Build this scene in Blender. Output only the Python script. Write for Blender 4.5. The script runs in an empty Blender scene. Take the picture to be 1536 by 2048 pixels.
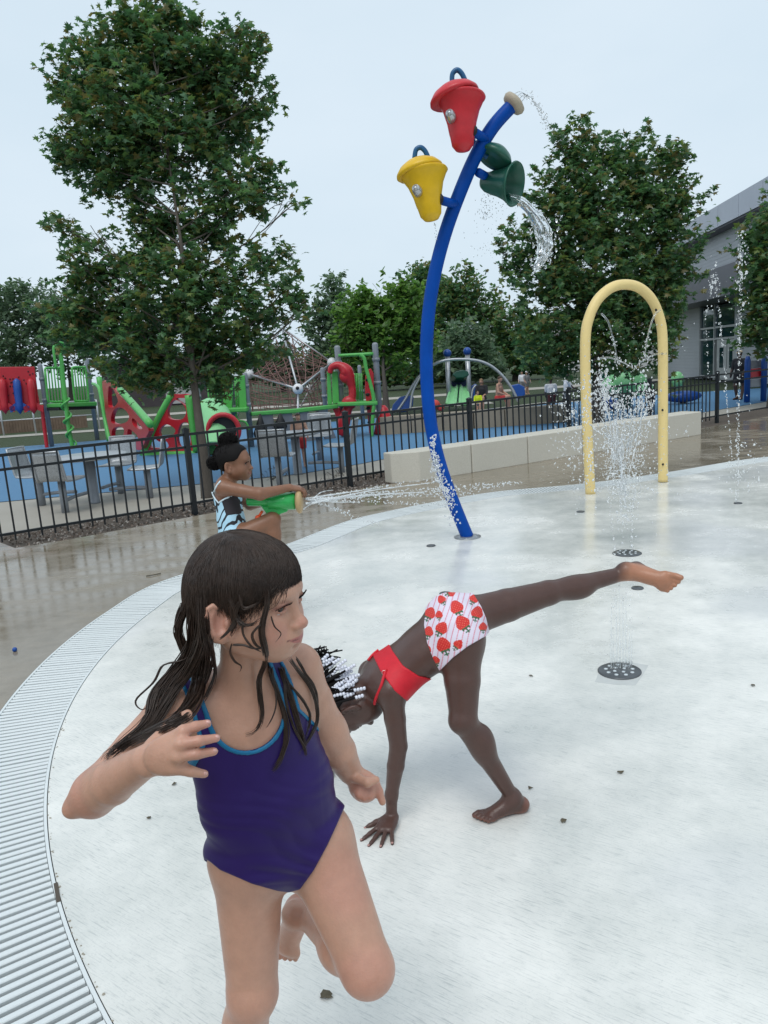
import bpy, bmesh, math, random
import numpy as np
from mathutils import Vector, Matrix, Euler
random.seed(7); RNG = np.random.default_rng(7)
SC = bpy.context.scene
COL = SC.collection
# ------------------------------------------------------------------ camera
PITCH, ROLL, FPX, CAMH = math.radians(10.8), math.radians(3.9), 1540.0, 1.5
_F = np.array([0, math.cos(PITCH), -math.sin(PITCH)])
_R0 = np.array([1.0, 0, 0]); _U0 = np.array([0, math.sin(PITCH), math.cos(PITCH)])
_R = math.cos(ROLL)*_R0 - math.sin(ROLL)*_U0
_U = math.sin(ROLL)*_R0 + math.cos(ROLL)*_U0
_C = np.array([0, 0, CAMH])
def J(x, y, d):            # photo pixel + depth -> world point
    return _C + d*(_F + (x-768)/FPX*_R - (y-1024)/FPX*_U)
def G(x, y, z=0.0):        # photo pixel -> point of the plane z
    v = _F + (x-768)/FPX*_R - (y-1024)/FPX*_U
    return _C + v*((z-CAMH)/v[2])
def PIX(P):
    q = np.asarray(P, float)-_C; d = q@_F
    return 768+FPX*(q@_R)/d, 1024-FPX*(q@_U)/d, d
def top_z(base, py):       # height at which the vertical over base reaches pixel row py
    b = np.array(base, float); lo, hi = -3.0, 60.0
    for _ in range(50):
        m = (lo+hi)/2
        if PIX((b[0], b[1], m))[1] > py: lo = m
        else: hi = m
    return lo
cam = bpy.data.cameras.new('camera'); cam_o = bpy.data.objects.new('camera', cam); COL.objects.link(cam_o)
cam.sensor_fit = 'VERTICAL'; cam.sensor_height = 24; cam.lens = 24*FPX/2048
cam.clip_start = 0.05; cam.clip_end = 3000
M = Matrix.Identity(4)
for i in range(3):
    M[i][0] = _R[i]; M[i][1] = _U[i]; M[i][2] = -_F[i]; M[i][3] = _C[i]
cam_o.matrix_world = M
SC.camera = cam_o
SC.view_settings.view_transform = 'Standard'
SC.view_settings.look = 'None'; SC.view_settings.gamma = 1; SC.view_settings.use_curve_mapping = False
SC.view_settings.exposure = 0.12
# ------------------------------------------------------------------ overcast sky and soft sun
SUN_EL, SUN_AZ = math.radians(62), math.radians(200)
world = bpy.data.worlds.new('World'); SC.world = world; world.use_nodes = True
nt = world.node_tree; nt.nodes.clear()
def wn(t, **k):
    n = nt.nodes.new(t)
    for a, b in k.items(): setattr(n, a, b)
    return n
wo = wn('ShaderNodeOutputWorld'); wb = wn('ShaderNodeBackground')
sky = wn('ShaderNodeTexSky', sky_type='NISHITA'); sky.sun_disc = False
sky.sun_elevation = SUN_EL; sky.sun_rotation = SUN_AZ; sky.air_density = 1.0; sky.dust_density = 4.0; sky.ozone_density = 1.0
sc_ = wn('ShaderNodeVectorMath', operation='SCALE'); sc_.inputs['Scale'].default_value = 0.09
nt.links.new(sky.outputs[0], sc_.inputs[0])
tc = wn('ShaderNodeTexCoord'); mp = wn('ShaderNodeMapping'); mp.inputs['Scale'].default_value = (1, 1, 2.5)
nt.links.new(tc.outputs['Generated'], mp.inputs[0])
nz = wn('ShaderNodeTexNoise'); nz.inputs['Scale'].default_value = 2.2; nz.inputs['Detail'].default_value = 4; nz.inputs['Roughness'].default_value = .55
nt.links.new(mp.outputs[0], nz.inputs['Vector'])
cr = wn('ShaderNodeValToRGB')
cr.color_ramp.elements[0].position = .30; cr.color_ramp.elements[0].color = (.655, .785, .885, 1)
cr.color_ramp.elements[1].position = .72; cr.color_ramp.elements[1].color = (.735, .845, .935, 1)
nt.links.new(nz.outputs['Fac'], cr.inputs[0])
mx = wn('ShaderNodeMix', data_type='RGBA'); mx.inputs[0].default_value = .90
nt.links.new(sc_.outputs[0], mx.inputs[6]); nt.links.new(cr.outputs[0], mx.inputs[7])
nt.links.new(mx.outputs[2], wb.inputs['Color']); wb.inputs['Strength'].default_value = 1.0
nt.links.new(wb.outputs[0], wo.inputs['Surface'])
sun = bpy.data.lights.new('sun', 'SUN'); sun.energy = 1.25; sun.angle = math.radians(35); sun.color = (1, .97, .93)
sun_o = bpy.data.objects.new('sun', sun); COL.objects.link(sun_o)
# sun stands behind the camera's left shoulder, high
_sd = Vector((math.sin(SUN_AZ)*math.cos(SUN_EL), math.cos(SUN_AZ)*math.cos(SUN_EL), math.sin(SUN_EL)))
sun_o.rotation_euler = _sd.to_track_quat('Z', 'Y').to_euler()
# ------------------------------------------------------------------ object helpers
def props(o, label=None, cat=None, group=None, kind=None):
    if label: o['label'] = label
    if cat: o['category'] = cat
    if group: o['group'] = group
    if kind: o['kind'] = kind
    return o
def wloc(o):
    v = Vector((0, 0, 0))
    while o is not None:
        v = v + o.location; o = o.parent
    return v
def empty(name, loc, label=None, cat=None, group=None):
    o = bpy.data.objects.new(name, None); COL.objects.link(o); o.location = Vector([float(c) for c in loc])
    o.empty_display_size = .1
    return props(o, label, cat, group)
def link(name, me, parent=None, loc=None):
    o = bpy.data.objects.new(name, me); COL.objects.link(o)
    if parent is not None: o.parent = parent
    if loc is not None: o.location = Vector([float(c) for c in loc])
    return o
def np_mesh(name, V, faces, mats, smooth=True, mat_idx=None, cols=None, sizes=None):
    """V (n,3); faces: (m,k) array, or flat index array with sizes"""
    me = bpy.data.meshes.new(name)
    V = np.ascontiguousarray(V, dtype=np.float32)
    if sizes is None:
        faces = np.ascontiguousarray(faces, dtype=np.int32)
        m, k = faces.shape; flat = faces.ravel(); sizes = np.full(m, k, np.int32)
    else:
        flat = np.asarray(faces, np.int32); sizes = np.asarray(sizes, np.int32); m = len(sizes)
    me.vertices.add(len(V)); me.vertices.foreach_set('co', V.ravel())
    me.loops.add(len(flat)); me.loops.foreach_set('vertex_index', flat)
    me.polygons.add(m)
    st = np.zeros(m, np.int32); st[1:] = np.cumsum(sizes)[:-1]
    me.polygons.foreach_set('loop_start', st)
    me.polygons.foreach_set('use_smooth', np.full(m, bool(smooth)))
    if mat_idx is not None: me.polygons.foreach_set('material_index', np.asarray(mat_idx, np.int32))
    for mm in (mats if isinstance(mats, (list, tuple)) else [mats]): me.materials.append(mm)
    if cols is not None:
        c = np.ones((len(V), 4), np.float32); c[:, :3] = cols
        at = me.color_attributes.new('Col', 'FLOAT_COLOR', 'POINT'); at.data.foreach_set('color', c.ravel())
    me.update(calc_edges=True); me.validate()
    return me
def obj(name, V, F, mat, parent=None, loc=None, smooth=True, cols=None, sizes=None, mat_idx=None):
    """world-space vertices -> an object; coordinates are kept relative to its parent (or to loc)"""
    V = np.asarray(V, float)
    if sizes is None and isinstance(F, list): sizes = [len(f) for f in F]; F = [i for f in F for i in f]
    off = np.array(wloc(parent)) if parent is not None else np.zeros(3)
    l = None
    if loc is not None: l = np.asarray(loc, float); 
    me = np_mesh(name, V - (l if l is not None else off), F, mat, smooth, mat_idx, cols, sizes)
    return link(name, me, parent, None if l is None else l-off)
# ---- vertex/face soup builder
class MB:
    def __init__(s): s.V = []; s.F = []; s.S = []; s.n = 0; s.MI = []; s.mi = 0
    def add(s, V, F):
        V = np.asarray(V, float)
        s.V.append(V)
        for f in F:
            s.F.extend([i+s.n for i in f]); s.S.append(len(f)); s.MI.append(s.mi)
        s.n += len(V); return s
    def addq(s, V, F):
        F = np.asarray(F); s.V.append(np.asarray(V, float)); s.F.extend((F+s.n).ravel().tolist()); s.S.extend([F.shape[1]]*len(F)); s.MI.extend([s.mi]*len(F)); s.n += len(V); return s
    def box(s, c, size, axes=None):
        c = np.asarray(c, float); h = np.asarray(size, float)/2
        A = np.eye(3) if axes is None else np.asarray(axes, float)
        P = np.array([[x, y, z] for x in (-1, 1) for y in (-1, 1) for z in (-1, 1)])*h
        return s.add(c+P@A, [(0, 1, 3, 2), (4, 6, 7, 5), (0, 4, 5, 1), (2, 3, 7, 6), (0, 2, 6, 4), (1, 5, 7, 3)])
    def beam(s, a, b, w, d, up=(0, 0, 1)):
        a = np.asarray(a, float); b = np.asarray(b, float); t = b-a; L = np.linalg.norm(t); t = t/L
        sd = np.cross(t, up); n = np.linalg.norm(sd)
        if n < 1e-5: sd = np.array([1.0, 0, 0])
        else: sd = sd/n
        u = np.cross(sd, t)
        return s.box((a+b)/2, (L, w, d), np.array([t, sd, u]))
    def tube(s, pts, r, n=8, cap=True, closed=False):
        V, F = tube_geo(pts, r, n, cap, closed); return s.add(V, F)
    def sphere(s, c, r, nu=10, nv=7, sq=(1, 1, 1)):
        V = [(0, 0, 1)]; F = []
        for j in range(1, nv):
            th = math.pi*j/nv
            for i in range(nu):
                ph = 2*math.pi*i/nu; V.append((math.sin(th)*math.cos(ph), math.sin(th)*math.sin(ph), math.cos(th)))
        V.append((0, 0, -1)); L = len(V)-1
        for i in range(nu):
            F.append((0, 1+i, 1+(i+1) % nu)); F.append((L, 1+(nv-2)*nu+(i+1) % nu, 1+(nv-2)*nu+i))
        for j in range(nv-2):
            for i in range(nu):
                a = 1+j*nu+i; b = 1+j*nu+(i+1) % nu; F.append((a, a+nu, b+nu, b))
        return s.add(np.array(V)*np.array(sq)*r+np.asarray(c, float), F)
    def lathe(s, c, axis, prof, n=20, x=None):
        """prof: (r, t) list along axis from point c"""
        ax = np.asarray(axis, float); ax = ax/np.linalg.norm(ax)
        u = np.cross(ax, (0, 0, 1) if abs(ax[2]) < .9 else (1, 0, 0)); u = u/np.linalg.norm(u); w = np.cross(ax, u)
        V = []; F = []
        for r, t in prof:
            for i in range(n):
                a = 2*math.pi*i/n; V.append(np.asarray(c)+ax*t+r*(math.cos(a)*u+math.sin(a)*w))
        for j in range(len(prof)-1):
            for i in range(n):
                a = j*n+i; b = j*n+(i+1) % n; F.append((a, b, b+n, a+n))
        if prof[0][0] > 1e-4: F.append(tuple(range(n))[::-1])
        if prof[-1][0] > 1e-4: F.append(tuple((len(prof)-1)*n+i for i in range(n)))
        return s.add(V, F)
    def prism(s, poly, z0, z1):
        n = len(poly); V = [(p[0], p[1], z0) for p in poly]+[(p[0], p[1], z1) for p in poly]
        F = [tuple(range(n))[::-1], tuple(range(n, 2*n))]+[(i, (i+1) % n, n+(i+1) % n, n+i) for i in range(n)]
        return s.add(V, F)
    def slab(s, pts3, nrm, th):
        """planar polygon (3D points) extruded by th along nrm (centred)"""
        P = np.asarray(pts3, float); nn = np.asarray(nrm, float); nn = nn/np.linalg.norm(nn); n = len(P)
        V = np.vstack([P-nn*th/2, P+nn*th/2])
        F = [tuple(range(n))[::-1], tuple(range(n, 2*n))]+[(i, (i+1) % n, n+(i+1) % n, n+i) for i in range(n)]
        return s.add(V, F)
    def arrays(s): return np.vstack(s.V), np.array(s.F, np.int32), np.array(s.S, np.int32)
    def build(s, name, mat, parent=None, smooth=False, loc=None):
        V, F, S = s.arrays()
        return obj(name, V, F, mat, parent, loc, smooth, None, S, s.MI if isinstance(mat, (list, tuple)) else None)
def tube_geo(pts, r, n=8, cap=True, closed=False):
    P = np.asarray(pts, float); m = len(P); r = np.broadcast_to(np.asarray(r, float), (m,))
    if closed: T = np.roll(P, -1, 0)-np.roll(P, 1, 0)
    else: T = np.gradient(P, axis=0)
    T = T/np.maximum(np.linalg.norm(T, axis=1, keepdims=True), 1e-9)
    ref = np.array([0, 0, 1.0]) if abs(T[0][2]) < .9 else np.array([1.0, 0, 0])
    u = np.cross(T[0], ref); u = u/np.linalg.norm(u); V = []
    a = np.arange(n)*2*math.pi/n
    for i in range(m):
        u = u-T[i]*(u@T[i]); u = u/max(np.linalg.norm(u), 1e-9); w = np.cross(T[i], u)
        V.append(P[i]+r[i]*(np.cos(a)[:, None]*u+np.sin(a)[:, None]*w))
    V = np.vstack(V); F = []
    for j in range(m if closed else m-1):
        k = (j+1) % m
        for i in range(n):
            b = (i+1) % n; F.append((j*n+i, j*n+b, k*n+b, k*n+i))
    if cap and not closed: F.append(tuple(range(n))[::-1]); F.append(tuple((m-1)*n+i for i in range(n)))
    return V, F
def strands(P, r, n=4):
    """many strands at once: P (S,N,3), r (S,N) or (N,) -> V, quads"""
    P = np.asarray(P, float); S, N, _ = P.shape; r = np.broadcast_to(r, (S, N))
    T = np.gradient(P, axis=1); T /= np.maximum(np.linalg.norm(T, axis=2, keepdims=True), 1e-9)
    ref = np.array([.31, -.85, .42]); u = np.cross(T, ref); u /= np.maximum(np.linalg.norm(u, axis=2, keepdims=True), 1e-9); w = np.cross(T, u)
    a = np.arange(n)*2*math.pi/n
    V = P[:, :, None]+r[:, :, None, None]*(np.cos(a)[:, None]*u[:, :, None]+np.sin(a)[:, None]*w[:, :, None])
    base = (np.arange(S)*N*n)[:, None, None]+(np.arange(N-1)*n)[None, :, None]+np.arange(n)[None, None]
    nx = (np.arange(S)*N*n)[:, None, None]+(np.arange(N-1)*n)[None, :, None]+((np.arange(n)+1) % n)[None, None]
    F = np.stack([base, nx, nx+n, base+n], -1).reshape(-1, 4)
    return V.reshape(-1, 3), F
def spline(pts, n=12, closed=False):
    P = np.asarray(pts, float); m = len(P); out = []
    rng = range(m) if closed else range(m-1)
    for i in rng:
        if closed: p0, p1, p2, p3 = P[(i-1) % m], P[i], P[(i+1) % m], P[(i+2) % m]
        else: p0, p1, p2, p3 = P[max(i-1, 0)], P[i], P[i+1], P[min(i+2, m-1)]
        for t in np.arange(n)/n:
            out.append(.5*((2*p1)+(-p0+p2)*t+(2*p0-5*p1+4*p2-p3)*t*t+(-p0+3*p1-3*p2+p3)*t**3))
    if not closed: out.append(P[-1])
    return np.array(out)
def copy_tree(o, parent=None, loc=None):
    c = o.copy(); COL.objects.link(c); c.parent = parent
    if loc is not None: c.location = Vector([float(q) for q in loc])
    for ch in list(o.children): copy_tree(ch, c)
    return c
# ---- materials
def mat(name, col, rough=.5, metal=0.0, spec=.5, vary=0.0, vscale=8.0, bump=0.0, bscale=60.0, sss=0.0, coat=0.0, trans=0.0, ior=1.45, attr=False, col2=None, emis=None):
    m = bpy.data.materials.new(name); m.use_nodes = True; t = m.node_tree; b = t.nodes['Principled BSDF']
    b.inputs['Base Color'].default_value = (*col, 1); b.inputs['Roughness'].default_value = rough; b.inputs['Metallic'].default_value = metal
    b.inputs['Specular IOR Level'].default_value = spec; b.inputs['IOR'].default_value = ior
    b.inputs['Transmission Weight'].default_value = trans
    if coat: b.inputs['Coat Weight'].default_value = coat; b.inputs['Coat Roughness'].default_value = .15
    if sss:
        b.inputs['Subsurface Weight'].default_value = sss; b.inputs['Subsurface Radius'].default_value = (1, .35, .2); b.inputs['Subsurface Scale'].default_value = .006
    src = None
    tcn = t.nodes.new('ShaderNodeTexCoord')
    if attr:
        an = t.nodes.new('ShaderNodeAttribute'); an.attribute_name = 'Col'; src = an.outputs['Color']
    if vary:
        n = t.nodes.new('ShaderNodeTexNoise'); n.inputs['Scale'].default_value = vscale; n.inputs['Detail'].default_value = 5; n.inputs['Roughness'].default_value = .65
        t.links.new(tcn.outputs['Object'], n.inputs['Vector'])
        r = t.nodes.new('ShaderNodeMapRange'); r.inputs[1].default_value = .25; r.inputs[2].default_value = .75
        t.links.new(n.outputs['Fac'], r.inputs[0])
        x = t.nodes.new('ShaderNodeMix'); x.data_type = 'RGBA'
        if src is not None:
            x.blend_type = 'MULTIPLY'; x.inputs[0].default_value = 1
            r.inputs[3].default_value = 1-vary; r.inputs[4].default_value = 1+vary
            t.links.new(src, x.inputs[6]); t.links.new(r.outputs[0], x.inputs[7])
        else:
            t.links.new(r.outputs[0], x.inputs[0])
            c2 = col2 if col2 is not None else tuple(min(1, c*(1+vary)) for c in col)
            c1 = col if col2 is not None else tuple(c*(1-vary) for c in col)
            x.inputs[6].default_value = (*c1, 1); x.inputs[7].default_value = (*c2, 1)
        src = x.outputs[2]
    if src is not None: t.links.new(src, b.inputs['Base Color'])
    if bump:
        n = t.nodes.new('ShaderNodeTexNoise'); n.inputs['Scale'].default_value = bscale; n.inputs['Detail'].default_value = 4
        t.links.new(tcn.outputs['Object'], n.inputs['Vector'])
        bp = t.nodes.new('ShaderNodeBump'); bp.inputs['Strength'].default_value = bump; bp.inputs['Distance'].default_value = .01
        t.links.new(n.outputs['Fac'], bp.inputs['Height']); t.links.new(bp.outputs[0], b.inputs['Normal'])
    if emis: b.inputs['Emission Color'].default_value = (*emis[:3], 1); b.inputs['Emission Strength'].default_value = emis[3]
    return m
class NT:
    """small node-writing helper"""
    def __init__(s, name):
        s.m = bpy.data.materials.new(name); s.m.use_nodes = True; s.t = s.m.node_tree; s.b = s.t.nodes['Principled BSDF']
        s.tc = s.t.nodes.new('ShaderNodeTexCoord').outputs['Object']
    def n(s, t, ins=None, **k):
        q = s.t.nodes.new(t)
        for a, b in k.items(): setattr(q, a, b)
        for a, b in (ins or {}).items():
            if hasattr(b, 'is_linked') or hasattr(b, 'links'): s.t.links.new(b, q.inputs[a])
            else: q.inputs[a].default_value = b
        return q
    def noise(s, scale, detail=4, rough=.6, vec=None, stretch=None):
        v = vec or s.tc
        if stretch: v = s.n('ShaderNodeMapping', {'Vector': v, 'Scale': stretch}).outputs[0]
        return s.n('ShaderNodeTexNoise', {'Vector': v, 'Scale': scale, 'Detail': detail, 'Roughness': rough}).outputs['Fac']
    def rng(s, v, a, b, c=0.0, d=1.0): return s.n('ShaderNodeMapRange', {0: v, 1: a, 2: b, 3: c, 4: d}).outputs[0]
    def mix(s, f, a, b, mode='MIX'):
        q = s.n('ShaderNodeMix', data_type='RGBA', blend_type=mode)
        for i, v in ((0, f), (6, a), (7, b)):
            if hasattr(v, 'links'): s.t.links.new(v, q.inputs[i])
            else: q.inputs[i].default_value = v if i == 0 else (*v, 1)
        return q.outputs[2]
    def math(s, op, a, b=0.0): return s.n('ShaderNodeMath', {0: a, 1: b}, operation=op).outputs[0]
    def out(s, col=None, rough=None, bump=None, bs=.3, bd=.01, **k):
        for nm, v in (('Base Color', col), ('Roughness', rough)):
            if v is None: continue
            if hasattr(v, 'links'): s.t.links.new(v, s.b.inputs[nm])
            else: s.b.inputs[nm].default_value = v if nm == 'Roughness' else (*v, 1)
        if bump is not None:
            q = s.n('ShaderNodeBump', {'Height': bump, 'Strength': bs, 'Distance': bd}); s.t.links.new(q.outputs[0], s.b.inputs['Normal'])
        for a, b in k.items(): s.b.inputs[a.replace('_', ' ')].default_value = b
        return s.m
# ------------------------------------------------------------------ implicit-surface modeller for bodies
def nrm(v):
    v = np.asarray(v, float); return v/np.linalg.norm(v)
class Sdf:
    def __init__(s, lo, hi, h):
        s.lo = np.asarray(lo, float); s.h = h; s.n = np.ceil((np.asarray(hi, float)-s.lo)/h).astype(int)+1
        s.D = np.full(s.n, .06, np.float32)
    def clone(s):
        o = Sdf.__new__(Sdf); o.lo, o.h, o.n, o.D = s.lo, s.h, s.n, s.D.copy(); return o
    def sub(s, lo, hi, pad):
        a = np.clip(np.floor((np.asarray(lo)-pad-s.lo)/s.h).astype(int), 0, s.n-1); b = np.clip(np.ceil((np.asarray(hi)+pad-s.lo)/s.h).astype(int)+1, 1, s.n)
        sl = tuple(slice(x, y) for x, y in zip(a, b))
        ax = [(s.lo[i]+s.h*np.arange(a[i], b[i])).astype(np.float32) for i in range(3)]
        return sl, ax[0][:, None, None], ax[1][None, :, None], ax[2][None, None, :]
    def _put(s, sl, d, k, op):
        D = s.D[sl]
        if op == 'add': h = np.clip(.5+.5*(D-d)/k, 0, 1); s.D[sl] = D*(1-h)+d*h-k*h*(1-h)
        else:  # carve
            d = -d; h = np.clip(.5-.5*(D-d)/k, 0, 1); s.D[sl] = D*(1-h)+d*h+k*h*(1-h)
    def cone(s, a, b, ra, rb, k=.015, flat=None, op='add'):
        a = np.asarray(a, float); b = np.asarray(b, float); R = max(ra, rb)*(max(1, flat[1]) if flat else 1)
        sl, X, Y, Z = s.sub(np.minimum(a, b)-R, np.maximum(a, b)+R, k+.015)
        ab = b-a; L2 = max(ab@ab, 1e-9)
        px, py, pz = X-a[0], Y-a[1], Z-a[2]
        t = np.clip((px*ab[0]+py*ab[1]+pz*ab[2])/L2, 0, 1)
        qx, qy, qz = px-t*ab[0], py-t*ab[1], pz-t*ab[2]
        d2 = qx*qx+qy*qy+qz*qz
        if flat is not None:
            v, f = nrm(flat[0]), flat[1]; c = qx*v[0]+qy*v[1]+qz*v[2]; d2 = d2+c*c*(1/f**2-1)
        d = np.sqrt(np.maximum(d2, 1e-12))-(ra+t*(rb-ra))
        s._put(sl, d.astype(np.float32), k, op)
    def chain(s, pts, rad, k=.015, flat=None):
        for i in range(len(pts)-1): s.cone(pts[i], pts[i+1], rad[i], rad[i+1], k if i == 0 else min(k, .006), flat)
    def ell(s, c, r, axes=None, k=.015, op='add'):
        c = np.asarray(c, float); r = np.broadcast_to(np.asarray(r, float), (3,)); A = np.eye(3) if axes is None else np.asarray(axes, float)
        ext = np.sqrt(((A*r[:, None])**2).sum(0))
        sl, X, Y, Z = s.sub(c-ext, c+ext, k+.012)
        px, py, pz = X-c[0], Y-c[1], Z-c[2]
        k0 = 0; k1 = 0
        for i in range(3):
            q = px*A[i, 0]+py*A[i, 1]+pz*A[i, 2]; k0 = k0+(q/r[i])**2; k1 = k1+(q/r[i]**2)**2
        k0 = np.sqrt(np.maximum(k0, 1e-9)); k1 = np.sqrt(np.maximum(k1, 1e-9))
        s._put(sl, (k0*(k0-1)/k1).astype(np.float32), k, op)
    def grid(s):
        return [(s.lo[i]+s.h*np.arange(s.n[i])).astype(np.float32).reshape([-1 if j == i else 1 for j in range(3)]) for i in range(3)]
    def mesh(s, D=None, crop=None):
        D = s.D if D is None else D; lo = s.lo
        ins = D < 0
        if not ins.any(): return np.zeros((0, 3)), np.zeros((0, 4), int)
        c = np.zeros(np.array(D.shape)-1, np.uint8)
        for i in (0, 1):
            for j in (0, 1):
                for k in (0, 1): c += ins[i:D.shape[0]-1+i, j:D.shape[1]-1+j, k:D.shape[2]-1+k]
        act = np.argwhere((c > 0) & (c < 8)); idx = np.full(c.shape, -1, np.int32); idx[tuple(act.T)] = np.arange(len(act))
        cor = {}
        for i in (0, 1):
            for j in (0, 1):
                for k in (0, 1): cor[i, j, k] = D[act[:, 0]+i, act[:, 1]+j, act[:, 2]+k]
        acc = np.zeros((len(act), 3)); cnt = np.zeros(len(act))
        for ax in range(3):
            for u in (0, 1):
                for v in (0, 1):
                    p = [u, v]; p.insert(ax, 0); q = [u, v]; q.insert(ax, 1)
                    da, db = cor[tuple(p)], cor[tuple(q)]; m = (da < 0) != (db < 0)
                    t = np.where(m, da/np.where(m, da-db, 1), 0); P = np.tile(np.array(p, float), (len(act), 1)); P[:, ax] = t
                    acc += P*m[:, None]; cnt += m
        V = (act+acc/cnt[:, None])*s.h+lo
        Fs = []
        for ax in range(3):
            a1, a2 = (ax+1) % 3, (ax+2) % 3
            sa = [slice(1, -1)]*3; sa[ax] = slice(0, -1); sb = list(sa); sb[ax] = slice(1, None)
            A, B = ins[tuple(sa)], ins[tuple(sb)]
            e = np.argwhere(A != B); flip = A[tuple(e.T)]
            o = np.ones(3, int); o[ax] = 0; e = e+o
            def cell(d1, d2):
                q = e.copy(); q[:, a1] -= d1; q[:, a2] -= d2; return idx[tuple(q.T)]
            quad = np.stack([cell(1, 1), cell(0, 1), cell(0, 0), cell(1, 0)], 1)
            quad[~flip] = quad[~flip][:, ::-1]
            Fs.append(quad)
        return V, np.vstack(Fs)
def relax(V, F, it=2, lam=.5):
    n = len(V)
    for _ in range(it):
        S = np.zeros_like(V); C = np.zeros(n)
        for i in range(4):
            a, b = F[:, i], F[:, (i+1) % 4]
            for q in range(3): S[:, q] += np.bincount(a, V[b, q], n)+np.bincount(b, V[a, q], n)
            C += np.bincount(a, minlength=n)+np.bincount(b, minlength=n)
        V = V+lam*(S/np.maximum(C, 1)[:, None]-V)
    return V
def tint(V, base, spots):
    """skin colour per vertex: blended soft patches (centre, radius, colour, amount)"""
    c = np.tile(np.array(base, float), (len(V), 1))
    for p, r, col, am in spots:
        r = np.broadcast_to(np.asarray(r, float), (3,)) if not np.isscalar(r) else np.array([r]*3)
        d = np.linalg.norm((V-np.asarray(p))/r, axis=1); w = np.clip(1.25-d, 0, .5)*2*am; w = w*w*(3-2*w) if am >= 1 else w
        c = c*(1-w[:, None])+w[:, None]*np.array(col)
    return c
# ================================================================== setting
def sheet(name, poly, z, m, holes=(), kind='structure', z_fn=None):
    from mathutils.geometry import tessellate_polygon
    loops = [[Vector((p[0], p[1], 0)) for p in poly]]+[[Vector((p[0], p[1], 0)) for p in h] for h in holes]
    tri = tessellate_polygon(loops); V = np.array([(v.x, v.y, z) for l in loops for v in l])
    T = []
    for t in tri:
        a, b, c = (V[i] for i in t); T.append(t if np.cross(b-a, c-a)[2] > 0 else t[::-1])
    o = obj(name, V, np.array(T), m, smooth=False); o['kind'] = kind; return o
def on_plane(px, py, g0, g1):     # photo pixel -> vertical plane through two ground points
    g0 = np.asarray(g0, float); g1 = np.asarray(g1, float); t = g1-g0; n = np.array([-t[1], t[0], 0])
    v = J(px, py, 1.0)-_C; k = ((g0-_C)@n)/(v@n); return _C+k*v
# ---- fence line and pad outline
FA, FB = G(390, 1028), G(1416, 848); FD = nrm(FB-FA); FN = np.array([-FD[1], FD[0], 0])   # FN points away from the camera
def FL(s, off=0.0, z=0.0): p = FA+FD*s+FN*off; return np.array([p[0], p[1], z])
PC, PR = np.array([2.72, 4.23]), 4.68
ctrl = [PC+PR*np.array([math.cos(a), math.sin(a)]) for a in np.radians(np.arange(163, 292, 8))]
ctrl += [np.array(p) for p in ((6.6, .15), (8.9, 1.9), (9.9, 4.4), (9.7, 7.0), (8.4, 9.0), (6.9, 9.75))]
ctrl += [G(*p)[:2] for p in ((1536, 914), (1334, 945), (1173, 967), (1000, 983), (898, 999), (790, 1020), (693, 1043), (570, 1090), (470, 1117))]
OUT = spline(ctrl, 14, True); tg = np.roll(OUT, -1, 0)-np.roll(OUT, 1, 0); tg /= np.linalg.norm(tg, axis=1, keepdims=True)
nin = np.stack([-tg[:, 1], tg[:, 0]], 1); nin *= np.sign(((PC+np.array([1.5, .3]))-OUT)@np.array([0, 0]) + np.sum((np.array([4, 4.6])-OUT)*nin, 1))[:, None]
INN = OUT+nin*.335
# ---- materials of the ground
W = NT('grass'); a = W.noise(1.3, 5); b = W.noise(40, 3)
GRASS = W.out(W.mix(b, W.mix(a, (.018, .034, .010), (.045, .060, .020)), (.028, .050, .012)), .9, b, .6, .05)
W = NT('wet_concrete'); a = W.noise(.55, 5, .6); b = W.noise(7, 6, .65); c = W.noise(160, 3, .6); d = W.noise(2.2, 4, .55, stretch=(1, 2.4, 1))
wet = W.rng(W.math('ADD', W.math('MULTIPLY', a, .6), W.math('MULTIPLY', d, .4)), .44, .56)
cc = W.mix(W.rng(b, .3, .7), (.165, .132, .085), (.245, .205, .150)); cc = W.mix(W.math('MULTIPLY', W.rng(c, .45, .75), .25), cc, (.32, .30, .27))
cc = W.mix(wet, W.mix(.5, cc, (.32, .275, .215)), cc)
DECKM = W.out(cc, W.math('ADD', W.rng(wet, 0, 1, .30, .05), W.math('MULTIPLY', b, .06)), W.math('ADD', W.math('MULTIPLY', b, .8), W.math('MULTIPLY', c, .12)), .16, .01)
W = NT('pad_concrete'); a = W.noise(.8, 6, .62); b = W.noise(3.4, 6, .65); c = W.noise(150, 3, .75); s1 = W.noise(38, 4, .6)
rv = W.n('ShaderNodeMapping', {'Vector': W.tc, 'Rotation': (0, 0, math.radians(36))}).outputs[0]
br = W.n('ShaderNodeTexNoise', {'Vector': W.n('ShaderNodeMapping', {'Vector': rv, 'Scale': (16, 210, 1)}).outputs[0], 'Scale': 1.0, 'Detail': 3, 'Roughness': .65}).outputs['Fac']
pt = W.rng(W.math('ADD', W.math('MULTIPLY', a, .65), W.math('MULTIPLY', b, .35)), .38, .62)
cc = W.mix(pt, (.56, .575, .545), (.84, .83, .785))
cc = W.mix(W.math('MULTIPLY', W.rng(br, .52, .70), W.rng(b, .3, .62, .75, .28)), cc, (.30, .335, .335))
cc = W.mix(W.math('MULTIPLY', W.rng(c, .55, .75), W.rng(a, .3, .62, .60, .18)), cc, (.33, .355, .355))
cc = W.mix(W.math('MULTIPLY', W.rng(W.noise(.55, 2, .4), .56, .62), .34), cc, (.52, .54, .57))
wz = W.rng(W.math('ADD', W.n('ShaderNodeSeparateXYZ', {0: W.tc}).outputs[1], W.math('MULTIPLY', W.noise(1.1, 4, .6), 4.0)), 5.2, 8.2)
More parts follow.
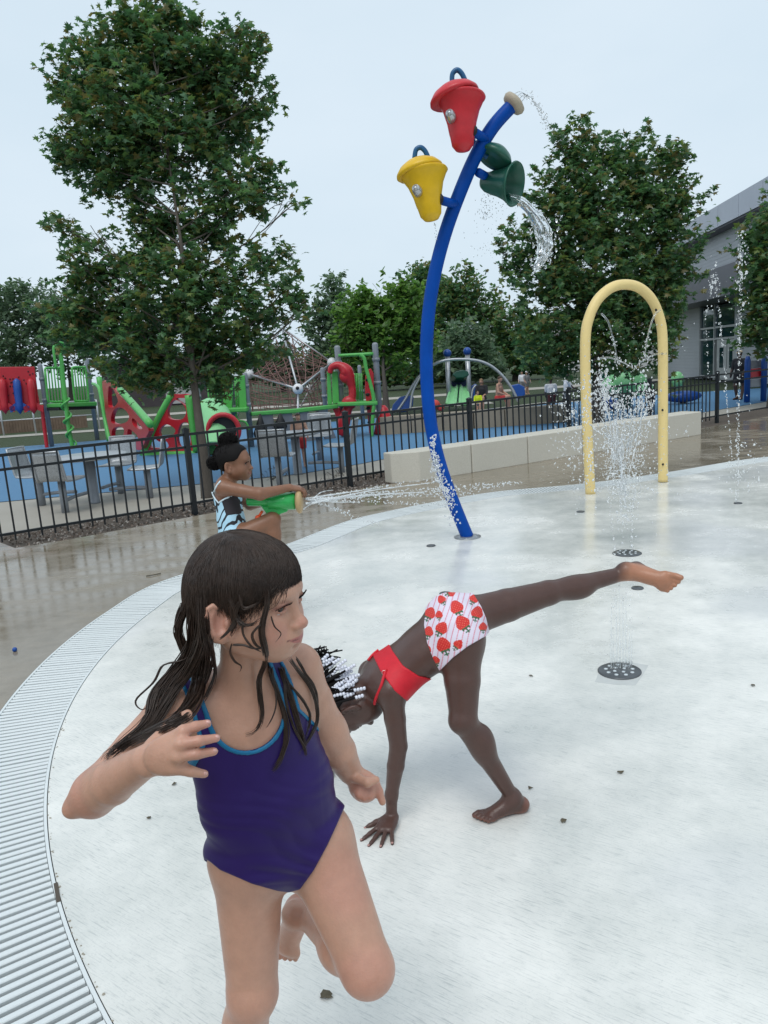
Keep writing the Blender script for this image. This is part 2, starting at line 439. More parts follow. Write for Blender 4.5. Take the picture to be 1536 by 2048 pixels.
PADM = W.out(cc, W.math('ADD', W.math('SUBTRACT', W.rng(pt, .1, .9, .22, .42), W.math('MULTIPLY', wz, .17)), W.math('MULTIPLY', s1, .08)), W.math('ADD', W.math('MULTIPLY', br, .8), W.math('MULTIPLY', s1, .5)), .10, .006)
W = NT('dry_concrete'); a = W.noise(1.2, 6, .65); c = W.noise(120, 3)
WALKM = W.out(W.mix(W.math('MULTIPLY', c, .4), W.mix(a, (.31, .285, .24), (.42, .395, .345)), (.25, .23, .2)), .7, c, .15, .006)
W = NT('blue_rubber'); a = W.noise(.5, 5); c = W.noise(220, 2)
BLUEM = W.out(W.mix(W.rng(c, .45, .7), W.mix(a, (.040, .135, .28), (.065, .19, .35)), (.11, .26, .40)), .7, c, .3, .006)
# ---- ground sheets
sheet('grass_ground', [(-700, -300), (700, -300), (700, 1500), (-700, 1500)], -.05, GRASS)
deck = sheet('deck', [(-14, -6), (14, -6)]+[tuple(FL(s, o)[:2]) for s, o in ((14, -.32), (5.2, -.32), (5.2, -.02), (2.75, -.02), (2.75, -.32), (.6, -.10), (-1.4, -.18), (-1.9, -.13), (-2.0, .7), (-18, .7))], 0.0, DECKM, [OUT])
pad = sheet('splash_pad', INN, .004, PADM)
sheet('walkway', [tuple(FL(s, o)[:2]) for s, o in ((-20, .72), (16, .72), (16, 9), (2, 9), (-20, 12))], -.020, WALKM)
bl = [G(-400, 1040)[:2], G(0, 1002)[:2], G(200, 984)[:2], G(400, 966)[:2], G(600, 946)[:2], G(720, 926)[:2], G(800, 910)[:2], G(1000, 880)[:2], G(1250, 850)[:2], (16, 24), (9, 24.6), (2, 23.0), (-3, 22), (-9, 21), (-22, 20)]
sheet('rubber_surface', [tuple(p) for p in bl], -.012, BLUEM)
sheet('far_path', [(-60, 33), (60, 36), (60, 38.5), (-60, 35.2)], -.035, WALKM)
sheet('side_path', [(-45, 25.5), (-5, 25.9), (4, 26.4), (4, 27.6), (-5, 27.1), (-45, 26.7)], -.036, WALKM)
# ---- mulch bed below the fence
W = NT('mulch'); a = W.noise(60, 4, .7); MULM = W.out(W.mix(a, (.055, .042, .033), (.16, .13, .105)), .95, a, 1.0, .02)
sheet('mulch_bed', [tuple(FL(s, o)[:2]) for s, o in ((-1.9, -.13), (-1.4, -.18), (.6, -.10), (2.75, -.32), (5.2, -.32), (14, -.32), (14, .72), (-2.0, .72))], -.014, MULM)
g = np.random.default_rng(3); n = 5200; s = g.uniform(-1.88, 8.5, n); o = g.uniform(-.40, .70, n); keep = o > np.interp(s, [-2, -1.4, .6, 2.7, 5.2, 14], [-.11, -.16, -.08, -.30, -.30, -.30]); s, o = s[keep], o[keep]; n = len(s)
cen = FA+np.outer(s, FD)+np.outer(o, FN); cen[:, 2] = -.008+g.uniform(0, .012, n)
tet = np.array([(1, 1, 1), (1, -1, -1), (-1, 1, -1), (-1, -1, 1)])*.58; Q = np.linalg.qr(g.normal(size=(n, 3, 3)))[0]; sz = g.uniform(.010, .026, n)[:, None, None]*np.stack([np.ones(n), g.uniform(.4, .9, n), g.uniform(.3, .6, n)], 1)[:, None]
V = np.einsum('nij,nvj->nvi', Q, tet[None]*sz)+cen[:, None]; F = (np.arange(n)*4)[:, None, None]+np.array([(0, 1, 2), (0, 3, 1), (0, 2, 3), (1, 3, 2)])[None]
cl = np.repeat(np.array([(.15, .115, .095), (.28, .24, .21), (.09, .07, .055), (.36, .33, .30), (.19, .14, .11)])[g.integers(0, 5, n)], 4, 0)
o = obj('wood_chips', V.reshape(-1, 3), F.reshape(-1, 3), mat('chips', (.1, .08, .06), .9, attr=True), smooth=False, cols=cl); o['kind'] = 'stuff'; o['label'] = 'brown and grey mulch chips under the black fence'
# ---- trench drain with radial slats
cum = np.r_[0, np.cumsum(np.linalg.norm(np.diff(np.vstack([OUT, OUT[:1]]), axis=0), axis=1))]; per = cum[-1]
OC = np.vstack([OUT, OUT[:1]]); IC = np.vstack([INN, INN[:1]])
def at_s(C, t): return np.array([np.interp(t, cum, C[:, 0]), np.interp(t, cum, C[:, 1])])
drain = empty('trench_drain', (*G(95, 1700)[:2], 0), 'curved white slatted drain grating around the edge of the splash pad', 'drain grating')
W = NT('white_grating'); a = W.noise(9, 4); c = W.noise(120, 3)
SLATM = W.out(W.mix(a, (.60, .645, .65), (.74, .765, .76)), .38, c, .08, .004)
STEEL = mat('rail_metal', (.55, .57, .56), .35, .6, vary=.15, vscale=14)
TR = mat('trench_dark', (.035, .04, .04), .5)
N = len(OUT); V = np.vstack([np.c_[OUT, np.full(N, -.024)], np.c_[INN, np.full(N, -.024)], np.c_[OUT, np.full(N, .0)], np.c_[INN, np.full(N, .004)]]); i = np.arange(N); j = (i+1) % N
F = np.vstack([np.stack([i, j, j+N, i+N], 1), np.stack([i, j, j+2*N, i+2*N], 1), np.stack([i+N, j+N, j+3*N, i+3*N], 1)])
obj('channel', V, F, TR, drain, smooth=False)
def rail(C, w0, w1, z, nm, m):
    A, B = C+nin*w0, C+nin*w1; V = np.vstack([np.c_[A, np.full(N, -.02)], np.c_[A, np.full(N, z)], np.c_[B, np.full(N, z)], np.c_[B, np.full(N, -.02)]])
    F = np.vstack([np.stack([i+N*k, j+N*k, j+N*(k+1), i+N*(k+1)], 1) for k in range(3)]); return obj(nm, V, F, m, drain, smooth=False)
rail(INN, -.003, -.013, .0065, 'edge_rail', SLATM); rail(OUT, .006, .018, .005, 'edge_rail', SLATM)
SP = .0365; K = int(per/SP); items = []
for k in range(K):
    t = (k+.5)*per/K; a, b = at_s(OC, t), at_s(IC, t); d = b-a; L = np.linalg.norm(d); d /= L; a2 = a+d*.020; b2 = a+d*(L-.0145); c = (a2+b2)/2
    q = np.array([c[0], c[1], 0])-_C; df = q@_F; vis = df > .3 and abs((q@_R)/df) < .58; items.append((0 if vis else 1, np.hypot(*c), c, d, np.linalg.norm(b2-a2)))
items.sort(key=lambda x: (x[0], x[1])); sm = None; mb = MB()
bx = MB(); bx.box((0, 0, -.006), (1, 1, 1)); BV, BF, _ = bx.arrays()
W_ = np.array([(0, -.0085, -.016), (0, .0085, -.016), (0, .0098, .0015), (0, .0076, .0045), (0, -.0076, .0045), (0, -.0098, .0015)])
def slat_geo(L):
    V = np.vstack([W_+[-L/2, 0, 0], W_+[L/2, 0, 0]]); F = [(0, 1, 2, 3, 4, 5)[::-1], tuple(range(6, 12))]+[(q, (q+1) % 6, 6+(q+1) % 6, 6+q) for q in range(6)]; return V, F
gs = np.random.default_rng(9)
for k, (_, _, c, d, L) in enumerate(items):
    an = math.atan2(d[1], d[0])+gs.normal(0, .004); dz = gs.normal(0, .0006)
    if k < 290:
        if sm is None:
            V, F = slat_geo(L); sm = np_mesh('slat', V, [x for f in F for x in f], SLATM, False, sizes=[len(f) for f in F])
        o = link('slat', sm, drain, np.array([c[0], c[1], dz])-np.array(drain.location)); o.rotation_euler = (0, 0, an); o.scale = (L/ items[0][4], 1, 1)
    else:
        V, F = slat_geo(L); R_ = np.array([[math.cos(an), math.sin(an), 0], [-math.sin(an), math.cos(an), 0], [0, 0, 1]]); mb.add(V@R_+[c[0], c[1], dz], F)
o = mb.build('slats_beyond', SLATM, drain); o['kind'] = 'stuff'
# crumbled mortar beside the rail
g = np.random.default_rng(4); mb = MB()
for _ in range(200):
    t = g.uniform(0, per); k = int(np.argmin(np.abs(cum-t))) % N; p = INN[k]+nin[k]*abs(g.normal(.004, .006))
    if p[1] > 3.2 or p[0] > 1: continue
    w = g.normal(0, .012); mb.sphere((p[0]+w*tg[k][0], p[1]+w*tg[k][1], .005), g.uniform(.002, .005), 5, 4, (1, 1, .6))
for _ in range(420):
    k = int(g.integers(0, N)); p = INN[k]+nin[k]*g.uniform(0, .010)
    if not (.8 < p[1] < 3.4 and p[0] < .2): continue
    w = g.normal(0, .03); mb.sphere((p[0]+w*tg[k][0], p[1]+w*tg[k][1], .005), g.uniform(.0015, .0042), 5, 4, (1, 1, .5))
o = mb.build('mortar_grit', mat('grit', (.34, .31, .25), .9), drain); o['kind'] = 'stuff'
m = MB(); a, b = G(112, 1770), G(118, 1808); m.beam(a+[0, 0, .006], b+[0, 0, .006], .012, .004); m.build('broken_joint', mat('joint_dark', (.09, .075, .06), .9), drain)
# ---- black picket fence
BLK = mat('black_powder_coat', (.008, .011, .014), .38, spec=.45, vary=.2, vscale=5)
fence = empty('picket_fence', FL(0), 'black metal picket fence running behind the splash pad and bench', 'fence')
FH = .905; PSP = 2.105
pk = MB(); pk.box((0, 0, 0), (.016, .016, 1.0)); V, F, S_ = pk.arrays(); pick = np_mesh('picket', V, F, BLK, False, sizes=S_)
pm_ = MB(); pm_.box((0, 0, .475), (.056, .056, .95)); pm_.box((0, 0, .957), (.062, .062, .014)); pm_.add([(-.03, -.03, .964), (.03, -.03, .964), (.03, .03, .964), (-.03, .03, .964), (0, 0, .982)], [(0, 1, 4), (1, 2, 4), (2, 3, 4), (3, 0, 4)])
V, F, S_ = pm_.arrays(); postm = np_mesh('post', V, F, BLK, False, sizes=S_)
ang = math.atan2(FD[1], FD[0])
def fput(me, nm, s, z): o = link(nm, me, fence, FL(s, 0, z)-np.array(fence.location)); o.rotation_euler = (0, 0, ang); return o
for k in range(-4, 6):
    s0 = k*PSP; fput(postm, 'post', s0, -.01)
    for z, w in ((FH-.012, .030), (FH-.150, .026), (.125, .026)):
        m = MB(); m.beam(FL(s0+.03, 0, z), FL(s0+PSP-.03, 0, z), .028, w); m.build('rail', BLK, fence)
    for q in range(16):
        if k*16+q > 78: break
        o = fput(pick, 'picket', s0+(q+1)*PSP/17, (.055+FH-.02)/2); o.scale = (1, 1, FH-.02-.055)
# ---- cast concrete bench blocks
W = NT('cast_concrete'); a = W.noise(2.2, 6, .65); c = W.noise(90, 4, .6)
BEN = W.out(W.mix(W.rng(c, .35, .75), W.mix(a, (.56, .53, .455), (.66, .635, .56)), (.50, .47, .40)), .75, c, .15, .006)
B0, B1 = G(840, 963), G(1403, 869); BD = nrm(B1-B0); BNv = np.array([-BD[1], BD[0], 0]); BLn = np.linalg.norm(B1-B0); cuts = [0]
cuts += [float((on_plane(x, y, B0, B1)-B0)@BD) for x, y in ((945, 946), (1057, 927), (1166, 909), (1282, 890))]+[BLn]
lab = ['cast concrete bench block at the left end with its side face showing', 'second concrete bench block from the left behind the blue pole spray', 'third concrete bench block from the left beside the yellow arch', 'concrete bench block directly behind the yellow arch', 'concrete bench block at the right end of the row']
for k in range(5):
    a, b = cuts[k]+.008, cuts[k+1]-.008; m = MB(); c = B0+BD*(a+b)/2+BNv*.19; fp = [(a, 0), (b, 0), (b, .38), (a-(.30 if k == 0 else 0), .38)]+([(a-.30, .21)] if k == 0 else []); m.prism([tuple((B0+BD*u+BNv*w)[:2]) for u, w in fp], -.005, .385)
    o = m.build('bench_block', BEN, loc=(c[0], c[1], 0)); bv = o.modifiers.new('round', 'BEVEL'); bv.width = .012; bv.segments = 2; props(o, lab[k], 'bench', 'concrete bench blocks along the fence')
# ================================================================== trees
def leafmat(name, rough=.42):
    W = NT(name); at = W.n('ShaderNodeAttribute'); at.attribute_name = 'Col'; t = W.t
    t.links.new(at.outputs['Color'], W.b.inputs['Base Color']); W.b.inputs['Roughness'].default_value = rough; W.b.inputs['Specular IOR Level'].default_value = .4
    tr = t.nodes.new('ShaderNodeBsdfTranslucent'); hs = W.n('ShaderNodeHueSaturation', {'Value': 1.4, 'Saturation': 1.1, 'Color': at.outputs['Color']}); t.links.new(hs.outputs[0], tr.inputs[0])
    ms = t.nodes.new('ShaderNodeMixShader'); ms.inputs[0].default_value = .42; t.links.new(W.b.outputs[0], ms.inputs[1]); t.links.new(tr.outputs[0], ms.inputs[2])
    t.links.new(ms.outputs[0], t.nodes['Material Output'].inputs[0]); return W.m
LEAFM = leafmat('leaves')
BARK = NT('bark'); _a = BARK.noise(14, 6, .7, stretch=(1, 1, .25)); BARKM = BARK.out(BARK.mix(_a, (.045, .037, .030), (.14, .12, .10)), .9, _a, .8, .03)
MAPLE = np.array([(0, -.55), (.10, -.18), (.52, -.30), (.36, -.02), (.62, .16), (.24, .20), (.20, .34), (0, .66), (-.20, .34), (-.24, .20), (-.62, .16), (-.36, -.02), (-.52, -.30), (-.10, -.18)])
OVAL = np.array([(0, -.5), (.28, -.1), (.2, .3), (0, .55), (-.2, .3), (-.28, -.1)])
def leaves(P, size, g, shape, cols, droop=.5):
    n = len(P); k = len(shape)
    Nn = g.normal(0, .55, (n, 3))+np.array([0, 0, 1.0]); Nn /= np.linalg.norm(Nn, axis=1, keepdims=True)
    T = g.normal(0, 1, (n, 3)); T[:, 2] -= droop*1.6; T -= Nn*np.sum(T*Nn, 1, keepdims=True); T /= np.linalg.norm(T, axis=1, keepdims=True); B = np.cross(Nn, T)
    s = size*g.uniform(.65, 1.25, n)
    Z = -.35*np.abs(shape[:, 0])+.0*shape[:, 1]-.25*shape[:, 1]**2
    V = P[:, None]+s[:, None, None]*(shape[None, :, 0, None]*B[:, None]+shape[None, :, 1, None]*T[:, None]+Z[None, :, None]*Nn[:, None])
    if k > 6:      # star shape: fan of quads round a centre vertex
        C = P[:, None]; V = np.concatenate([C, V], 1); kk = k+1; base = np.arange(n)*kk
        F = np.stack([np.stack([base, base+1+q, base+1+(q+1) % k, base+1+(q+2) % k], 1) for q in range(0, k, 2)], 1).reshape(-1, 4)
    else:
        kk = k; base = np.arange(n)*kk; F = np.stack([np.stack([base, base+1, base+2, base+3], 1), np.stack([base, base+3, base+4, base+5], 1)], 1).reshape(-1, 4)
    return V.reshape(-1, 3), F, np.repeat(cols, kk, 0)
def crown_points(lobes, n, g, per=22, spread=.22, shell=.5, low=0):
    """leaf positions gathered in twig clusters through the lobes' volume"""
    vol = np.array([l[1][0]*l[1][1]*l[1][2] for l in lobes])**.8; vol /= vol.sum(); nc = max(1, n//per)
    idx = g.choice(len(lobes), nc, p=vol); v = g.normal(0, 1, (nc, 3)); v /= np.linalg.norm(v, axis=1, keepdims=True); r = g.uniform(0, 1, nc)**(1/3)*(1-shell)+shell*g.uniform(.72, 1.08, nc)
    c = np.array([lobes[i][0] for i in idx])+v*r[:, None]*np.array([lobes[i][1] for i in idx])
    dr = v+np.array([0, 0, .55])+g.normal(0, .35, (nc, 3)); dr /= np.linalg.norm(dr, axis=1, keepdims=True); ln = spread*g.uniform(1.2, 3.2, nc)
    t = g.uniform(-.55, 1, (nc, per)); out = g.normal(0, 1, (nc, per, 3)); P = c[:, None]+dr[:, None]*(t*ln[:, None])[:, :, None]+out*(spread*(.62-.38*t))[:, :, None]*np.array([1, 1, .8]); return P.reshape(-1, 3), np.repeat(c, per, 0), c
def tree(name, base, label, lobes, n, size, seed, pal, tr=.09, shape=MAPLE, fork=.35, group=None, per=22, spread=.22, shell=.5, twig=10, cat='tree', lean=None):
    g = np.random.default_rng(seed); base = np.asarray(base, float); root = empty(name, base, label, cat, group)
    P, C, cl = crown_points(lobes, n, g, per, spread, shell); P = P[P[:, 2] > base[2]+.3]; n = len(P)
    pal = np.array(pal); c = pal[g.integers(0, len(pal), n)]*g.uniform(.8, 1.25, (n, 1)); V, F, cols = leaves(P, size, g, shape, c)
    o = obj('crown', V, F, LEAFM, root, smooth=False, cols=cols)
    # trunk, limbs and twigs
    top = max(l[0][2] for l in lobes); cx = np.mean([l[0] for l in lobes], 0); mb = MB(); zt = base[2]+(top-base[2])*.9
    ctr = [base+[0, 0, -.05]]+[np.array([base[0]+(cx[0]-base[0])*t**2*.9+(lean or 0)*math.sin(t*3), base[1]+(cx[1]-base[1])*t**2*.9, base[2]+(zt-base[2])*t])+g.normal(0, .03, 3)*[1, 1, 0] for t in (.12, .3, .5, .7, .9, 1)]
    L = spline(ctr, 6); mb.tube(L, tr*(1.25*np.linspace(1, .0, len(L))**1.9+.06), 9)
    for l in lobes:
        z = l[0][2]
        if z < base[2]+(zt-base[2])*.34 and len(lobes) > 15: continue
        t = np.clip((z-base[2])/(zt-base[2])-fork*.6, .31, .9); s = L[int(t*(len(L)-1))]; e = np.array(l[0]); m_ = s*.45+e*.55+np.array([0, 0, -.05*np.linalg.norm(e-s)])
        p = spline([s, m_, e], 6); rr = tr*.36*(1-t*.7); mb.tube(p, np.linspace(rr, rr*.3, len(p)), 6)
        for _ in range(twig):
            v = g.normal(0, 1, 3); v[2] = abs(v[2])*.7; v /= np.linalg.norm(v); q = e+v*np.array(l[1])*g.uniform(.6, 1.05); k = p[g.integers(len(p)//2, len(p))]; w = spline([k, (k+q)/2+g.normal(0, .06, 3), q], 4); mb.tube(w, np.linspace(rr*.3, .004, len(w)), 5)
    mb.build('trunk', BARKM, root, True)
    return root
def plobes(L, d, flat=.9, k=.88):
    out = []
    for q in L:
        x, y, rx, ry = q[:4]; dd = d+(q[4] if len(q) > 4 else 0); out.append((J(x, y, dd), (k*rx*dd/FPX, k*.5*(rx+ry)*dd/FPX*flat, k*ry*dd/FPX)))
    return out
PAL_D = [(.095, .190, .070), (.070, .160, .065), (.125, .215, .070), (.140, .190, .055), (.085, .175, .090), (.165, .150, .055), (.110, .200, .090), (.055, .125, .055)]
PAL_L = [(.13, .25, .055), (.10, .21, .05), (.155, .27, .06), (.11, .20, .055)]
PAL_B = [(.135, .205, .120), (.115, .180, .110), (.155, .225, .125), (.10, .16, .10)]  # far crowns paler and bluer: haze put into the leaf colour
b = G(414, 992); b[2] = -.012
tree('maple_tree', b, 'large dark green maple tree just behind the fence on the left', plobes([
    (285, 35, 58, 40), (320, 60, 60, 55), (200, 95, 60, 48), (255, 120, 80, 66), (350, 120, 80, 70), (475, 100, 44, 52, -.1), (430, 130, 66, 60), (142, 152, 38, 40, .1), (175, 190, 58, 54), (245, 205, 100, 78, -.3), (370, 210, 100, 84, .3), (480, 190, 66, 58), (525, 200, 34, 30), (140, 295, 46, 36), (190, 315, 70, 50, .2), (235, 285, 80, 66), (330, 285, 96, 62, -.3), (440, 270, 76, 58, .3), (215, 355, 62, 40), (275, 350, 62, 44), (260, 400, 40, 34),
    (400, 345, 74, 42), (485, 350, 54, 40), (335, 420, 44, 56), (300, 455, 44, 40), (395, 420, 56, 60, -.2), (530, 385, 48, 30, .1), (585, 410, 26, 24), (470, 400, 62, 42, -.2), (140, 462, 34, 24), (185, 480, 34, 30), (340, 500, 66, 52, .2), (430, 480, 42, 38), (555, 515, 50, 24, .2), (175, 535, 62, 34, -.2), (250, 545, 62, 34), (490, 545, 66, 44, -.3), (340, 570, 92, 60, -.4),
    (125, 600, 46, 40, .3), (200, 600, 80, 46), (575, 575, 40, 30), (230, 645, 105, 54, .2), (430, 620, 100, 62, -.3), (540, 620, 58, 34, .3), (610, 620, 26, 30), (330, 680, 110, 58, -.2), (460, 690, 90, 46, .2), (150, 660, 56, 40), (250, 715, 70, 38), (340, 745, 92, 38), (420, 745, 76, 40), (295, 770, 74, 22), (240, 740, 44, 28), (530, 690, 56, 34)], 9.97, k=.92), 31000, .090, 11, PAL_D, .066, per=18, spread=.10, shell=.62, fork=.22, twig=6)
b = G(1195, 850); b[2] = -.03
tree('maple_tree', b, 'dark green maple tree behind the bench and the yellow arch', plobes([
    (1245, 300, 45, 45), (1150, 300, 42, 50), (1110, 285, 14, 28), (1300, 370, 85, 70), (1190, 360, 90, 80), (1110, 400, 60, 60), (1360, 410, 50, 42), (1250, 440, 130, 80), (1130, 470, 90, 70), (1060, 490, 60, 38), (1330, 500, 80, 60), (1200, 540, 130, 80), (1080, 560, 80, 55), (1050, 530, 45, 30), (1300, 590, 85, 62), (1140, 630, 110, 75), (1240, 660, 110, 75), (1100, 690, 80, 45), (1300, 680, 70, 50), (1340, 545, 55, 40), (1200, 720, 110, 40), (1345, 740, 30, 22)], 15.6, k=.92), 22000, .125, 12, PAL_D, .11, per=20, spread=.14, shell=.58, fork=.25, twig=5)
b = G(1545, 815); b[2] = -.03
tree('maple_tree', b, 'green maple tree at the right edge before the grey building', plobes([(1520, 450, 30, 40), (1545, 500, 60, 60), (1530, 580, 55, 55), (1560, 640, 80, 55), (1525, 660, 35, 30), (1600, 560, 80, 90), (1600, 440, 70, 70)], 16.8), 6500, .15, 13, PAL_D, .11, per=20, spread=.2)
b = G(773, 832); b[2] = -.04
tree('maple_tree', b, 'bright green young maple tree between the playground towers and blue pole', plobes([(765, 600, 60, 38), (720, 630, 50, 40), (815, 620, 50, 50), (770, 660, 90, 50), (710, 690, 40, 36), (830, 690, 40, 40), (770, 715, 70, 36)], 23.4, k=.95), 8000, .20, 14, PAL_L, .11, OVAL, per=18, spread=.16)
# trees along the far side of the park
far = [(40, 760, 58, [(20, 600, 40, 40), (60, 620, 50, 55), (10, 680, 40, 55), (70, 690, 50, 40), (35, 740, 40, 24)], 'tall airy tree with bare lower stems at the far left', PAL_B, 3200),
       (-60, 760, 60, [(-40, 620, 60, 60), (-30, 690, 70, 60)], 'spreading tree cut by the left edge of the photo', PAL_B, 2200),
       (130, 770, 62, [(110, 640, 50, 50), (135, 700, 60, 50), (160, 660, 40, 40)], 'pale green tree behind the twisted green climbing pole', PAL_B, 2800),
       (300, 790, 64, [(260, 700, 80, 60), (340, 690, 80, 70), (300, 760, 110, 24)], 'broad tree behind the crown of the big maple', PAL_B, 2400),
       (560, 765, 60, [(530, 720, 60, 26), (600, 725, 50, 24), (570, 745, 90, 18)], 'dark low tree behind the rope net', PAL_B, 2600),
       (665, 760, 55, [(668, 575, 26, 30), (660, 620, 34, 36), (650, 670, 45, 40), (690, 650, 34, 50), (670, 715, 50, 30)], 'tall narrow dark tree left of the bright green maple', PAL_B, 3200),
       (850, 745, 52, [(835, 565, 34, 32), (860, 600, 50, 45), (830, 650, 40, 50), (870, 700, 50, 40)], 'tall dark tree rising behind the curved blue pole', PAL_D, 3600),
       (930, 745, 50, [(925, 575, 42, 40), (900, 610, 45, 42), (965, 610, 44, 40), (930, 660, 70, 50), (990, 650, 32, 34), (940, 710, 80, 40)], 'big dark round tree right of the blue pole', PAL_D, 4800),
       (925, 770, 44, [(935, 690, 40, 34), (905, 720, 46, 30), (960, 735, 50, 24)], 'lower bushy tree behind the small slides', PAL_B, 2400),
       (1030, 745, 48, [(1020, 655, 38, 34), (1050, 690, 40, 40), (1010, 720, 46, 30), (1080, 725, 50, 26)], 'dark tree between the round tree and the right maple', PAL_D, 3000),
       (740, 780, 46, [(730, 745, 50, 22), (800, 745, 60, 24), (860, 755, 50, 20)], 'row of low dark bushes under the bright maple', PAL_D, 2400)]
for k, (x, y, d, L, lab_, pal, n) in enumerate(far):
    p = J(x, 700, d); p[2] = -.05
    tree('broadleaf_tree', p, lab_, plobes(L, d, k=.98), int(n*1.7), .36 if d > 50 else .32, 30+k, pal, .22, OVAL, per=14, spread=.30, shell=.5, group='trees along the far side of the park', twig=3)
# shrubs at the foot of the fence
for k, (x, y, w, h, lab_, n) in enumerate([(548, 952, 34, 17, 'low green shrub behind the fence near the water blaster', 520), (668, 956, 30, 15, 'low green shrub behind the fence left of its middle post', 520), (1350, 855, 26, 12, 'low shrub behind the fence at the right end of the bench', 300)]):
    c = G(x, y+6); d = (c-_C)@_F; tree('shrub', c+[0, 0, -.015], lab_, plobes([(x-w*.4, y, w*.6, h), (x+w*.4, y, w*.6, h), (x, y-h*.4, w*.6, h)], d, .5), n, .05, 60+k, PAL_D, .012, OVAL, per=10, spread=.05, group='shrubs along the fence', cat='shrub', twig=4)
# ================================================================== grey building on the right
bA, bB = J(1536, 677, 25.1), J(1345, 690, 36.0); bA[2] = bB[2] = 0; bD = nrm(bB-bA); bN = np.array([-bD[1], bD[0], 0]); bN = -bN if bN@(_C-bA) < 0 else bN     # bN faces the camera side
bl_ = empty('building', bA, 'grey metal clad community building with flat fascia and glazed entrance', 'building')
def BP(x, y): return on_plane(x, y, bA, bB)
def bs(x): return float((BP(x, 690)-bA)@bD)
def bz(y, x=1536): return BP(x, y)[2]
W = NT('grey_siding'); sep = W.n('ShaderNodeSeparateXYZ', {0: W.tc}); wv = W.math('FRACT', W.math('MULTIPLY', sep.outputs[2], 7.2)); nb = W.noise(2, 4)
SID = W.out(W.mix(nb, (.38, .40, .43), (.46, .48, .51)), .45, W.rng(wv, 0, .25), .35, .02)
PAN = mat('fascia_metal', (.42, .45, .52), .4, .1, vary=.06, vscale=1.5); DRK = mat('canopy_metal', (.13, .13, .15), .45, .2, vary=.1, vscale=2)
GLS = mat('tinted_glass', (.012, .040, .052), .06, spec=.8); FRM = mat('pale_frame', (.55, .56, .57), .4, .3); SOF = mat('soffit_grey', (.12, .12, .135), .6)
sL, sR = bs(1318), bs(1536)-8.0
def bw(name, s0, s1, z0, z1, dep, m, off=0.0):
    q = MB()
    if dep < 1: c = bA+bD*(s0+s1)/2+bN*(off-dep/2); q.box((c[0], c[1], (z0+z1)/2), (abs(s1-s0), dep, z1-z0), np.array([bD, bN, (0, 0, 1)]))
    else:      # deep volume whose far end is chamfered
        hi, lo = max(s0, s1), min(s0, s1); sk = 0
        P = [bA+bD*lo+bN*off, bA+bD*hi+bN*off, bA+bD*(hi-sk)+bN*(off-dep), bA+bD*lo+bN*(off-dep)]
        q.prism([(p[0], p[1]) for p in P], z0, z1)
        v, f, z = q.arrays(); 
    return q.build(name, m, bl_)
sL, sR = bs(1318), bs(1536)-8.0
zt, zf = bz(370), bz(418); zc1, zc0 = bz(521), bz(583)
bw('wall', sL, sR, zc1-.0, zf, 8, SID)
bw('wall', sL, bs(1386), 0, zc0+.01, 8, SID, -.25); bw('wall', bs(1455), sR, 0, zc0+.01, 8, SID, -.25)
bw('wall', bs(1386)-.002, bs(1455)+.002, 0, zc0, 7.4, mat('entry_dark', (.02, .03, .035), .4), -.75)
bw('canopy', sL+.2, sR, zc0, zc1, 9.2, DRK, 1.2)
k = sL; pw = abs(bs(1449)-bs(1489))
while k > sR: bw('fascia_panel', k, k-pw+.03, zf, zt, 8.6, PAN, .55); k -= pw
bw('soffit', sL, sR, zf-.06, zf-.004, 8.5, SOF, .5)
# entrance glazing
x0, x1, x2 = 1386, 1414, 1455
zs = [0.12, bz(680, 1400), bz(658, 1400), zc0-.02]
for xa, xb in ((x0, x1), (x1, x2)):
    for q in range(3):
        if xa == x1 and q == 0: continue
        f = bw('window', bs(xa)-.04, bs(xb)+.04, zs[q]+.05, zs[q+1]-.05, .06, GLS, -.33)
for x in (x0, x1, x2): bw('mullion', bs(x)-.05, bs(x)+.05, 0, zc0-.01, .14, FRM, -.26)
for z in zs[:3]: bw('transom', bs(x0)-.06, bs(x2)+.06, z-.04, z+.04, .10, FRM, -.28)
d_ = bw('door', bs(1418)-.02, bs(1437), .02, zs[1]-.06, .08, FRM, -.30); bw('door', bs(1438)-.02, bs(1454), .02, zs[1]-.06, .08, FRM, -.30)
for xa, xb in ((1424, 1431), (1443, 1449)): bw('door_glass', bs(xa), bs(xb), .5, zs[1]-.35, .03, GLS, -.285)
# board fence, low dark hall and pale house beyond the playground
wf = empty('board_fence', G(50, 860), 'brown wooden board fence at the far left beyond the courts', 'fence'); WD = mat('weathered_boards', (.15, .105, .075), .85, vary=.3, vscale=3)
ga, gb = G(-90, 872), G(175, 852)
for k in range(46):
    p = ga+(gb-ga)*k/46; m = MB(); m.beam((p[0], p[1], -.05), (p[0], p[1], .42+.02*math.sin(k*3.1)), .22, .03, (0, 1, 0)); m.build('board', WD, wf)
hall = empty('low_building', J(300, 800, 44)*[1, 1, 0], 'low dark building behind the red climbing panels', 'building')
a, b = J(205, 760, 46), J(420, 760, 46); m = MB(); m.box(((a+b)/2)*[1, 1, 0]+[0, 3, 1.25], (np.linalg.norm(b-a), 6, 2.7)); m.build('wall', mat('dark_brick', (.055, .045, .048), .8, vary=.2, vscale=3), hall)
m = MB(); m.box(((a+b)/2)*[1, 1, 0]+[0, 3, 2.72], (np.linalg.norm(b-a)+.8, 7, .24)); m.build('roof', mat('dark_roof', (.04, .04, .045), .7), hall)
m = MB(); m.box((a*.3+b*.7)*[1, 1, 0]+[0, -.02, .9], (1.6, .08, 1.7)); m.build('garage_door', mat('pale_door', (.4, .4, .4), .6), hall)
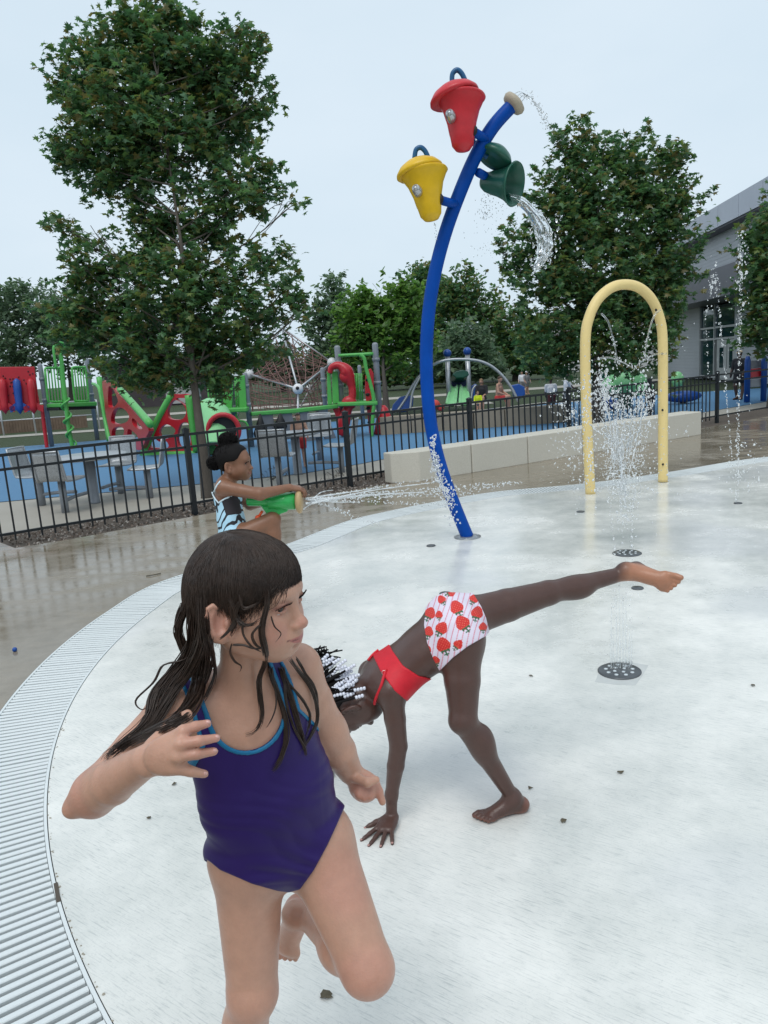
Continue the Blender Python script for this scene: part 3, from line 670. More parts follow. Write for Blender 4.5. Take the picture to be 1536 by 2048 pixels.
hs_ = empty('house', J(1235, 735, 60)*[1, 1, 0], 'pale house glimpsed under the right maple', 'house'); a = J(1080, 720, 60)*[1, 1, 0]; b = J(1330, 710, 60)*[1, 1, 0]; m = MB(); m.box((a+b)/2+[0, 3, 1.4], (np.linalg.norm(b-a), 6, 2.9)); m.build('wall', mat('pale_siding', (.5, .5, .5), .7), hs_)
c = (a+b)/2; m = MB(); w = np.linalg.norm(b-a)/2+.4; m.add([c+[-w, -.5, 2.84], c+[w, -.5, 2.84], c+[w, 6.5, 2.84], c+[-w, 6.5, 2.84], c+[-w, 3, 4.6], c+[w, 3, 4.6]], [(0, 1, 5, 4), (2, 3, 4, 5), (0, 4, 3), (1, 2, 5), (0, 3, 2, 1)]); m.build('roof', mat('shingle_grey', (.12, .115, .11), .8), hs_)
# ================================================================== playground beyond the fence
POST = mat('grey_post_paint', (.24, .26, .29), .4, vary=.08); GRN = mat('bright_green_paint', (.09, .40, .085), .38, vary=.08); PALE = mat('pale_green_plastic', (.24, .58, .27), .32, vary=.06)
RED = mat('red_plastic', (.46, .018, .028), .34, vary=.1); BLU = mat('blue_plastic', (.012, .07, .30), .35, vary=.08); DGRN = mat('dark_green_plastic', (.016, .09, .06), .4)
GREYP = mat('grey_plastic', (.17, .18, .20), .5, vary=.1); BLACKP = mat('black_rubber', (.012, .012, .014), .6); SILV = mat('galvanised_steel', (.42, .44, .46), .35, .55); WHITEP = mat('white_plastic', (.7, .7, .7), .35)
def Zx(l, k=1): # zoomed-crop coordinates of the left (1) or middle (2) playground -> photo pixels
    o = ((0, 650), (400, 600))[k-1]; return [(o[0]+x/3.072, o[1]+y/3.072) for x, y in l]
def rootat(name, px, py, label, cat, group=None): b = G(px, py); b[2] = -.012; return empty(name, b, label, cat, group)
def vpost(root, px, py, ptop, r=.06, m=None, cap=True, z0=-.012):
    b = G(px, py, z0); z = top_z(b, ptop); q = MB(); q.lathe(b, (0, 0, 1), [(r, 0), (r, z-b[2]-.05), (r*.9, z-b[2]-.02), (r*.45, z-b[2])], 12); q.build('post', m or POST, root, True)
    if cap:
        for t in (.55, .8): q = MB(); q.lathe(b+[0, 0, (z-b[2])*t], (0, 0, 1), [(r*1.25, 0), (r*1.25, .07)], 12); q.build('clamp', m or POST, root, True)
    return b, z
class Pl:      # a vertical plane for panels, given by two ground pixels
    def __init__(s, a, b, off=0.0):
        s.a, s.b = G(*a), G(*b); t = nrm(s.b-s.a); s.n = np.array([-t[1], t[0], 0]); s.n = -s.n if s.n[1] > 0 else s.n; s.a = s.a+s.n*off; s.b = s.b+s.n*off; s.t = t
    def __call__(s, x, y): return on_plane(x, y, s.a, s.b)
    def L(s, pts): return np.array([s(*p) for p in pts])
def pipe(name, root, m, pts, r=.022, n=8, sm=6):
    P = np.asarray(pts, float); q = MB(); q.tube(spline(P, sm) if sm and len(P) > 2 else P, r, n); return q.build(name, m, root, True)
def plate(name, root, m, pl, pts, th=.05, bev=.012):
    q = MB(); q.slab(pl.L(pts), pl.n, th); o = q.build(name, m, root)
    if bev: b = o.modifiers.new('round', 'BEVEL'); b.width = bev; b.segments = 2
    return o
# ---- tower with red rocket panel and green climbing pole
t1 = rootat('play_tower', 140, 885, 'play tower with red rocket panel and twisted green climbing pole at the far left', 'play tower')
vpost(t1, 104, 893, 727); vpost(t1, 195, 880, 717); vpost(t1, -40, 905, 735); p1 = Pl((104, 893), (195, 880)); p0 = Pl((-40, 905), (104, 893))
plate('red_panel', t1, RED, p0, Zx([(-130, 262), (0, 258), (212, 256), (222, 340), (232, 420), (245, 488), (0, 492), (-130, 500)]), .08)
for x, m in ((10, RED), (100, BLU), (185, RED)):
    c = Zx([(x, 328), (x+25, 548)]); pf = Pl((-40, 905), (104, 893), .12); a, b = pf(*c[0]), pf(*c[1]); d = nrm(b-a); L = np.linalg.norm(b-a); q = MB()
    q.lathe(a, d, [(.02, 0), (.085, .06), (.10, L*.3), (.085, L*.75), (.10, L*.86), (.05, L*.93), (.005, L)], 12); q.build('rocket', m, t1, True)
    q = MB(); sd = nrm(np.cross(d, pf.n))
    for sg in (-1, 1): q.slab([a+d*L*.66+sd*sg*.06, a+d*L*.80+sd*sg*.24, a+d*L*.95+sd*sg*.22, a+d*L*.86+sd*sg*.05], pf.n, .035)
    q.build('fin', m, t1)
g = np.random.default_rng(8); q = MB()
for i in range(28):
    x, y = Zx([(g.uniform(-20, 205), g.uniform(275, 475))])[0]; q.sphere(p0(x, y)+p0.n*.045, .022, 6, 4)
q.build('bolt', mat('dark_bolt', (.08, .01, .015), .5), t1)
pipe('red_leg', t1, RED, [p0(*c) for c in Zx([(255, 490), (275, 650), (295, 800)])], .05)
plate('deck_edge', t1, GRN, p1, Zx([(298, 484), (528, 474), (530, 500), (302, 508)]), .9, .02)
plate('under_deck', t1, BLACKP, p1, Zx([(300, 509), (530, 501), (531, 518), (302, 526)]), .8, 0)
for xs, y0, y1 in (((275, 368), 265, 470), ((440, 524), 260, 466)):
    a, b = xs; sl = lambda x, y: (x+(y-y0)*.10, y)
    pipe('barrier_frame', t1, GRN, [p1(*c) for c in Zx([sl(a, y0+14), sl(a+12, y0), sl(b-12, y0), sl(b, y0+14), sl(b, y1-14), sl(b-14, y1), sl(a+14, y1), sl(a, y1-14), sl(a, y0+14)])], .03, 8, 4)
    for k in range(1, 5):
        x = a+(b-a)*k/5; pipe('bar', t1, GRN, [p1(*c) for c in Zx([sl(x, y0+4), sl(x, y1-4)])], .018, 6, 0)
pc = Pl((104, 895), (195, 882), .45)
pipe('climbing_pole', t1, GRN, [pc(*c) for c in Zx([(345, 265), (335, 200), (330, 140), (350, 112), (385, 112), (400, 140)])], .035)
pipe('climbing_pole', t1, GRN, [pc(*c) for c in Zx([(362, 118), (375, 200), (388, 330), (405, 480), (420, 620), (448, 760), (470, 870)])], .055)
P = np.array([pc(*c) for c in Zx([(398, 450), (412, 560), (428, 650), (448, 760)])]); Ls = spline(P, 14); th = np.linspace(0, 7*math.pi, len(Ls)); Ls = Ls+.10*(np.cos(th)[:, None]*pc.t+np.sin(th)[:, None]*pc.n); q = MB(); q.tube(Ls, .03, 7); q.build('spiral_step', GRN, t1, True)
# ---- red web climbers with green edges
def cut_plate(name, root, m, pl, outer, holes, th=.10):
    from mathutils.geometry import tessellate_polygon
    up = np.array([0, 0, 1.0]); loops = [spline(pl.L(Zx(o)), 4, True) for o in [outer]+holes]
    flat = [[Vector(((p-pl.a)@pl.t, p[2], 0)) for p in l] for l in loops]; tri = tessellate_polygon(flat); P = np.vstack(loops); n = len(P)
    V = np.vstack([P+pl.n*th/2, P-pl.n*th/2]); F = [tuple(t) for t in tri]+[tuple(i+n for i in t[::-1]) for t in tri]; o_ = 0
    for l in loops: k = len(l); F += [(o_+i, o_+(i+1) % k, n+o_+(i+1) % k, n+o_+i) for i in range(k)]; o_ += k
    o = obj(name, V, F, m, root, smooth=False); bm = bmesh.new(); bm.from_mesh(o.data); bmesh.ops.recalc_face_normals(bm, faces=bm.faces); bm.to_mesh(o.data); bm.free(); return o
def web(label, ga, gb, outline, holes, edges, legs):
    r = rootat('climbing_panel', *ga, label, 'climber'); pl = Pl(ga, gb); cut_plate('red_panel', r, RED, pl, outline, holes)
    for e in edges: pipe('green_edge', r, GRN, pl.L(Zx(e))+pl.n*.03, .075, 8, 4)
    for e in legs: pipe('green_rail', r, GRN, pl.L(Zx(e))+pl.n*.45, .035, 8, 5)
web('left half of the red web climbers, sloping down from a green post', (224, 884), (287, 909), [(640, 352), (665, 346), (700, 352), (725, 400), (800, 490), (870, 570), (928, 638), (915, 685), (880, 765), (830, 752), (760, 730), (690, 706), (668, 600), (652, 470)],
    [[(680, 385), (700, 382), (722, 420), (738, 470), (705, 505), (678, 490)], [(706, 530), (740, 505), (782, 520), (808, 560), (790, 595), (730, 608), (694, 590)], [(704, 640), (745, 622), (775, 640), (768, 680), (735, 700), (700, 690)], [(800, 640), (835, 655), (862, 690), (845, 720), (800, 705)], [(828, 570), (862, 600), (890, 635), (860, 635), (830, 610)]],
    [[(615, 320), (645, 510), (680, 710)], [(745, 395), (840, 500), (935, 610)]], [[(690, 352), (730, 372), (748, 440), (775, 580), (805, 700)]])
web('right half of the red web climbers, standing in front of the maple trunk', (287, 909), (396, 904), [(1062, 432), (1110, 425), (1168, 432), (1178, 520), (1184, 640), (1198, 772), (1100, 775), (1000, 775), (888, 792), (900, 720), (955, 605), (1010, 510)],
    [[(1040, 510), (1075, 462), (1120, 475), (1150, 525), (1130, 575), (1070, 580), (1040, 560)], [(985, 650), (1020, 610), (1060, 620), (1085, 650), (1050, 690), (1000, 695)], [(1115, 610), (1160, 600), (1172, 660), (1172, 745), (1115, 750), (1095, 690)], [(925, 745), (945, 690), (985, 715), (1030, 715), (1040, 750), (990, 755)], [(1090, 452), (1125, 448), (1158, 452), (1164, 500), (1140, 490)]],
    [[(1062, 420), (970, 590), (882, 800)], [(1160, 430), (1185, 600), (1212, 775)], [(885, 800), (1000, 796), (1212, 790)]], [])
# ---- middle tower with slide and blade bridge
t2 = rootat('play_tower', 450, 895, 'green barred play tower with pale green tunnel slide right of the maple trunk', 'play tower'); p2 = Pl((408, 900), (504, 893))
for b_, t_ in ((408, 770), (475, 752), (504, 745)): vpost(t2, b_, 900-(b_-408)*.07, t_, .055)
plate('side_panel', t2, GRN, p2, Zx([(180, 490), (205, 505), (195, 690), (120, 690)], 2), .05); plate('side_panel', t2, GRN, p2, Zx([(235, 470), (275, 460), (290, 690), (245, 690)], 2), .05)
plate('deck_edge', t2, GRN, p2, Zx([(30, 668), (300, 655), (302, 680), (32, 694)], 2), .8, .02)
for k in range(7): x = 48+k*18; pipe('bar', t2, GRN, [p2(*c) for c in Zx([(x, 520), (x+10, 665)], 2)], .018, 6, 0)
for k in range(3): x = 214+k*12; pipe('bar', t2, GRN, [p2(*c) for c in Zx([(x, 480), (x+12, 660)], 2)], .018, 6, 0)
pipe('top_rail', t2, GRN, [p2(*c) for c in Zx([(40, 520), (110, 510), (185, 490), (275, 470)], 2)], .024)
pipe('hand_loop', t2, GRN, [p2(*c)+p2.n*.3 for c in Zx([(235, 690), (240, 730), (290, 745), (312, 790)], 2)], .022)
sl = empty('tunnel_slide', G(440, 905), 'pale green humped tunnel slide with a red rimmed mouth', 'slide'); P = [p2(*c)+p2.n*.3 for c in Zx([(70, 690), (120, 720), (150, 800), (150, 900)], 2)]; q = MB(); L = spline(np.array([P[0], P[1]+p2.n*.25, P[2]+p2.n*.55, P[3]+p2.n*.9]), 8); q.tube(L, .33, 18, cap=False); o = q.build('tube', PALE, sl, True); sd = o.modifiers.new('wall', 'SOLIDIFY'); sd.thickness = .03
c = Pl((400, 905), (504, 898), .62); q = MB(); ctr = c(*Zx([(145, 800)], 2)[0]); q.tube([ctr+.30*(math.cos(a)*c.t+math.sin(a)*np.array([0, 0, 1])) for a in np.linspace(0, 6.2, 24)], .05, 8, closed=True); q.build('rim', RED, sl, True); q = MB(); q.lathe(ctr+c.n*-.05, c.n, [(.29, 0), (.0001, .01)], 24); q.build('mouth', BLACKP, sl)  # black disc stands in for the shade inside the tunnel
br = rootat('blade_bridge', 590, 885, 'green bridge beam with hanging grey stepping blades and black pods', 'play bridge'); p3 = Pl((504, 893), (688, 873))
plate('beam', br, GRN, p3, Zx([(312, 688), (580, 668), (842, 640), (844, 664), (580, 695), (314, 712)], 2), .12, .02)
for a_, b_, c_, d_ in (((370, 684), (440, 680), (478, 862), (385, 868)), ((490, 676), (556, 670), (600, 850), (520, 858)), ((604, 668), (660, 662), (720, 880), (650, 884)), ((704, 656), (756, 650), (840, 860), (770, 868))): plate('blade', br, GREYP, p3, Zx([a_, b_, c_, d_], 2), .05, .012)
for x, y0, y1 in ((360, 700, 860), (482, 695, 800), (708, 680, 790)):
    a, b = p3(*Zx([(x, y0)], 2)[0])+p3.n*.12, p3(*Zx([(x+2, y1)], 2)[0])+p3.n*.12; q = MB(); L = np.linalg.norm(b-a); q.lathe(a, b-a, [(.02, 0), (.07, L*.3), (.15, L*.75), (.12, L*.93), (.02, L)], 10); q.build('pod', BLACKP, br, True)
# ---- right tower with red ring and rock leaf
t3 = rootat('play_tower', 720, 875, 'play tower with red ring loop, red rock wall leaf and bent green pole', 'play tower'); p4 = Pl((688, 873), (762, 868))
vpost(t3, 688, 873, 691, .065); vpost(t3, 762, 868, 685, .065); vpost(t3, 655, 868, 735, .05); vpost(t3, 727, 850, 730, .05)
plate('side_panel', t3, GRN, p4, Zx([(780, 440), (800, 436), (812, 640), (785, 645)], 2), .05); plate('side_panel', t3, GRN, p4, Zx([(810, 440), (846, 436), (856, 632), (815, 640)], 2), .05)
plate('deck_edge', t3, GRN, p4, Zx([(850, 625), (1090, 618), (1092, 640), (852, 648)], 2), .8, .02)
for k in range(7): x = 925+k*11; pipe('bar', t3, GRN, [p4(*c)-p4.n*.3 for c in Zx([(x, 450), (x+6, 622)], 2)], .018, 6, 0)
pipe('top_rail', t3, GRN, [p4(*c) for c in Zx([(850, 342), (960, 336), (1065, 330)], 2)], .035, 8, 3)
pipe('bent_pole', t3, GRN, [p4(*c)+p4.n*.35 for c in Zx([(985, 338), (1010, 360), (1025, 430), (1050, 520), (1068, 610), (1062, 720), (1055, 835)], 2)], .04)
P = np.array([p4(*c)+p4.n*.10 for c in Zx([(800, 450), (810, 415), (850, 402), (895, 430), (925, 500), (938, 570), (925, 640), (900, 690), (880, 780), (870, 830)], 2)]); q = MB(); Ls = spline(P, 6); q.tube(Ls, np.interp(np.linspace(0, 1, len(Ls)), [0, .25, .35, .5, .7, .85, 1], [.05, .09, .15, .08, .09, .14, .06]), 12); q.build('red_ring', RED, t3, True)
for x, y in ((905, 470), (918, 630)): q = MB(); q.sphere(p4(*Zx([(x, y)], 2)[0])+p4.n*.12, .17, 12, 8, (1, .6, .9)); q.build('knob', RED, t3, True)
plate('red_base', t3, RED, p4, Zx([(815, 668), (862, 660), (872, 830), (830, 700)], 2), .10)
o = plate('rock_leaf', t3, RED, p4, Zx([(1015, 470), (1028, 430), (1050, 420), (1066, 450), (1070, 560), (1064, 680), (1052, 820), (1040, 820), (1026, 680), (1014, 560)], 2), .10)
for x, y in ((1030, 490), (1050, 530), (1030, 580), (1052, 620), (1034, 665), (1050, 705), (1042, 750)): q = MB(); q.sphere(p4(*Zx([(x, y)], 2)[0])+p4.n*.055, .05, 8, 5, (1, .5, .7)); q.build('hand_hold', BLACKP, t3, True)
q = MB(); b = G(770, 866); q.lathe(b, (0, 0, 1), [(.26, 0), (.20, .25), (.10, .55), (.04, .62)], 14); o = q.build('red_cone', RED, None, True, b); props(o, 'dark red cone shaped stepper at the foot of the right play tower', 'stepper')
# ---- rope net pyramid with steel poles
net = empty('rope_net', J(597, 850, 24)*[1, 1, 0], 'tall rope net climber with white steel poles and white ball joints', 'rope climber'); ND = 23.5
K = {k: J(x, y, ND+dd) for k, (x, y, dd) in dict(top=(563, 655, 0), mid=(596, 778, -2.2), right=(664, 725, -.2), left=(498, 748, .2), back=(620, 778, 2.6), foot1=(700, 850, 0), foot2=(470, 850, 0), foot3=(596, 858, -2.4), foot4=(590, 835, 3)).items()}
ROPE = mat('brown_rope', (.22, .12, .105), .8); 
for a, b in (('top', 'mid'), ('top', 'right'), ('top', 'left'), ('mid', 'right'), ('mid', 'left'), ('top', 'back'), ('back', 'right'), ('back', 'left'), ('right', 'foot1'), ('left', 'foot2'), ('mid', 'foot3'), ('back', 'foot4')): pipe('steel_pole', net, SILV, [K[a], K[b]], .03, 8, 0)
for k in ('mid', 'right', 'left', 'back'): q = MB(); q.sphere(K[k], .15, 14, 10); q.build('ball_joint', WHITEP, net, True)
q = MB(); q.sphere(K['mid']+(-.155*_F), .05, 10, 6); q.build('joint_cap', BLACKP, net, True)
q = MB(); g = np.random.default_rng(6)
def ropes(A, B, C, D, n):
    for i in range(n+1):
        t = i/n; a, b = A+(B-A)*t, D+(C-D)*t; q.tube(spline([a, (a+b)/2+g.normal(0, .06, 3)+[0, 0, -.10], b], 4), .011, 4); a, b = A+(D-A)*t, B+(C-B)*t; q.tube(spline([a, (a+b)/2+g.normal(0, .06, 3)+[0, 0, -.10], b], 4), .011, 4)
low = {k: K[k]*[1, 1, 0]+[0, 0, .3] for k in K}
for a, b in (('left', 'mid'), ('mid', 'right'), ('left', 'back'), ('back', 'right')): ropes(K['top'], K[a], (K[a]+K[b])/2, K[b], 5); ropes(K[a], K[b], low[b], low[a], 5)
cm = (K['left']+K['right'])/2; ropes(K['left'], K['top'], K['right'], cm, 6); ropes(cm, K['left'], low['left'], low['mid'], 6); ropes(cm, K['right'], low['right'], low['back'], 6)
o = q.build('netting', ROPE, net); o['kind'] = 'stuff'
# ---- small slide structure for toddlers
sl2 = empty('toddler_climber', G(915, 822), 'small climbing arch with twin pale green slides and blue topped posts', 'play structure'); d2 = 24.0
def K2(x, y, dd=0): return J(x, y, d2+dd)
def Z3(l): return [(750+x/3.072, 650+y/3.072) for x, y in l]
for dd in (-.35, .5): pipe('arch_rail', sl2, SILV, [K2(*c, dd) for c in Z3([(130, 540), (190, 450), (260, 330), (350, 250), (450, 215), (600, 215), (700, 245), (780, 310), (840, 390), (880, 470)])], .045)
pipe('arch_rail', sl2, SILV, [K2(*c, -.5) for c in Z3([(215, 530), (230, 420), (265, 340), (290, 300)])], .035); pipe('arch_rail', sl2, SILV, [K2(*c, -.5) for c in Z3([(590, 470), (600, 400), (620, 370)])], .03)
for (x0, y0, x1, y1) in ((445, 190, 455, 480), (567, 178, 582, 470)):
    a, b = K2(*Z3([(x0, y0)])[0]), K2(*Z3([(x1, y1)])[0]); q = MB(); q.lathe(b, a-b, [(.075, 0), (.075, np.linalg.norm(a-b))], 10); q.build('post', SILV, sl2, True); q = MB(); q.sphere(a+[0, 0, .08], .13, 12, 8); q.build('ball_cap', BLU, sl2, True)
def slab2(name, m, pts, th, dd=0): q = MB(); q.slab([K2(*c, dd) for c in Z3(pts)], _F, th); o = q.build(name, m, sl2); b = o.modifiers.new('round', 'BEVEL'); b.width = .03; b.segments = 2; return o
slab2('leaf_panel', BLU, [(98, 540), (110, 490), (150, 445), (200, 430), (238, 440), (232, 500), (190, 535)], .12, -.3); slab2('leaf_panel', BLU, [(832, 372), (880, 362), (918, 380), (922, 430), (890, 455), (850, 440)], .12, .2); slab2('blue_side', BLU, [(585, 380), (615, 360), (640, 380), (620, 460), (598, 470)], .1, .2)
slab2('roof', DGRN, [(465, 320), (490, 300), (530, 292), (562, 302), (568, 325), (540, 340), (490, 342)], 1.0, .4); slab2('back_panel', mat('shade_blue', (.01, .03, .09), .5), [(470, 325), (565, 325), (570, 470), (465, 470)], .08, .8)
for a, b, c, e in (((460, 390), (515, 388), (505, 500), (432, 500)), ((520, 388), (575, 386), (590, 496), (512, 500))):
    u0, u1, v1, v0 = [Z3([w])[0] for w in (a, b, c, e)]; V = []; 
    for t in np.linspace(0, 1, 9):
        for s_ in np.linspace(0, 1, 9):
            x = (u0[0]*(1-s_)+u1[0]*s_)*(1-t)+(v0[0]*(1-s_)+v1[0]*s_)*t; y = (u0[1]*(1-s_)+u1[1]*s_)*(1-t)+(v0[1]*(1-s_)+v1[1]*s_)*t; V.append(K2(x, y, .3-.8*t)+np.array([0, 0, .10*(abs(2*s_-1)**3)]))
    F = [(i*9+j, i*9+j+1, i*9+j+10, i*9+j+9) for i in range(8) for j in range(8)]; o = obj('slide_bed', V, F, PALE, sl2); sd = o.modifiers.new('wall', 'SOLIDIFY'); sd.thickness = .06
o = None
b = G(868, 826); q = MB(); 
for k, (dx, z, r) in enumerate(((-.16, .16, .13), (.03, .24, .17), (.2, .14, .11))): q.sphere(b+[dx, 0, z], r, 12, 8, (1, .9, .9))
o = q.build('play_animal', mat('coral_red', (.55, .06, .045), .4), None, True, b); props(o, 'rounded red spring toy behind the curved blue pole', 'spring toy')
# low seating wall and planters at the toddler area
w = empty('low_wall', G(960, 850), 'low tan seat wall in front of the small slides', 'wall'); a, b = G(760, 868), G(1130, 842)
for k in range(6): p, r_ = a+(b-a)*(k+.02)/6, a+(b-a)*(k+.98)/6; q = MB(); q.beam(p+[0, 0, .18], r_+[0, 0, .18], .4, .38); q.build('block', mat('tan_block', (.28, .235, .18), .8, vary=.15, vscale=3) if k == 0 else bpy.data.materials['tan_block'], w)
# ---- spray frog / green figures glimpsed through the arch
gf = empty('spray_figure', G(1240, 815), 'green and dark green play figure seen through the yellow arch', 'play figure'); dg = 20
def blob(name, m, x, y, r, sq=(1, .7, 1), dd=0): q = MB(); q.sphere(J(x, y, dg+dd), r, 12, 9, sq); q.build(name, m, gf, True)
blob('dome', DGRN, 1212, 745, .52, (1, .8, .8)); blob('body', PALE, 1250, 765, .36, (1.6, .8, .9), -.3); blob('arm', PALE, 1215, 775, .2, (1.4, .8, .8), -.4); blob('arm', PALE, 1285, 778, .2, (1.5, .8, .9), -.4); blob('skirt', BLU, 1205, 808, .30, (1.3, .8, .7), -.5); blob('stem', DGRN, 1250, 800, .22, (.7, .7, 2.4)); blob('leaf', PALE, 1355, 760, .22, (.8, .6, 1))
# ---- blue posts and red panel at the right edge
rp = empty('activity_station', G(1515, 800), 'red activity panel between two blue posts at the right edge', 'play panel'); dr = 19
for x in (1495, 1528): a, b = J(x, 712, dr), J(x-1, 790, dr); q = MB(); q.lathe(b*[1, 1, 0], (0, 0, 1), [(.07, 0), (.07, a[2]-.1), (.04, a[2])], 12); q.build('post', BLU, rp, True)
q = MB(); q.slab([J(x, y, dr) for x, y in ((1499, 738), (1525, 736), (1525, 756), (1499, 758))], _F, .05); q.build('red_panel', RED, rp); q = MB(); q.slab([J(x, y, dr) for x, y in ((1499, 722), (1525, 720), (1525, 735), (1499, 737))], _F, .04); q.build('blue_panel', GREYP, rp); q = MB(); q.slab([J(x, y, dr) for x, y in ((1493, 760), (1532, 757), (1532, 772), (1493, 775))], _F, .06); q.build('lower_panel', POST, rp)
bo = empty('spring_boat', G(1366, 812), 'blue rocking boat toy behind the fence right of the yellow arch', 'spring toy'); c = J(1366, 793, 20); q = MB(); q.sphere(c, .38, 14, 8, (1.3, .6, .4)); q.build('hull', BLU, bo, True); q = MB(); q.lathe(c*[1, 1, 0], (0, 0, 1), [(.08, 0), (.08, c[2]-.1)], 8); q.build('spring', BLACKP, bo)
# ---- metal tables with perforated seats
MESHM = NT('perforated_steel'); _v = MESHM.n('ShaderNodeTexVoronoi', {'Vector': MESHM.tc, 'Scale': 110.0}).outputs['Distance']
PERF = MESHM.out(MESHM.mix(MESHM.rng(_v, .25, .35), (.10, .105, .11), (.42, .44, .46)), .4, Metallic=.5)
def seat(root, base, yaw):
    g_ = empty('seat', base); g_.parent = root; g_.location = Vector(base)-root.location
    f = np.array([math.cos(yaw), math.sin(yaw), 0]); s_ = np.array([-f[1], f[0], 0]); b = np.asarray(base, float)
    q = MB(); q.lathe(b, (0, 0, 1), [(.045, 0), (.045, .40)], 10); q.build('leg', POST, g_, True)
    q = MB(); q.tube(spline([b+[0, 0, .14], b+f*.22+[0, 0, .16], b+f*.5+[0, 0, .16]], 4), .024, 6); q.build('arm', POST, g_, True)
    n, m = 9, 13; V = []
    for i in range(n):
        u = i/(n-1)
        for j in range(m):
            v = j/(m-1)
            w_ = .21-.02*u; x = (u-.5)*2*w_*(1 if v < .45 else 1-.10*(v-.45))
            if v < .45: fx, z = .20-.42*(v/.45), .415-.012*math.sin(math.pi*v/.45)
            else: k = (v-.45)/.55; fx, z = -.22-.07*k*k-.02*math.sin(k*3), .415+.36*k
            cv = .035*(abs(2*u-1)**2)*(1 if v > .45 else .3); V.append(b+f*(fx+cv)+s_*x+np.array([0, 0, z]))
    F = [(i*m+j, i*m+j+1, (i+1)*m+j+1, (i+1)*m+j) for i in range(n-1) for j in range(m-1)]; o = obj('mesh_shell', V, F, PERF, g_); sd = o.modifiers.new('t', 'SOLIDIFY'); sd.thickness = .008
    Vv = np.array(V).reshape(n, m, 3); rim = np.vstack([Vv[0], Vv[1:, -1], Vv[-1, ::-1][1:], Vv[::-1, 0][1:-1]]); q = MB(); q.tube(rim, .013, 6, closed=True); q.build('rim', SILV, g_, True)
def table(label, cpx, top_py, rad, seats):
    b = G(*cpx); b[2] = -.018; root = empty('picnic_table', b, label, 'table', 'steel picnic tables behind the fence'); z = top_z(b, top_py)
    q = MB(); q.lathe(b, (0, 0, 1), [(.075, 0), (.065, .02), (.065, z-b[2]-.03)], 12); q.build('pedestal', POST, root, True)
    q = MB(); q.lathe([b[0], b[1], z-.03], (0, 0, 1), [(rad-.03, 0), (rad, .01), (rad, .035), (rad-.02, .045), (.0001, .045)], 28); q.build('table_top', SILV, root, True)
    for s_ in seats: p = G(*s_); p[2] = -.018; seat(root, p, math.atan2(b[1]-p[1], b[0]-p[0]))
table('steel table with four mesh seats at the left behind the fence', (190, 1003), 912, .48, [(85, 1008), (131, 1022), (242, 984), (300, 993)])
table('steel table with mesh seats behind the girl with the blaster', (596, 946), 866, .38, [(560, 968), (684, 942), (640, 918)])
# shade sail pole, light bollards and courts kept simple: a long net of posts behind the far tower
rb = empty('rail_barrier', G(60, 868), 'thin steel rail barrier beyond the blue surface at the far left', 'railing'); a, b = G(-120, 880), G(200, 858)
for k in range(6): p = a+(b-a)*k/5; pipe('upright', rb, SILV, [p, p+[0, 0, 1.0]], .03, 6, 0)
pipe('rail', rb, SILV, [a+[0, 0, .98], b+[0, 0, .98]], .03, 6, 0); pipe('rail', rb, SILV, [a+[0, 0, .5], b+[0, 0, .5]], .02, 6, 0)
# ================================================================== water play features on the pad
BPOLE = mat('blue_enamel', (.0, .060, .34), .4, spec=.18, vary=.14, vscale=5); YEL = mat('cream_yellow_enamel', (.78, .60, .26), .42, vary=.05, vscale=5)
BRED = mat('bucket_red', (.56, .022, .032), .42, vary=.16, vscale=7, coat=.1, bump=.06, bscale=30); BYEL = mat('bucket_yellow', (.72, .44, .006), .40, vary=.13, vscale=7, coat=.1, bump=.06, bscale=30); BGRN = mat('bucket_green', (.012, .095, .062), .38, vary=.1, vscale=9, coat=.15)
STL = mat('bolt_steel', (.5, .51, .52), .3, .8); TAN = mat('tan_cap', (.42, .36, .27), .5, vary=.12, vscale=12); HB = mat('handle_blue', (.012, .10, .24), .35)
pb = G(935, 1075); P0 = Pl0 = None
sp = empty('spray_pole', pb, 'tall curved blue spray pole carrying red, yellow and green tipping buckets', 'spray pole')
def onp(x, y, dy=0.0):      # photo pixel on the pole's plane, moved dy towards (-) or away from (+) the camera
    v = J(x, y, 1.0)-_C; k = (pb[1]+dy-_C[1])/v[1]; return _C+k*v
L = spline([onp(*q) for q in ((936, 1076), (905, 1000), (880, 928), (862, 850), (854, 770), (853, 695), (858, 620), (870, 545), (890, 468), (917, 392), (950, 315), (985, 255), (1024, 211))], 8); L[0][2] = .004
q = MB(); q.tube(L, .0535, 20); q.build('pole', BPOLE, sp, True)
q = MB(); q.lathe(pb+[0, 0, .004], (0, 0, 1), [(.115, 0), (.115, .006), (.075, .012)], 24); q.build('base_collar', mat('wet_collar', (.28, .30, .32), .3, .4), sp, True)
for k in range(6): a = k*math.pi/3+.3; q = MB(); q.lathe(pb+[.094*math.cos(a), .094*math.sin(a), .009], (0, 0, 1), [(.009, 0), (.009, .006), (.005, .009)], 8); q.build('base_bolt', STL, sp)
d = nrm(L[-1]-L[-4]); q = MB(); q.lathe(L[-1]-d*.02, d, [(.05, 0), (.085, .012), (.098, .04), (.092, .062), (.06, .078), (.0001, .082)], 24); q.build('nozzle_cap', TAN, sp, True)
def lip_lathe(c, ax, prof, n=28): m = MB(); m.lathe(c, ax, prof, n); V, F, S_ = m.arrays(); return m
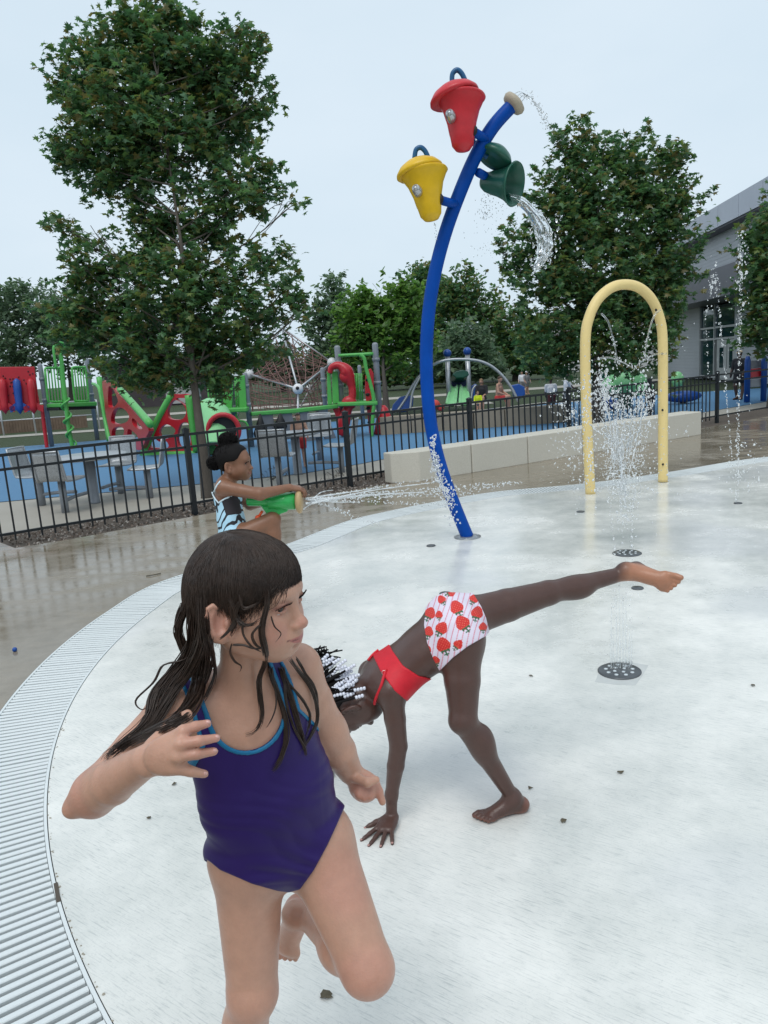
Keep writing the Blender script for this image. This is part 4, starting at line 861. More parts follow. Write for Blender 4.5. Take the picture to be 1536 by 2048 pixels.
def bucket(m_, tip, rim, R, arm0, arm1, handle, bolt, lid_c, lid_ax, lid_R, dy, tilt_dy=0.0, label=None):
    t, r = onp(*tip, dy), onp(*rim, dy+tilt_dy); ax = nrm(r-t); H = np.linalg.norm(r-t); b = empty('bucket', t); b.parent = sp; b.location = Vector(t)-sp.location
    if label: b['label'] = label
    pr = [(0.0001, 0), (.30*R, .015), (.44*R, .05), (.50*R, .10*H/.4+.02), (.53*R, .35*H), (.60*R, .55*H), (.74*R, .78*H), (.93*R, .96*H), (R, H), (R*.97, H+.012), (.90*R, H), (.70*R, .78*H), (.5*R, .4*H), (.0001, .2*H)]
    q = MB(); q.lathe(t, ax, pr, 32); q.build('shell', m_, b, True)
    lc = onp(*lid_c, dy+tilt_dy); la = nrm(lid_ax); q = MB(); q.lathe(lc, la, [(.0001, .01), (.55*lid_R, -.005), (.93*lid_R, -.012), (lid_R, .0), (.98*lid_R, .018), (.80*lid_R, .058), (.5*lid_R, .090), (.25*lid_R, .102), (.0001, .105)], 32); q.build('lid', m_, b, True)
    q = MB(); q.tube(spline([onp(*p, dy+tilt_dy) for p in handle], 7), .019, 10); q.build('handle', HB, b, True)
    if bolt:
        v = on_b = onp(*bolt, dy); 
        e = v-_F*.0; q = MB(); q.lathe(e+_F*.03+_R*.035, -(_F*.94+_R*.30), [(.036, 0), (.036, .135), (.030, .142), (.030, .165), (.026, .170), (.012, .171), (.012, .178), (.0001, .178)], 18); q.build('pivot_bolt', STL, b, True)
    q = MB(); q.tube([onp(*p, dy*k) for p, k in zip(arm0, (0, .6, 1))], .034, 12); q.build('arm', BPOLE, sp, True)
    q = MB(); a_ = onp(*arm0[-1], dy); p_ = onp(*arm0[-2], dy*.6); q.lathe(a_, a_-p_, [(.03, 0), (.045, .005), (.045, .02), (.02, .03)], 12); q.build('hub', BLACKP, b, True)
    return b
bucket(BRED, (926, 304), (922, 199), .187, [(975, 281), (958, 270), (946, 263)], None, [(904, 166), (905, 148), (914, 140), (924, 148), (933, 168)], (900, 243), (909, 196), nrm(.30*-_R+.98*_U-.05*_F)-.0*_F, .192, -.16, .05)
bucket(BYEL, (864, 443), (848, 348), .187, [(916, 410), (898, 405), (880, 400)], None, [(829, 316), (832, 300), (841, 295), (850, 302), (857, 317)], (834, 390), (840, 345), nrm(.26*-_R+.98*_U-.05*_F), .185, -.16, .05)
bucket(BGRN, (962, 364), (1028, 368), .172, [(957, 345), (970, 352), (984, 356)], None, [(945, 275), (950, 290), (962, 305), (975, 315)], None, (988, 318), nrm(.45*_R+.85*_U+.05*_F), .150, .22, -.17)
# ---- yellow water arch
ga, gb = G(1181, 988), G(1329, 964); ya = empty('water_arch', (ga+gb)/2, 'pale yellow tubular water arch with small side nozzles', 'water arch')
L = spline([on_plane(x, y, ga, gb) for x, y in ((1181, 988), (1175, 870), (1171, 760), (1171, 675), (1178, 636), (1195, 600), (1222, 576), (1250, 569), (1279, 576), (1304, 600), (1319, 636), (1325, 675), (1326, 760), (1326, 870), (1326, 963))], 9)
q = MB(); q.tube(L, .0525, 20); q.build('tube', YEL, ya, True); pn = nrm(np.cross(gb-ga, (0, 0, 1)))
q = MB(); pn = pn if pn[1] < 0 else -pn
for x, y in ((1306, 621), (1318, 708), (1319, 820), (1320, 928)): q.lathe(on_plane(x, y, ga, gb)+pn*.049-.006*_R, pn, [(.014, 0), (.014, .006), (.006, .008)], 8)
for x, y in ((1183, 628), (1178, 720), (1180, 830)): q.lathe(on_plane(x, y, ga, gb)+pn*.040+.03*_R, pn+_R, [(.013, 0), (.013, .006), (.006, .008)], 8)
q.build('nozzle', BLACKP, ya)
# ---- ground jets
DR = mat('jet_plate', (.10, .108, .115), .35, .4, vary=.2, vscale=30); HOLE = mat('jet_hole', (.55, .6, .62), .15)
def jet_plate(px, r, label, holes=True):
    b = G(*px, .004); o = empty('ground_jet', b, label, 'ground jet', 'floor water jets'); q = MB(); q.lathe(b, (0, 0, 1), [(r, 0), (r, .004), (r*.93, .008), (.0001, .008)], 36); q.build('plate', DR, o, True)
    if holes:
        q = MB()
        for k in range(9): a = k*2*math.pi/9; q.lathe(b+[.62*r*math.cos(a), .62*r*math.sin(a), .006], (0, 0, 1), [(.0095, 0), (.0088, .005), (.004, .006), (.0001, .006)], 10)
        for k in range(4): a = k*math.pi/2+.4; q.lathe(b+[.28*r*math.cos(a), .28*r*math.sin(a), .006], (0, 0, 1), [(.0085, 0), (.0078, .005), (.004, .006), (.0001, .006)], 10)
        q.build('nozzle', HOLE, o, True)
    return b, o
j1, _ = jet_plate((1239, 1343), .100, 'round black floor jet plate in a square recess right of the cartwheeling girl')
W = NT('recess_grout'); a = W.noise(14, 4); q = MB(); c = j1; q.prism([(c[0]+x, c[1]+y) for x, y in ((-.145, -.10), (-.06, -.145), (.02, -.165), (.09, -.06), (.155, .05), (.07, .105), (.0, .135), (-.085, .03))], .0041, .0046); o = q.build('recess', W.out(W.mix(a, (.46, .475, .46), (.60, .615, .60)), .5, a, .3, .01), _)
j2, _ = jet_plate((1254, 1107), .105, 'round floor jet plate further back below the yellow arch')
for px, lab_ in (((890, 1188), 'small round floor nozzle above the strawberry bottoms'), ((1275, 1177), 'small floor nozzle below the raised foot'), ((1161, 1024), 'small floor nozzle left of the yellow arch foot'), ((1476, 1007), 'small floor nozzle under the right hand water column'), ((862, 1092), 'small floor nozzle left of the blue pole base')): jet_plate(px, .038, lab_, False)
# ---- litter on the pad
LM = mat('dead_leaf', (.10, .085, .055), .8, vary=.35, vscale=40)
def litter(px, r, label, seed, name='fallen_leaf', m=LM):
    b = G(*px, .006); g = np.random.default_rng(seed); n = 11; a = np.sort(g.uniform(0, 6.28, n)); rr = r*g.uniform(.55, 1.1, n); V = [b+[0, 0, .012*r/.02]]+[b+[rr[i]*math.cos(a[i]), rr[i]*math.sin(a[i])*.8, g.uniform(0, .008)] for i in range(n)]
    F = [(0, 1+i, 1+(i+1) % n) for i in range(n)]; o = obj(name, V, F, m, loc=b, smooth=False); sd = o.modifiers.new('t', 'SOLIDIFY'); sd.thickness = .0015; props(o, label, 'leaf', 'bits of leaf on the pad')
litter((652, 1993), .020, 'crumpled grey brown leaf on the pad between the running legs', 1); litter((349, 1569), .012, 'small brown twig leaf below the bent elbow', 2); litter((298, 1637), .009, 'tiny leaf scrap near the drain, left of the purple swimsuit', 3); litter((1241, 1545), .012, 'dark scrap below the round floor jet', 4); litter((1127, 1643), .012, 'dark scrap right of the planted foot', 5); litter((1061, 1577), .011, 'dark scrap above the planted heel', 6); litter((1506, 1371), .012, 'dark scrap at the right edge of the pad', 7); litter((1062, 1352), .012, 'pale brown scrap left of the floor jet', 8)
b = G(30, 1303); q = MB(); q.sphere(b+[0, 0, .012], .014, 12, 8); o = q.build('bead', BLU, None, True, b); props(o, 'small blue bead lying on the wet deck at the left', 'bead')
b = G(305, 1152, .002); V, F = tube_geo(spline([b+[-.05, 0, .004], b+[0, .01, .006], b+[.05, .05, .004]], 4), .004, 6); o = obj('twig', V, F, LM, loc=b); props(o, 'short twig lying on the wet deck beside the drain', 'twig')
# ================================================================== water
W = NT('water_drop'); WAT = W.out((.96, .98, .99), .05, Transmission_Weight=.62, IOR=1.33); WAT.node_tree.nodes['Principled BSDF'].inputs['Specular IOR Level'].default_value = .8
W = NT('clear_water'); CLR = W.out((.97, .99, 1.0), .03, Transmission_Weight=.94, IOR=1.33)
ic = bmesh.new(); bmesh.ops.create_icosphere(ic, subdivisions=1, radius=1); ICV = np.array([v.co[:] for v in ic.verts]); ICF = np.array([[v.index for v in f.verts] for f in ic.faces]); ic.free()
def drops(name, P, r, label, st=None, m=None, g=RNG, cat='water'):
    P = np.asarray(P); n = len(P); r = np.broadcast_to(r, (n,)); dv = g.normal(0, .35, (n, 3))+np.array([0, 0, 1]) if st is None else np.asarray(st)+g.normal(0, .2, (n, 3)); dv /= np.linalg.norm(dv, axis=1, keepdims=True)
    k = g.uniform(.0, .7, n); S_ = ICV[None]*g.uniform(.75, 1.25, (n, len(ICV), 1)); S_ = S_+dv[:, None]*np.einsum('nvk,nk->nv', S_, dv)[:, :, None]*k[:, None, None]
    V = P[:, None]+S_*r[:, None, None]; F = ICF[None]+(np.arange(n)*len(ICV))[:, None, None]; o = obj(name, V.reshape(-1, 3), F.reshape(-1, 3), m or WAT); props(o, label, cat, None, 'stuff'); return o
g = np.random.default_rng(21)
# main fountain: streams rising from the two plates
PP, RR = [], []
d_ = 5.74
def px(xs, ys, dd, r0, r1): 
    n = len(xs); 
    for x, y in zip(xs, ys): PP.append(J(x, y, d_+dd*g.normal(0, 1))); RR.append(g.uniform(r0, r1)*(.62 if g.random() > .10 else 1.25))
def col(x0, y0, x1, y1, n, sx, r0=.0035, r1=.008, pw=1.0, dd=.06): t = g.uniform(0, 1, n)**pw; px(x0+(x1-x0)*t+g.normal(0, sx, n)*(.3+t), y0+(y1-y0)*t, dd, r0, r1)
for x0, x1, y1 in ((1238, 1198, 742), (1246, 1212, 760), (1250, 1232, 770), (1254, 1246, 800), (1258, 1262, 820), (1262, 1286, 765), (1268, 1302, 780)): col(x0, 1060, x1, y1, 190, 5, pw=.62)
for x0, x1 in ((1230, 1207), (1246, 1238), (1262, 1270)): col(x0, 1105, x1, 880, 60, 2.5)
px(g.normal(1238, 26, 800), g.uniform(790, 985, 800), .08, .003, .0075); px(g.normal(1236, 12, 700), g.uniform(850, 1000, 700), .06, .0025, .006)
px(g.normal(1205, 15, 240), g.normal(775, 28, 240), .08, .004, .010); px(g.normal(1285, 16, 210), g.normal(800, 34, 210), .08, .004, .009)
px(g.normal(1150, 22, 280), g.normal(835, 38, 280), .10, .003, .009); px(g.normal(1168, 24, 240), g.normal(925, 40, 240), .12, .003, .008); px(g.normal(1300, 26, 110), g.uniform(850, 1000, 110), .12, .003, .008)
px(g.uniform(1080, 1390, 230), g.uniform(640, 1010, 230), .35, .002, .006)
drops('fountain_spray', PP, RR, 'white burst of fountain droplets between the legs of the yellow arch', g=g)
q = MB()
for x0, y0, x1, y1 in ((1232, 960, 1205, 745), (1238, 960, 1216, 790), (1242, 985, 1232, 800), (1246, 985, 1250, 830), (1250, 960, 1276, 800), (1256, 950, 1296, 770), (1236, 900, 1182, 800), (1246, 1000, 1240, 860), (1240, 1000, 1246, 880), (1230, 930, 1214, 850), (1256, 930, 1262, 840), (1226, 840, 1196, 740), (1266, 850, 1290, 790), (1220, 880, 1160, 830), (1250, 1010, 1256, 900)):
    for _ in range(3):
        a = g.uniform(0, .5); b = a+g.uniform(.2, .5); t = np.linspace(a, min(b, 1), 14); w = g.normal(0, 2.2, 2); ph = g.uniform(0, 6.3)
        c = [J(x0+(x1-x0)*k+w[0]+2.5*math.sin(k*17+ph)*k, y0+(y1-y0)*k+w[1], 5.74+.05*math.sin(k*9+ph)) for k in t]; q.tube(c, .0016+.0042*np.abs(np.sin(np.linspace(ph, ph+9, 14)))*np.sin(np.linspace(.2, 3.0, 14)), 6)
o = q.build('fountain_stream', WAT, None, True); props(o, 'broken ropes of rising water inside the fountain burst', 'water', None, 'stuff')
PP, RR = [], []; d_ = 3.66
for x0, x1 in ((1222, 1224), (1231, 1228), (1240, 1238), (1247, 1246), (1252, 1257), (1259, 1262)): col(x0, 1335, x1, 1150, 26, 1.6, .0014, .0036)
px(g.uniform(1195, 1300, 60), g.uniform(1180, 1330, 60), .08, .0012, .0035); px(g.uniform(1205, 1330, 26), g.uniform(1030, 1200, 26), .1, .002, .005)
drops('jet_drops', PP, RR, 'sparse droplets above the round floor jet', g=g)
q = MB()
for x0, x1, y1 in ((1222, 1223, 1215), (1227, 1226, 1255), (1234, 1232, 1190), (1240, 1238, 1170), (1246, 1246, 1200), (1251, 1252, 1185), (1257, 1260, 1240), (1262, 1264, 1260)):
    pts = [J(x0+(x1-x0)*t, 1338+(y1-1338)*t, 3.66) for t in np.linspace(0, 1, 22)]; q.tube(pts, np.clip(.0042*(1-.75*np.linspace(0, 1, 22))*(1+.35*np.sin(np.linspace(0, 19, 22)+x0)), .0009, 1), 6)
o = q.build('jet_stream', CLR, None, True); props(o, 'thin clear water streams rising from the round floor jet', 'water', None, 'stuff')
# right hand columns
PP, RR = [], []; d_ = 7.24
for x0, y0, x1, y1, n in ((1476, 1000, 1482, 480, 150), (1472, 1000, 1478, 620, 90), (1466, 940, 1432, 545, 110), (1416, 760, 1412, 640, 22), (1411, 640, 1426, 545, 22)): col(x0, y0, x1, y1, int(n*1.4), 1.8, .003, .0085)
px(g.normal(1484, 8, 70), g.normal(530, 38, 70), .05, .005, .014); px(g.normal(1428, 6, 40), g.normal(565, 22, 40), .05, .005, .012); px(g.normal(1485, 22, 120), g.uniform(880, 985, 120), .2, .004, .010); px(g.uniform(1400, 1530, 60), g.uniform(560, 900, 60), .3, .003, .008)
drops('water_column', PP, RR, 'two thin columns of rising droplets at the right before the building', g=g)
# drops from arch nozzles
PP, RR = [], []; q = MB()
for pts in ([(1190, 629), (1203, 645), (1212, 675), (1219, 705), (1222, 728)], [(1306, 622), (1295, 632), (1285, 660), (1279, 690), (1276, 715)], [(1182, 718), (1205, 716), (1230, 724), (1252, 736)], [(1318, 708), (1296, 710), (1272, 722), (1254, 738)]):
    c = spline([on_plane(x, y, ga, gb)+pn*.1 for x, y in pts], 8); q.tube(c, np.linspace(.011, .004, len(c)), 6); k = c[len(c)//2:]; i = g.integers(0, len(k), 26); PP += list(k[i]+g.normal(0, .018, (26, 3))); RR += list(g.uniform(.004, .009, 26))
o = q.build('arch_stream', CLR, None, True); props(o, 'thin curved water streams crossing inside the yellow arch', 'water', None, 'stuff'); drops('arch_drops', PP, RR, 'droplets breaking off the streams inside the yellow arch', g=g)
# blaster spray to the pole
PP, RR, ST = [], [], []
s0 = J(614, 1000, 4.45)
for (xe, ye, de, yb, n) in ((1040, 966, 6.1, 972, 240), (1000, 972, 6.0, 984, 210), (960, 985, 6.0, 990, 180), (900, 1010, 5.8, 1000, 100), (760, 1050, 5.2, 1016, 40), (720, 1040, 5.0, 1012, 30), (880, 960, 6.3, 968, 110)):
    e = J(xe, ye, de); m_ = J((614+xe)/2, yb+4, (4.45+de)/2); t = g.uniform(0, 1, n)**.9; c = (1-t)[:, None]**2*s0+2*(t*(1-t))[:, None]*m_+(t**2)[:, None]*e; PP += list(c+g.normal(0, .007, (n, 3))*(.3+t[:, None])); RR += list(g.uniform(.0026, .0058, n)); ST += [e-s0]*n
drops('blaster_spray', PP, RR, 'lines of white droplets shot from the green blaster toward the blue pole', np.array(ST)/3*.8, g=g)
q = MB()
for xe, ye, yb in ((860, 966, 980), (850, 984, 988), (760, 975, 984), (780, 988, 992), (740, 992, 994), (720, 1004, 1002), (690, 996, 1000), (680, 988, 990), (665, 980, 984)):
    c = spline([s0+g.normal(0, .018, 3), J((614+xe)/2, yb+2, 4.6), J(xe, ye, 4.95)], 12); q.tube(c, np.linspace(.0045, .0025, len(c))*(1+.4*np.sin(np.arange(len(c))*1.7)), 5)
o = q.build('blaster_stream', WAT, None, True); props(o, 'thin water streams leaving the tan nozzle of the blaster', 'water', None, 'stuff')
PP, RR = [], []
for x0, y0, x1, y1, n, sx in ((865, 870, 872, 940, 90, 4), (872, 930, 900, 1010, 150, 7), (885, 960, 912, 1050, 70, 9), (868, 905, 880, 965, 110, 5)):
    t = g.uniform(0, 1, n); PP += [onp(x0+(x1-x0)*a+g.normal(0, sx), y0+(y1-y0)*a, -.14+.05*g.normal()) for a in t]; RR += list(g.uniform(.003, .009, n))
drops('pole_splash', PP, RR, 'white splash climbing the lower part of the blue pole', g=g)
PP, RR = [], []; q = MB()
for k in range(4):
    c = spline([onp(1027+5*k, 190+5*k), onp(1040+5*k, 184+3*k), onp(1058+4*k, 196+2*k), onp(1078+3*k, 222+2*k), onp(1096, 256)], 8); q.tube(c[:14], .0035, 5); i = g.integers(10, len(c), 34); PP += list(c[i]+g.normal(0, .014, (34, 3))); RR += list(g.uniform(.003, .0065, 34))
o = q.build('nozzle_stream', CLR, None, True); props(o, 'fine arcs of water from the tan cap of the blue pole', 'water', None, 'stuff'); drops('nozzle_drops', PP, RR, 'fine droplets falling from the top of the blue pole', g=g)
PP = [onp(g.normal(972, 6), g.uniform(385, 440), .2) for _ in range(90)]+[onp(g.normal(985, 26), g.uniform(400, 520), .25) for _ in range(120)]+[onp(869+g.normal(0, 1.2)+(y-445)*.12, y, -.16) for y in g.uniform(446, 482, 22)]
drops('bucket_drip', PP, g.uniform(.002, .005, len(PP)), 'fine drips below the yellow and green buckets', g=g)
# pour from the green bucket: a sheet that thins, twists and breaks
A_ = np.array([(1012, 384), (1046, 394), (1068, 414), (1092, 438), (1104, 466), (1106, 492), (1098, 512), (1090, 530)], float); B_ = np.array([(1022, 404), (1040, 414), (1056, 432), (1066, 458), (1074, 484), (1074, 508), (1070, 528), (1066, 546)], float)
A_, B_ = spline(A_, 9), spline(B_, 9); n = len(A_); m = 17; V = []; V2 = []
for i in range(n):
    t = i/(n-1)
    for j in range(m):
        s_ = j/(m-1); p = A_[i]*(1-s_)+B_[i]*s_; rip = math.sin(s_*19+t*9)*.5+math.sin(s_*31-t*23+2*math.sin(t*17))*.35+.3*math.sin(t*41+s_*7)+g.normal(0, .14); th = .042*(math.sin(math.pi*s_)**.6)*(1-.55*t)+.003
        p = p+np.array([math.sin(t*37+s_*5), math.cos(t*29+s_*9)])*1.3*t; c = onp(p[0], p[1], .16+.10*math.sin(t*3)*(s_-.5)+.022*rip*(.35+t)); V.append(c+np.array([0, -th, 0])); V2.append(c+np.array([0, th*.5, 0]))
hole = np.zeros((n-1, m-1), bool)
for i in range(n-1):
    for j in range(m-1):
        t = i/(n-1); s_ = j/(m-1); hole[i, j] = t > .58 and math.sin(s_*25+2.0*math.sin(t*9))+.5*math.sin(t*31+s_*11) > 1.5-1.75*(t-.5)*1.2
N_ = n*m; F = []
for i in range(n-1):
    for j in range(m-1):
        if hole[i, j]: continue
        a, b, c, e = i*m+j, i*m+j+1, (i+1)*m+j+1, (i+1)*m+j; F.append((a, e, c, b)); F.append((a+N_, b+N_, c+N_, e+N_))
        for (u, v), (di, dj) in (((a, b), (-1, 0)), ((b, c), (0, 1)), ((c, e), (1, 0)), ((e, a), (0, -1))):
            ii, jj = i+di, j+dj
            if ii < 0 or jj < 0 or ii >= n-1 or jj >= m-1 or hole[ii, jj]: F.append((u, v, v+N_, u+N_))
o = obj('poured_water', V+V2, F, CLR); sb = o.modifiers.new('s', 'SUBSURF'); sb.levels = sb.render_levels = 1; props(o, 'sheet of clear water pouring out of the tipped green bucket', 'water', None, 'stuff')
PP = [onp(A_[i][0]*(1-s_)+B_[i][0]*s_+g.normal(0, 4), A_[i][1]*(1-s_)+B_[i][1]*s_+g.normal(0, 5), .16) for i, s_ in zip(g.integers(n//3, n, 150), g.uniform(-.35, 1.3, 150))]
drops('pour_drops', PP, g.uniform(.003, .011, 150), 'droplets around the water pouring from the green bucket', g=g, m=CLR)
# ================================================================== people
HAIRM = mat('wet_brown_hair', (.036, .022, .016), .36, spec=.5, vary=.5, vscale=60)
HAIRK = mat('black_hair', (.006, .005, .005), .7, spec=.2)
EYEW = mat('eye_white', (.72, .70, .68), .12)
EYED = mat('iris_brown', (.02, .011, .007), .06)
def skinmat(name, rough=.42, sss=.12):
    return mat(name, (.4, .25, .2), rough, attr=True, vary=.10, vscale=30, bump=.10, bscale=220, sss=sss)
SK1 = skinmat('fair_skin', .36); SK2 = skinmat('deep_brown_skin', .33, .03); SK3 = skinmat('brown_skin', .4, .05)
def fr(fwd, up):
    f = nrm(fwd); u = np.asarray(up, float); u = nrm(u-f*(u@f)); r = np.cross(f, u)
    return np.array([r, f, u])           # rows: right, forward, up
def hand(S, w, d, n, thumb, s=1.0, curl=(15, 15, 15, 15), spread=10, tcurl=20, th_ang=45):
    """w wrist, d wrist->knuckles, n palm normal, thumb: side vector"""
    d = nrm(d); n = nrm(np.asarray(n)-d*(np.asarray(n)@d)); t = np.cross(d, n); t = t if t@np.asarray(thumb) > 0 else -t
    tips = []
    L = [(.036, .022, .017), (.040, .026, .018), (.037, .024, .018), (.028, .018, .016)]
    for i in range(4):
        off = (1.5-i)
        m = w+d*(.066-.003*abs(off-.5))*s+t*off*.0165*s
        S.cone(w+t*off*.009*s, m, .0115*s, .0095*s, .010*s)
        a = math.radians(off*spread); fd = d*math.cos(a)+t*math.sin(a); p = m; ang = 0
        for j, l in enumerate(L[i]):
            ang += math.radians(curl[i]*(1.0 if j else .7)); v = fd*math.cos(ang)+n*math.sin(ang)
            q = p+v*l*s*.92; S.cone(p, q, (.0078-.0006*j)*s, (.0072-.0008*j)*s, .0035*s); p = q
        tips.append(p)
    S.ell(w+d*.034*s, (.030*s, .036*s, .013*s), np.array([t, d, n]), .01*s)
    a = math.radians(th_ang); b0 = w+d*.018*s+t*.018*s; v = d*math.cos(a)+t*math.sin(a)+n*.25; v = nrm(v)
    b1 = b0+v*.030*s; v2 = nrm(v+d*math.sin(math.radians(tcurl))+n*.1); b2 = b1+v2*.024*s; b3 = b2+nrm(v2+d*.2)*.017*s
    S.chain([b0, b1, b2, b3], [.0125*s, .0095*s, .0082*s, .0068*s], .006*s); tips.append(b3)
    return tips
def foot(S, ank, d, up, s=1.0, out=None, r0=.026):
    """ank ankle joint, d heel->toe, up: instep direction"""
    d = nrm(d); up = nrm(np.asarray(up)-d*(np.asarray(up)@d)); sd = np.cross(d, up)
    if out is not None and sd@np.asarray(out) < 0: sd = -sd     # sd points to the little toe
    heel = ank-d*.030*s-up*.038*s
    S.ell(heel, (.023*s, .030*s, .024*s), np.array([sd, d, up]), .015*s)
    S.cone(ank, heel, r0*.95, .022*s, .02*s)
    S.cone(ank+d*.005*s-up*.010*s, ank+d*.085*s-up*.042*s, .026*s, .017*s, .02*s, (sd, 1.25))
    S.cone(heel, ank+d*.085*s-up*.046*s, .020*s, .016*s, .02*s, (sd, 1.2))
    ball = ank+d*.095*s-up*.047*s
    S.ell(ball, (.036*s, .026*s, .0145*s), np.array([sd, d, up]), .012*s)
    for i, o in enumerate((-.026, -.010, .004, .017, .029)):
        L = (.034, .031, .027, .022, .017)[i]; r = (.0105, .0080, .0075, .0070, .0068)[i]*s
        b = ball+sd*o*s+d*(.012-.006*max(0, i-1)*.6)*s
        S.chain([b, b+d*L*.55*s+up*.003*s, b+d*L*s-up*.003*s], [r, r*.92, r*.95], .004*s)
    return heel, ball
def head(S, c, A, s=1.0, nose=1.0, lips=1.0):
    P = lambda x, y, z: np.asarray(c)+s*(x*A[0]+y*A[1]+z*A[2])
    E = lambda p, r, k=.015, op='add', ax=None: S.ell(P(*p), np.array(r)*s, A if ax is None else ax, k*s, op)
    E((0, -.012, .034), (.071, .087, .073)); E((0, .035, .035), (.060, .047, .052), .03)
    E((0, .030, -.024), (.055, .052, .060), .03)
    E((0, .061, -.068), (.024, .022, .021), .025)
    for q in (-1, 1):
        E((q*.032, .048, -.036), (.030, .028, .030), .03)
        S.cone(P(q*.050, .002, -.044), P(q*.020, .055, -.069), .021*s, .016*s, .03*s)
        E((q*.030, .092, .005), (.019, .020, .0115), .010, 'carve')
    E((0, .072, .022), (.040, .018, .012), .02)
    S.cone(P(0, .079, .006), P(0, .0945, -.028), .0075*s, .0095*nose*s, .012*s)
    E((0, .0985, -.029), (.0095*nose, .0085, .0085), .008)
    for q in (-1, 1): E((q*.0095*nose, .091, -.033), (.0065, .0075, .006), .006)
    E((0, .080, -.052), (.021, .011, .012), .012)
    up_ = [(-.026, .0715, -.0505), (-.013, .0825, -.0512), (-.004, .0872, -.0502), (.004, .0872, -.0502), (.013, .0825, -.0512), (.026, .0715, -.0505)]
    lo_ = [(-.025, .0715, -.0525), (-.013, .0818, -.0588), (0, .0858, -.0600), (.013, .0818, -.0588), (.025, .0715, -.0525)]
    S.chain([P(*q) for q in up_], [.0018*s, .0036*s*lips, .0044*s*lips, .0044*s*lips, .0036*s*lips, .0018*s], .005*s); S.chain([P(*q) for q in lo_], [.0018*s, .0042*s*lips, .0052*s*lips, .0042*s*lips, .0018*s], .005*s)
    E((0, .085, -.0665), (.013, .004, .003), .006, 'carve')
    for q in (-1, 1):      # lids, ears
        for dz, y in ((.0052, .0828), (-.0062, .0805)):
            S.chain([P(q*.0165, y-.003, .004), P(q*.023, y+.001, .004+dz*.8), P(q*.030, y+.001, .004+dz), P(q*.037, y-.003, .004+dz*.7), P(q*.043, y-.010, .003)], [s*.0020, s*.0027, s*.0029, s*.0026, s*.0018], .003*s)
        rot = A.copy(); ear_up = nrm(A[2]*.95-A[1]*.25); ear_f = nrm(A[1]*.72+q*A[0]*-.62); ear_n = np.cross(ear_f, ear_up)
        ax = np.array([ear_n, ear_f, ear_up]); e = P(q*.0755, -.008, -.010)
        S.ell(e, np.array((.0080, .021, .033))*s, ax, .006*s)
        no = ear_n if ear_n@(q*A[0]) > 0 else -ear_n
        S.ell(e+no*.008*s+ear_f*.003*s+ear_up*.001*s, np.array((.007, .0105, .020))*s, ax, .004*s, 'carve')
        S.ell(e+no*.003*s+ear_f*.012*s-ear_up*.004*s, np.array((.006, .005, .008))*s, ax, .004*s)
        S.chain([e+ear_f*.015*s*math.cos(t)*1.1+ear_up*.028*s*math.sin(t)+no*.005*s for t in (3.9, 3.3, 2.7, 2.1, 1.5, .9, .4)], [.0035*s]*7, .003*s)
        S.ell(e-ear_up*.026*s+no*.0015*s, np.array((.006, .009, .010))*s, ax, .005*s)
    return P
def face_spots(P, s, lip, cheek, brow, am=.55):
    o = []
    for q in (-1, 1): o += [(P(q*.083, -.002, -.008), (.010*s, .010*s, .016*s), tuple(x*.62 for x in cheek), .6)]
    o += [
         (P(0, .1, -.03), .013*s, cheek, am)]
    for q in (-1, 1):
        o += [(P(q*.038, .066, -.034), .024*s, cheek, am), (P(q*.077, -.006, -.01), .028*s, cheek, am*.8)]
        o += [(P(q*x, y, .026+z), .0055*s, brow, .55) for x, y, z in ((.016, .084, -.002), (.022, .083, 0), (.028, .081, .001), (.034, .078, .0005), (.040, .073, -.001))]
    return o
def face_paint(V, c, hc, A, s, lip, line):
    """lip colour and the painted shade of mouth crease and lids, laid out on the front of the face"""
    l = ((V-np.asarray(hc))@A.T)/s; x, y, z = l[:, 0], l[:, 1], l[:, 2]; fr_ = (y > .055) & (np.abs(x) < .045)
    t = np.clip(np.abs(x)/.027, 0, 1); zl = -.0556+.0044*t*t; up_ = zl+.0068*(1-t**1.6); lo_ = zl-.0082*(1-t**1.8)
    w = np.clip((z-lo_)/.0012, 0, 1)*np.clip((up_-z)/.0012, 0, 1)*(np.abs(x) < .027)*fr_*.85; c = c*(1-w[:, None])+w[:, None]*np.array(lip)
    w = np.clip(1.3-np.abs(z-zl)/.0011, 0, 1)*(np.abs(x) < .0285)*fr_*.9; c = c*(1-w[:, None])+w[:, None]*np.array(line)  # mouth crease darkened in the skin colour
    for q in (-1, 1):
        u = (q*x-.0305)/.0145; zt = .0035+.0058*np.sqrt(np.clip(1-u*u, 0, 1)); w = np.clip(1.4-np.abs(z-zt)/.0013, 0, 1)*(np.abs(u) < 1.05)*(y > .055)*.6; c = c*(1-w[:, None])+w[:, None]*np.array(line)
        w = np.clip(1.3-np.hypot(u*1.0, (z-.004)/.012), 0, .5)*(y > .05)*.5; c = c*(1-w[:, None])+w[:, None]*np.array(lip)*.9  # eyelid shade tinted into the skin round each eye
    return c
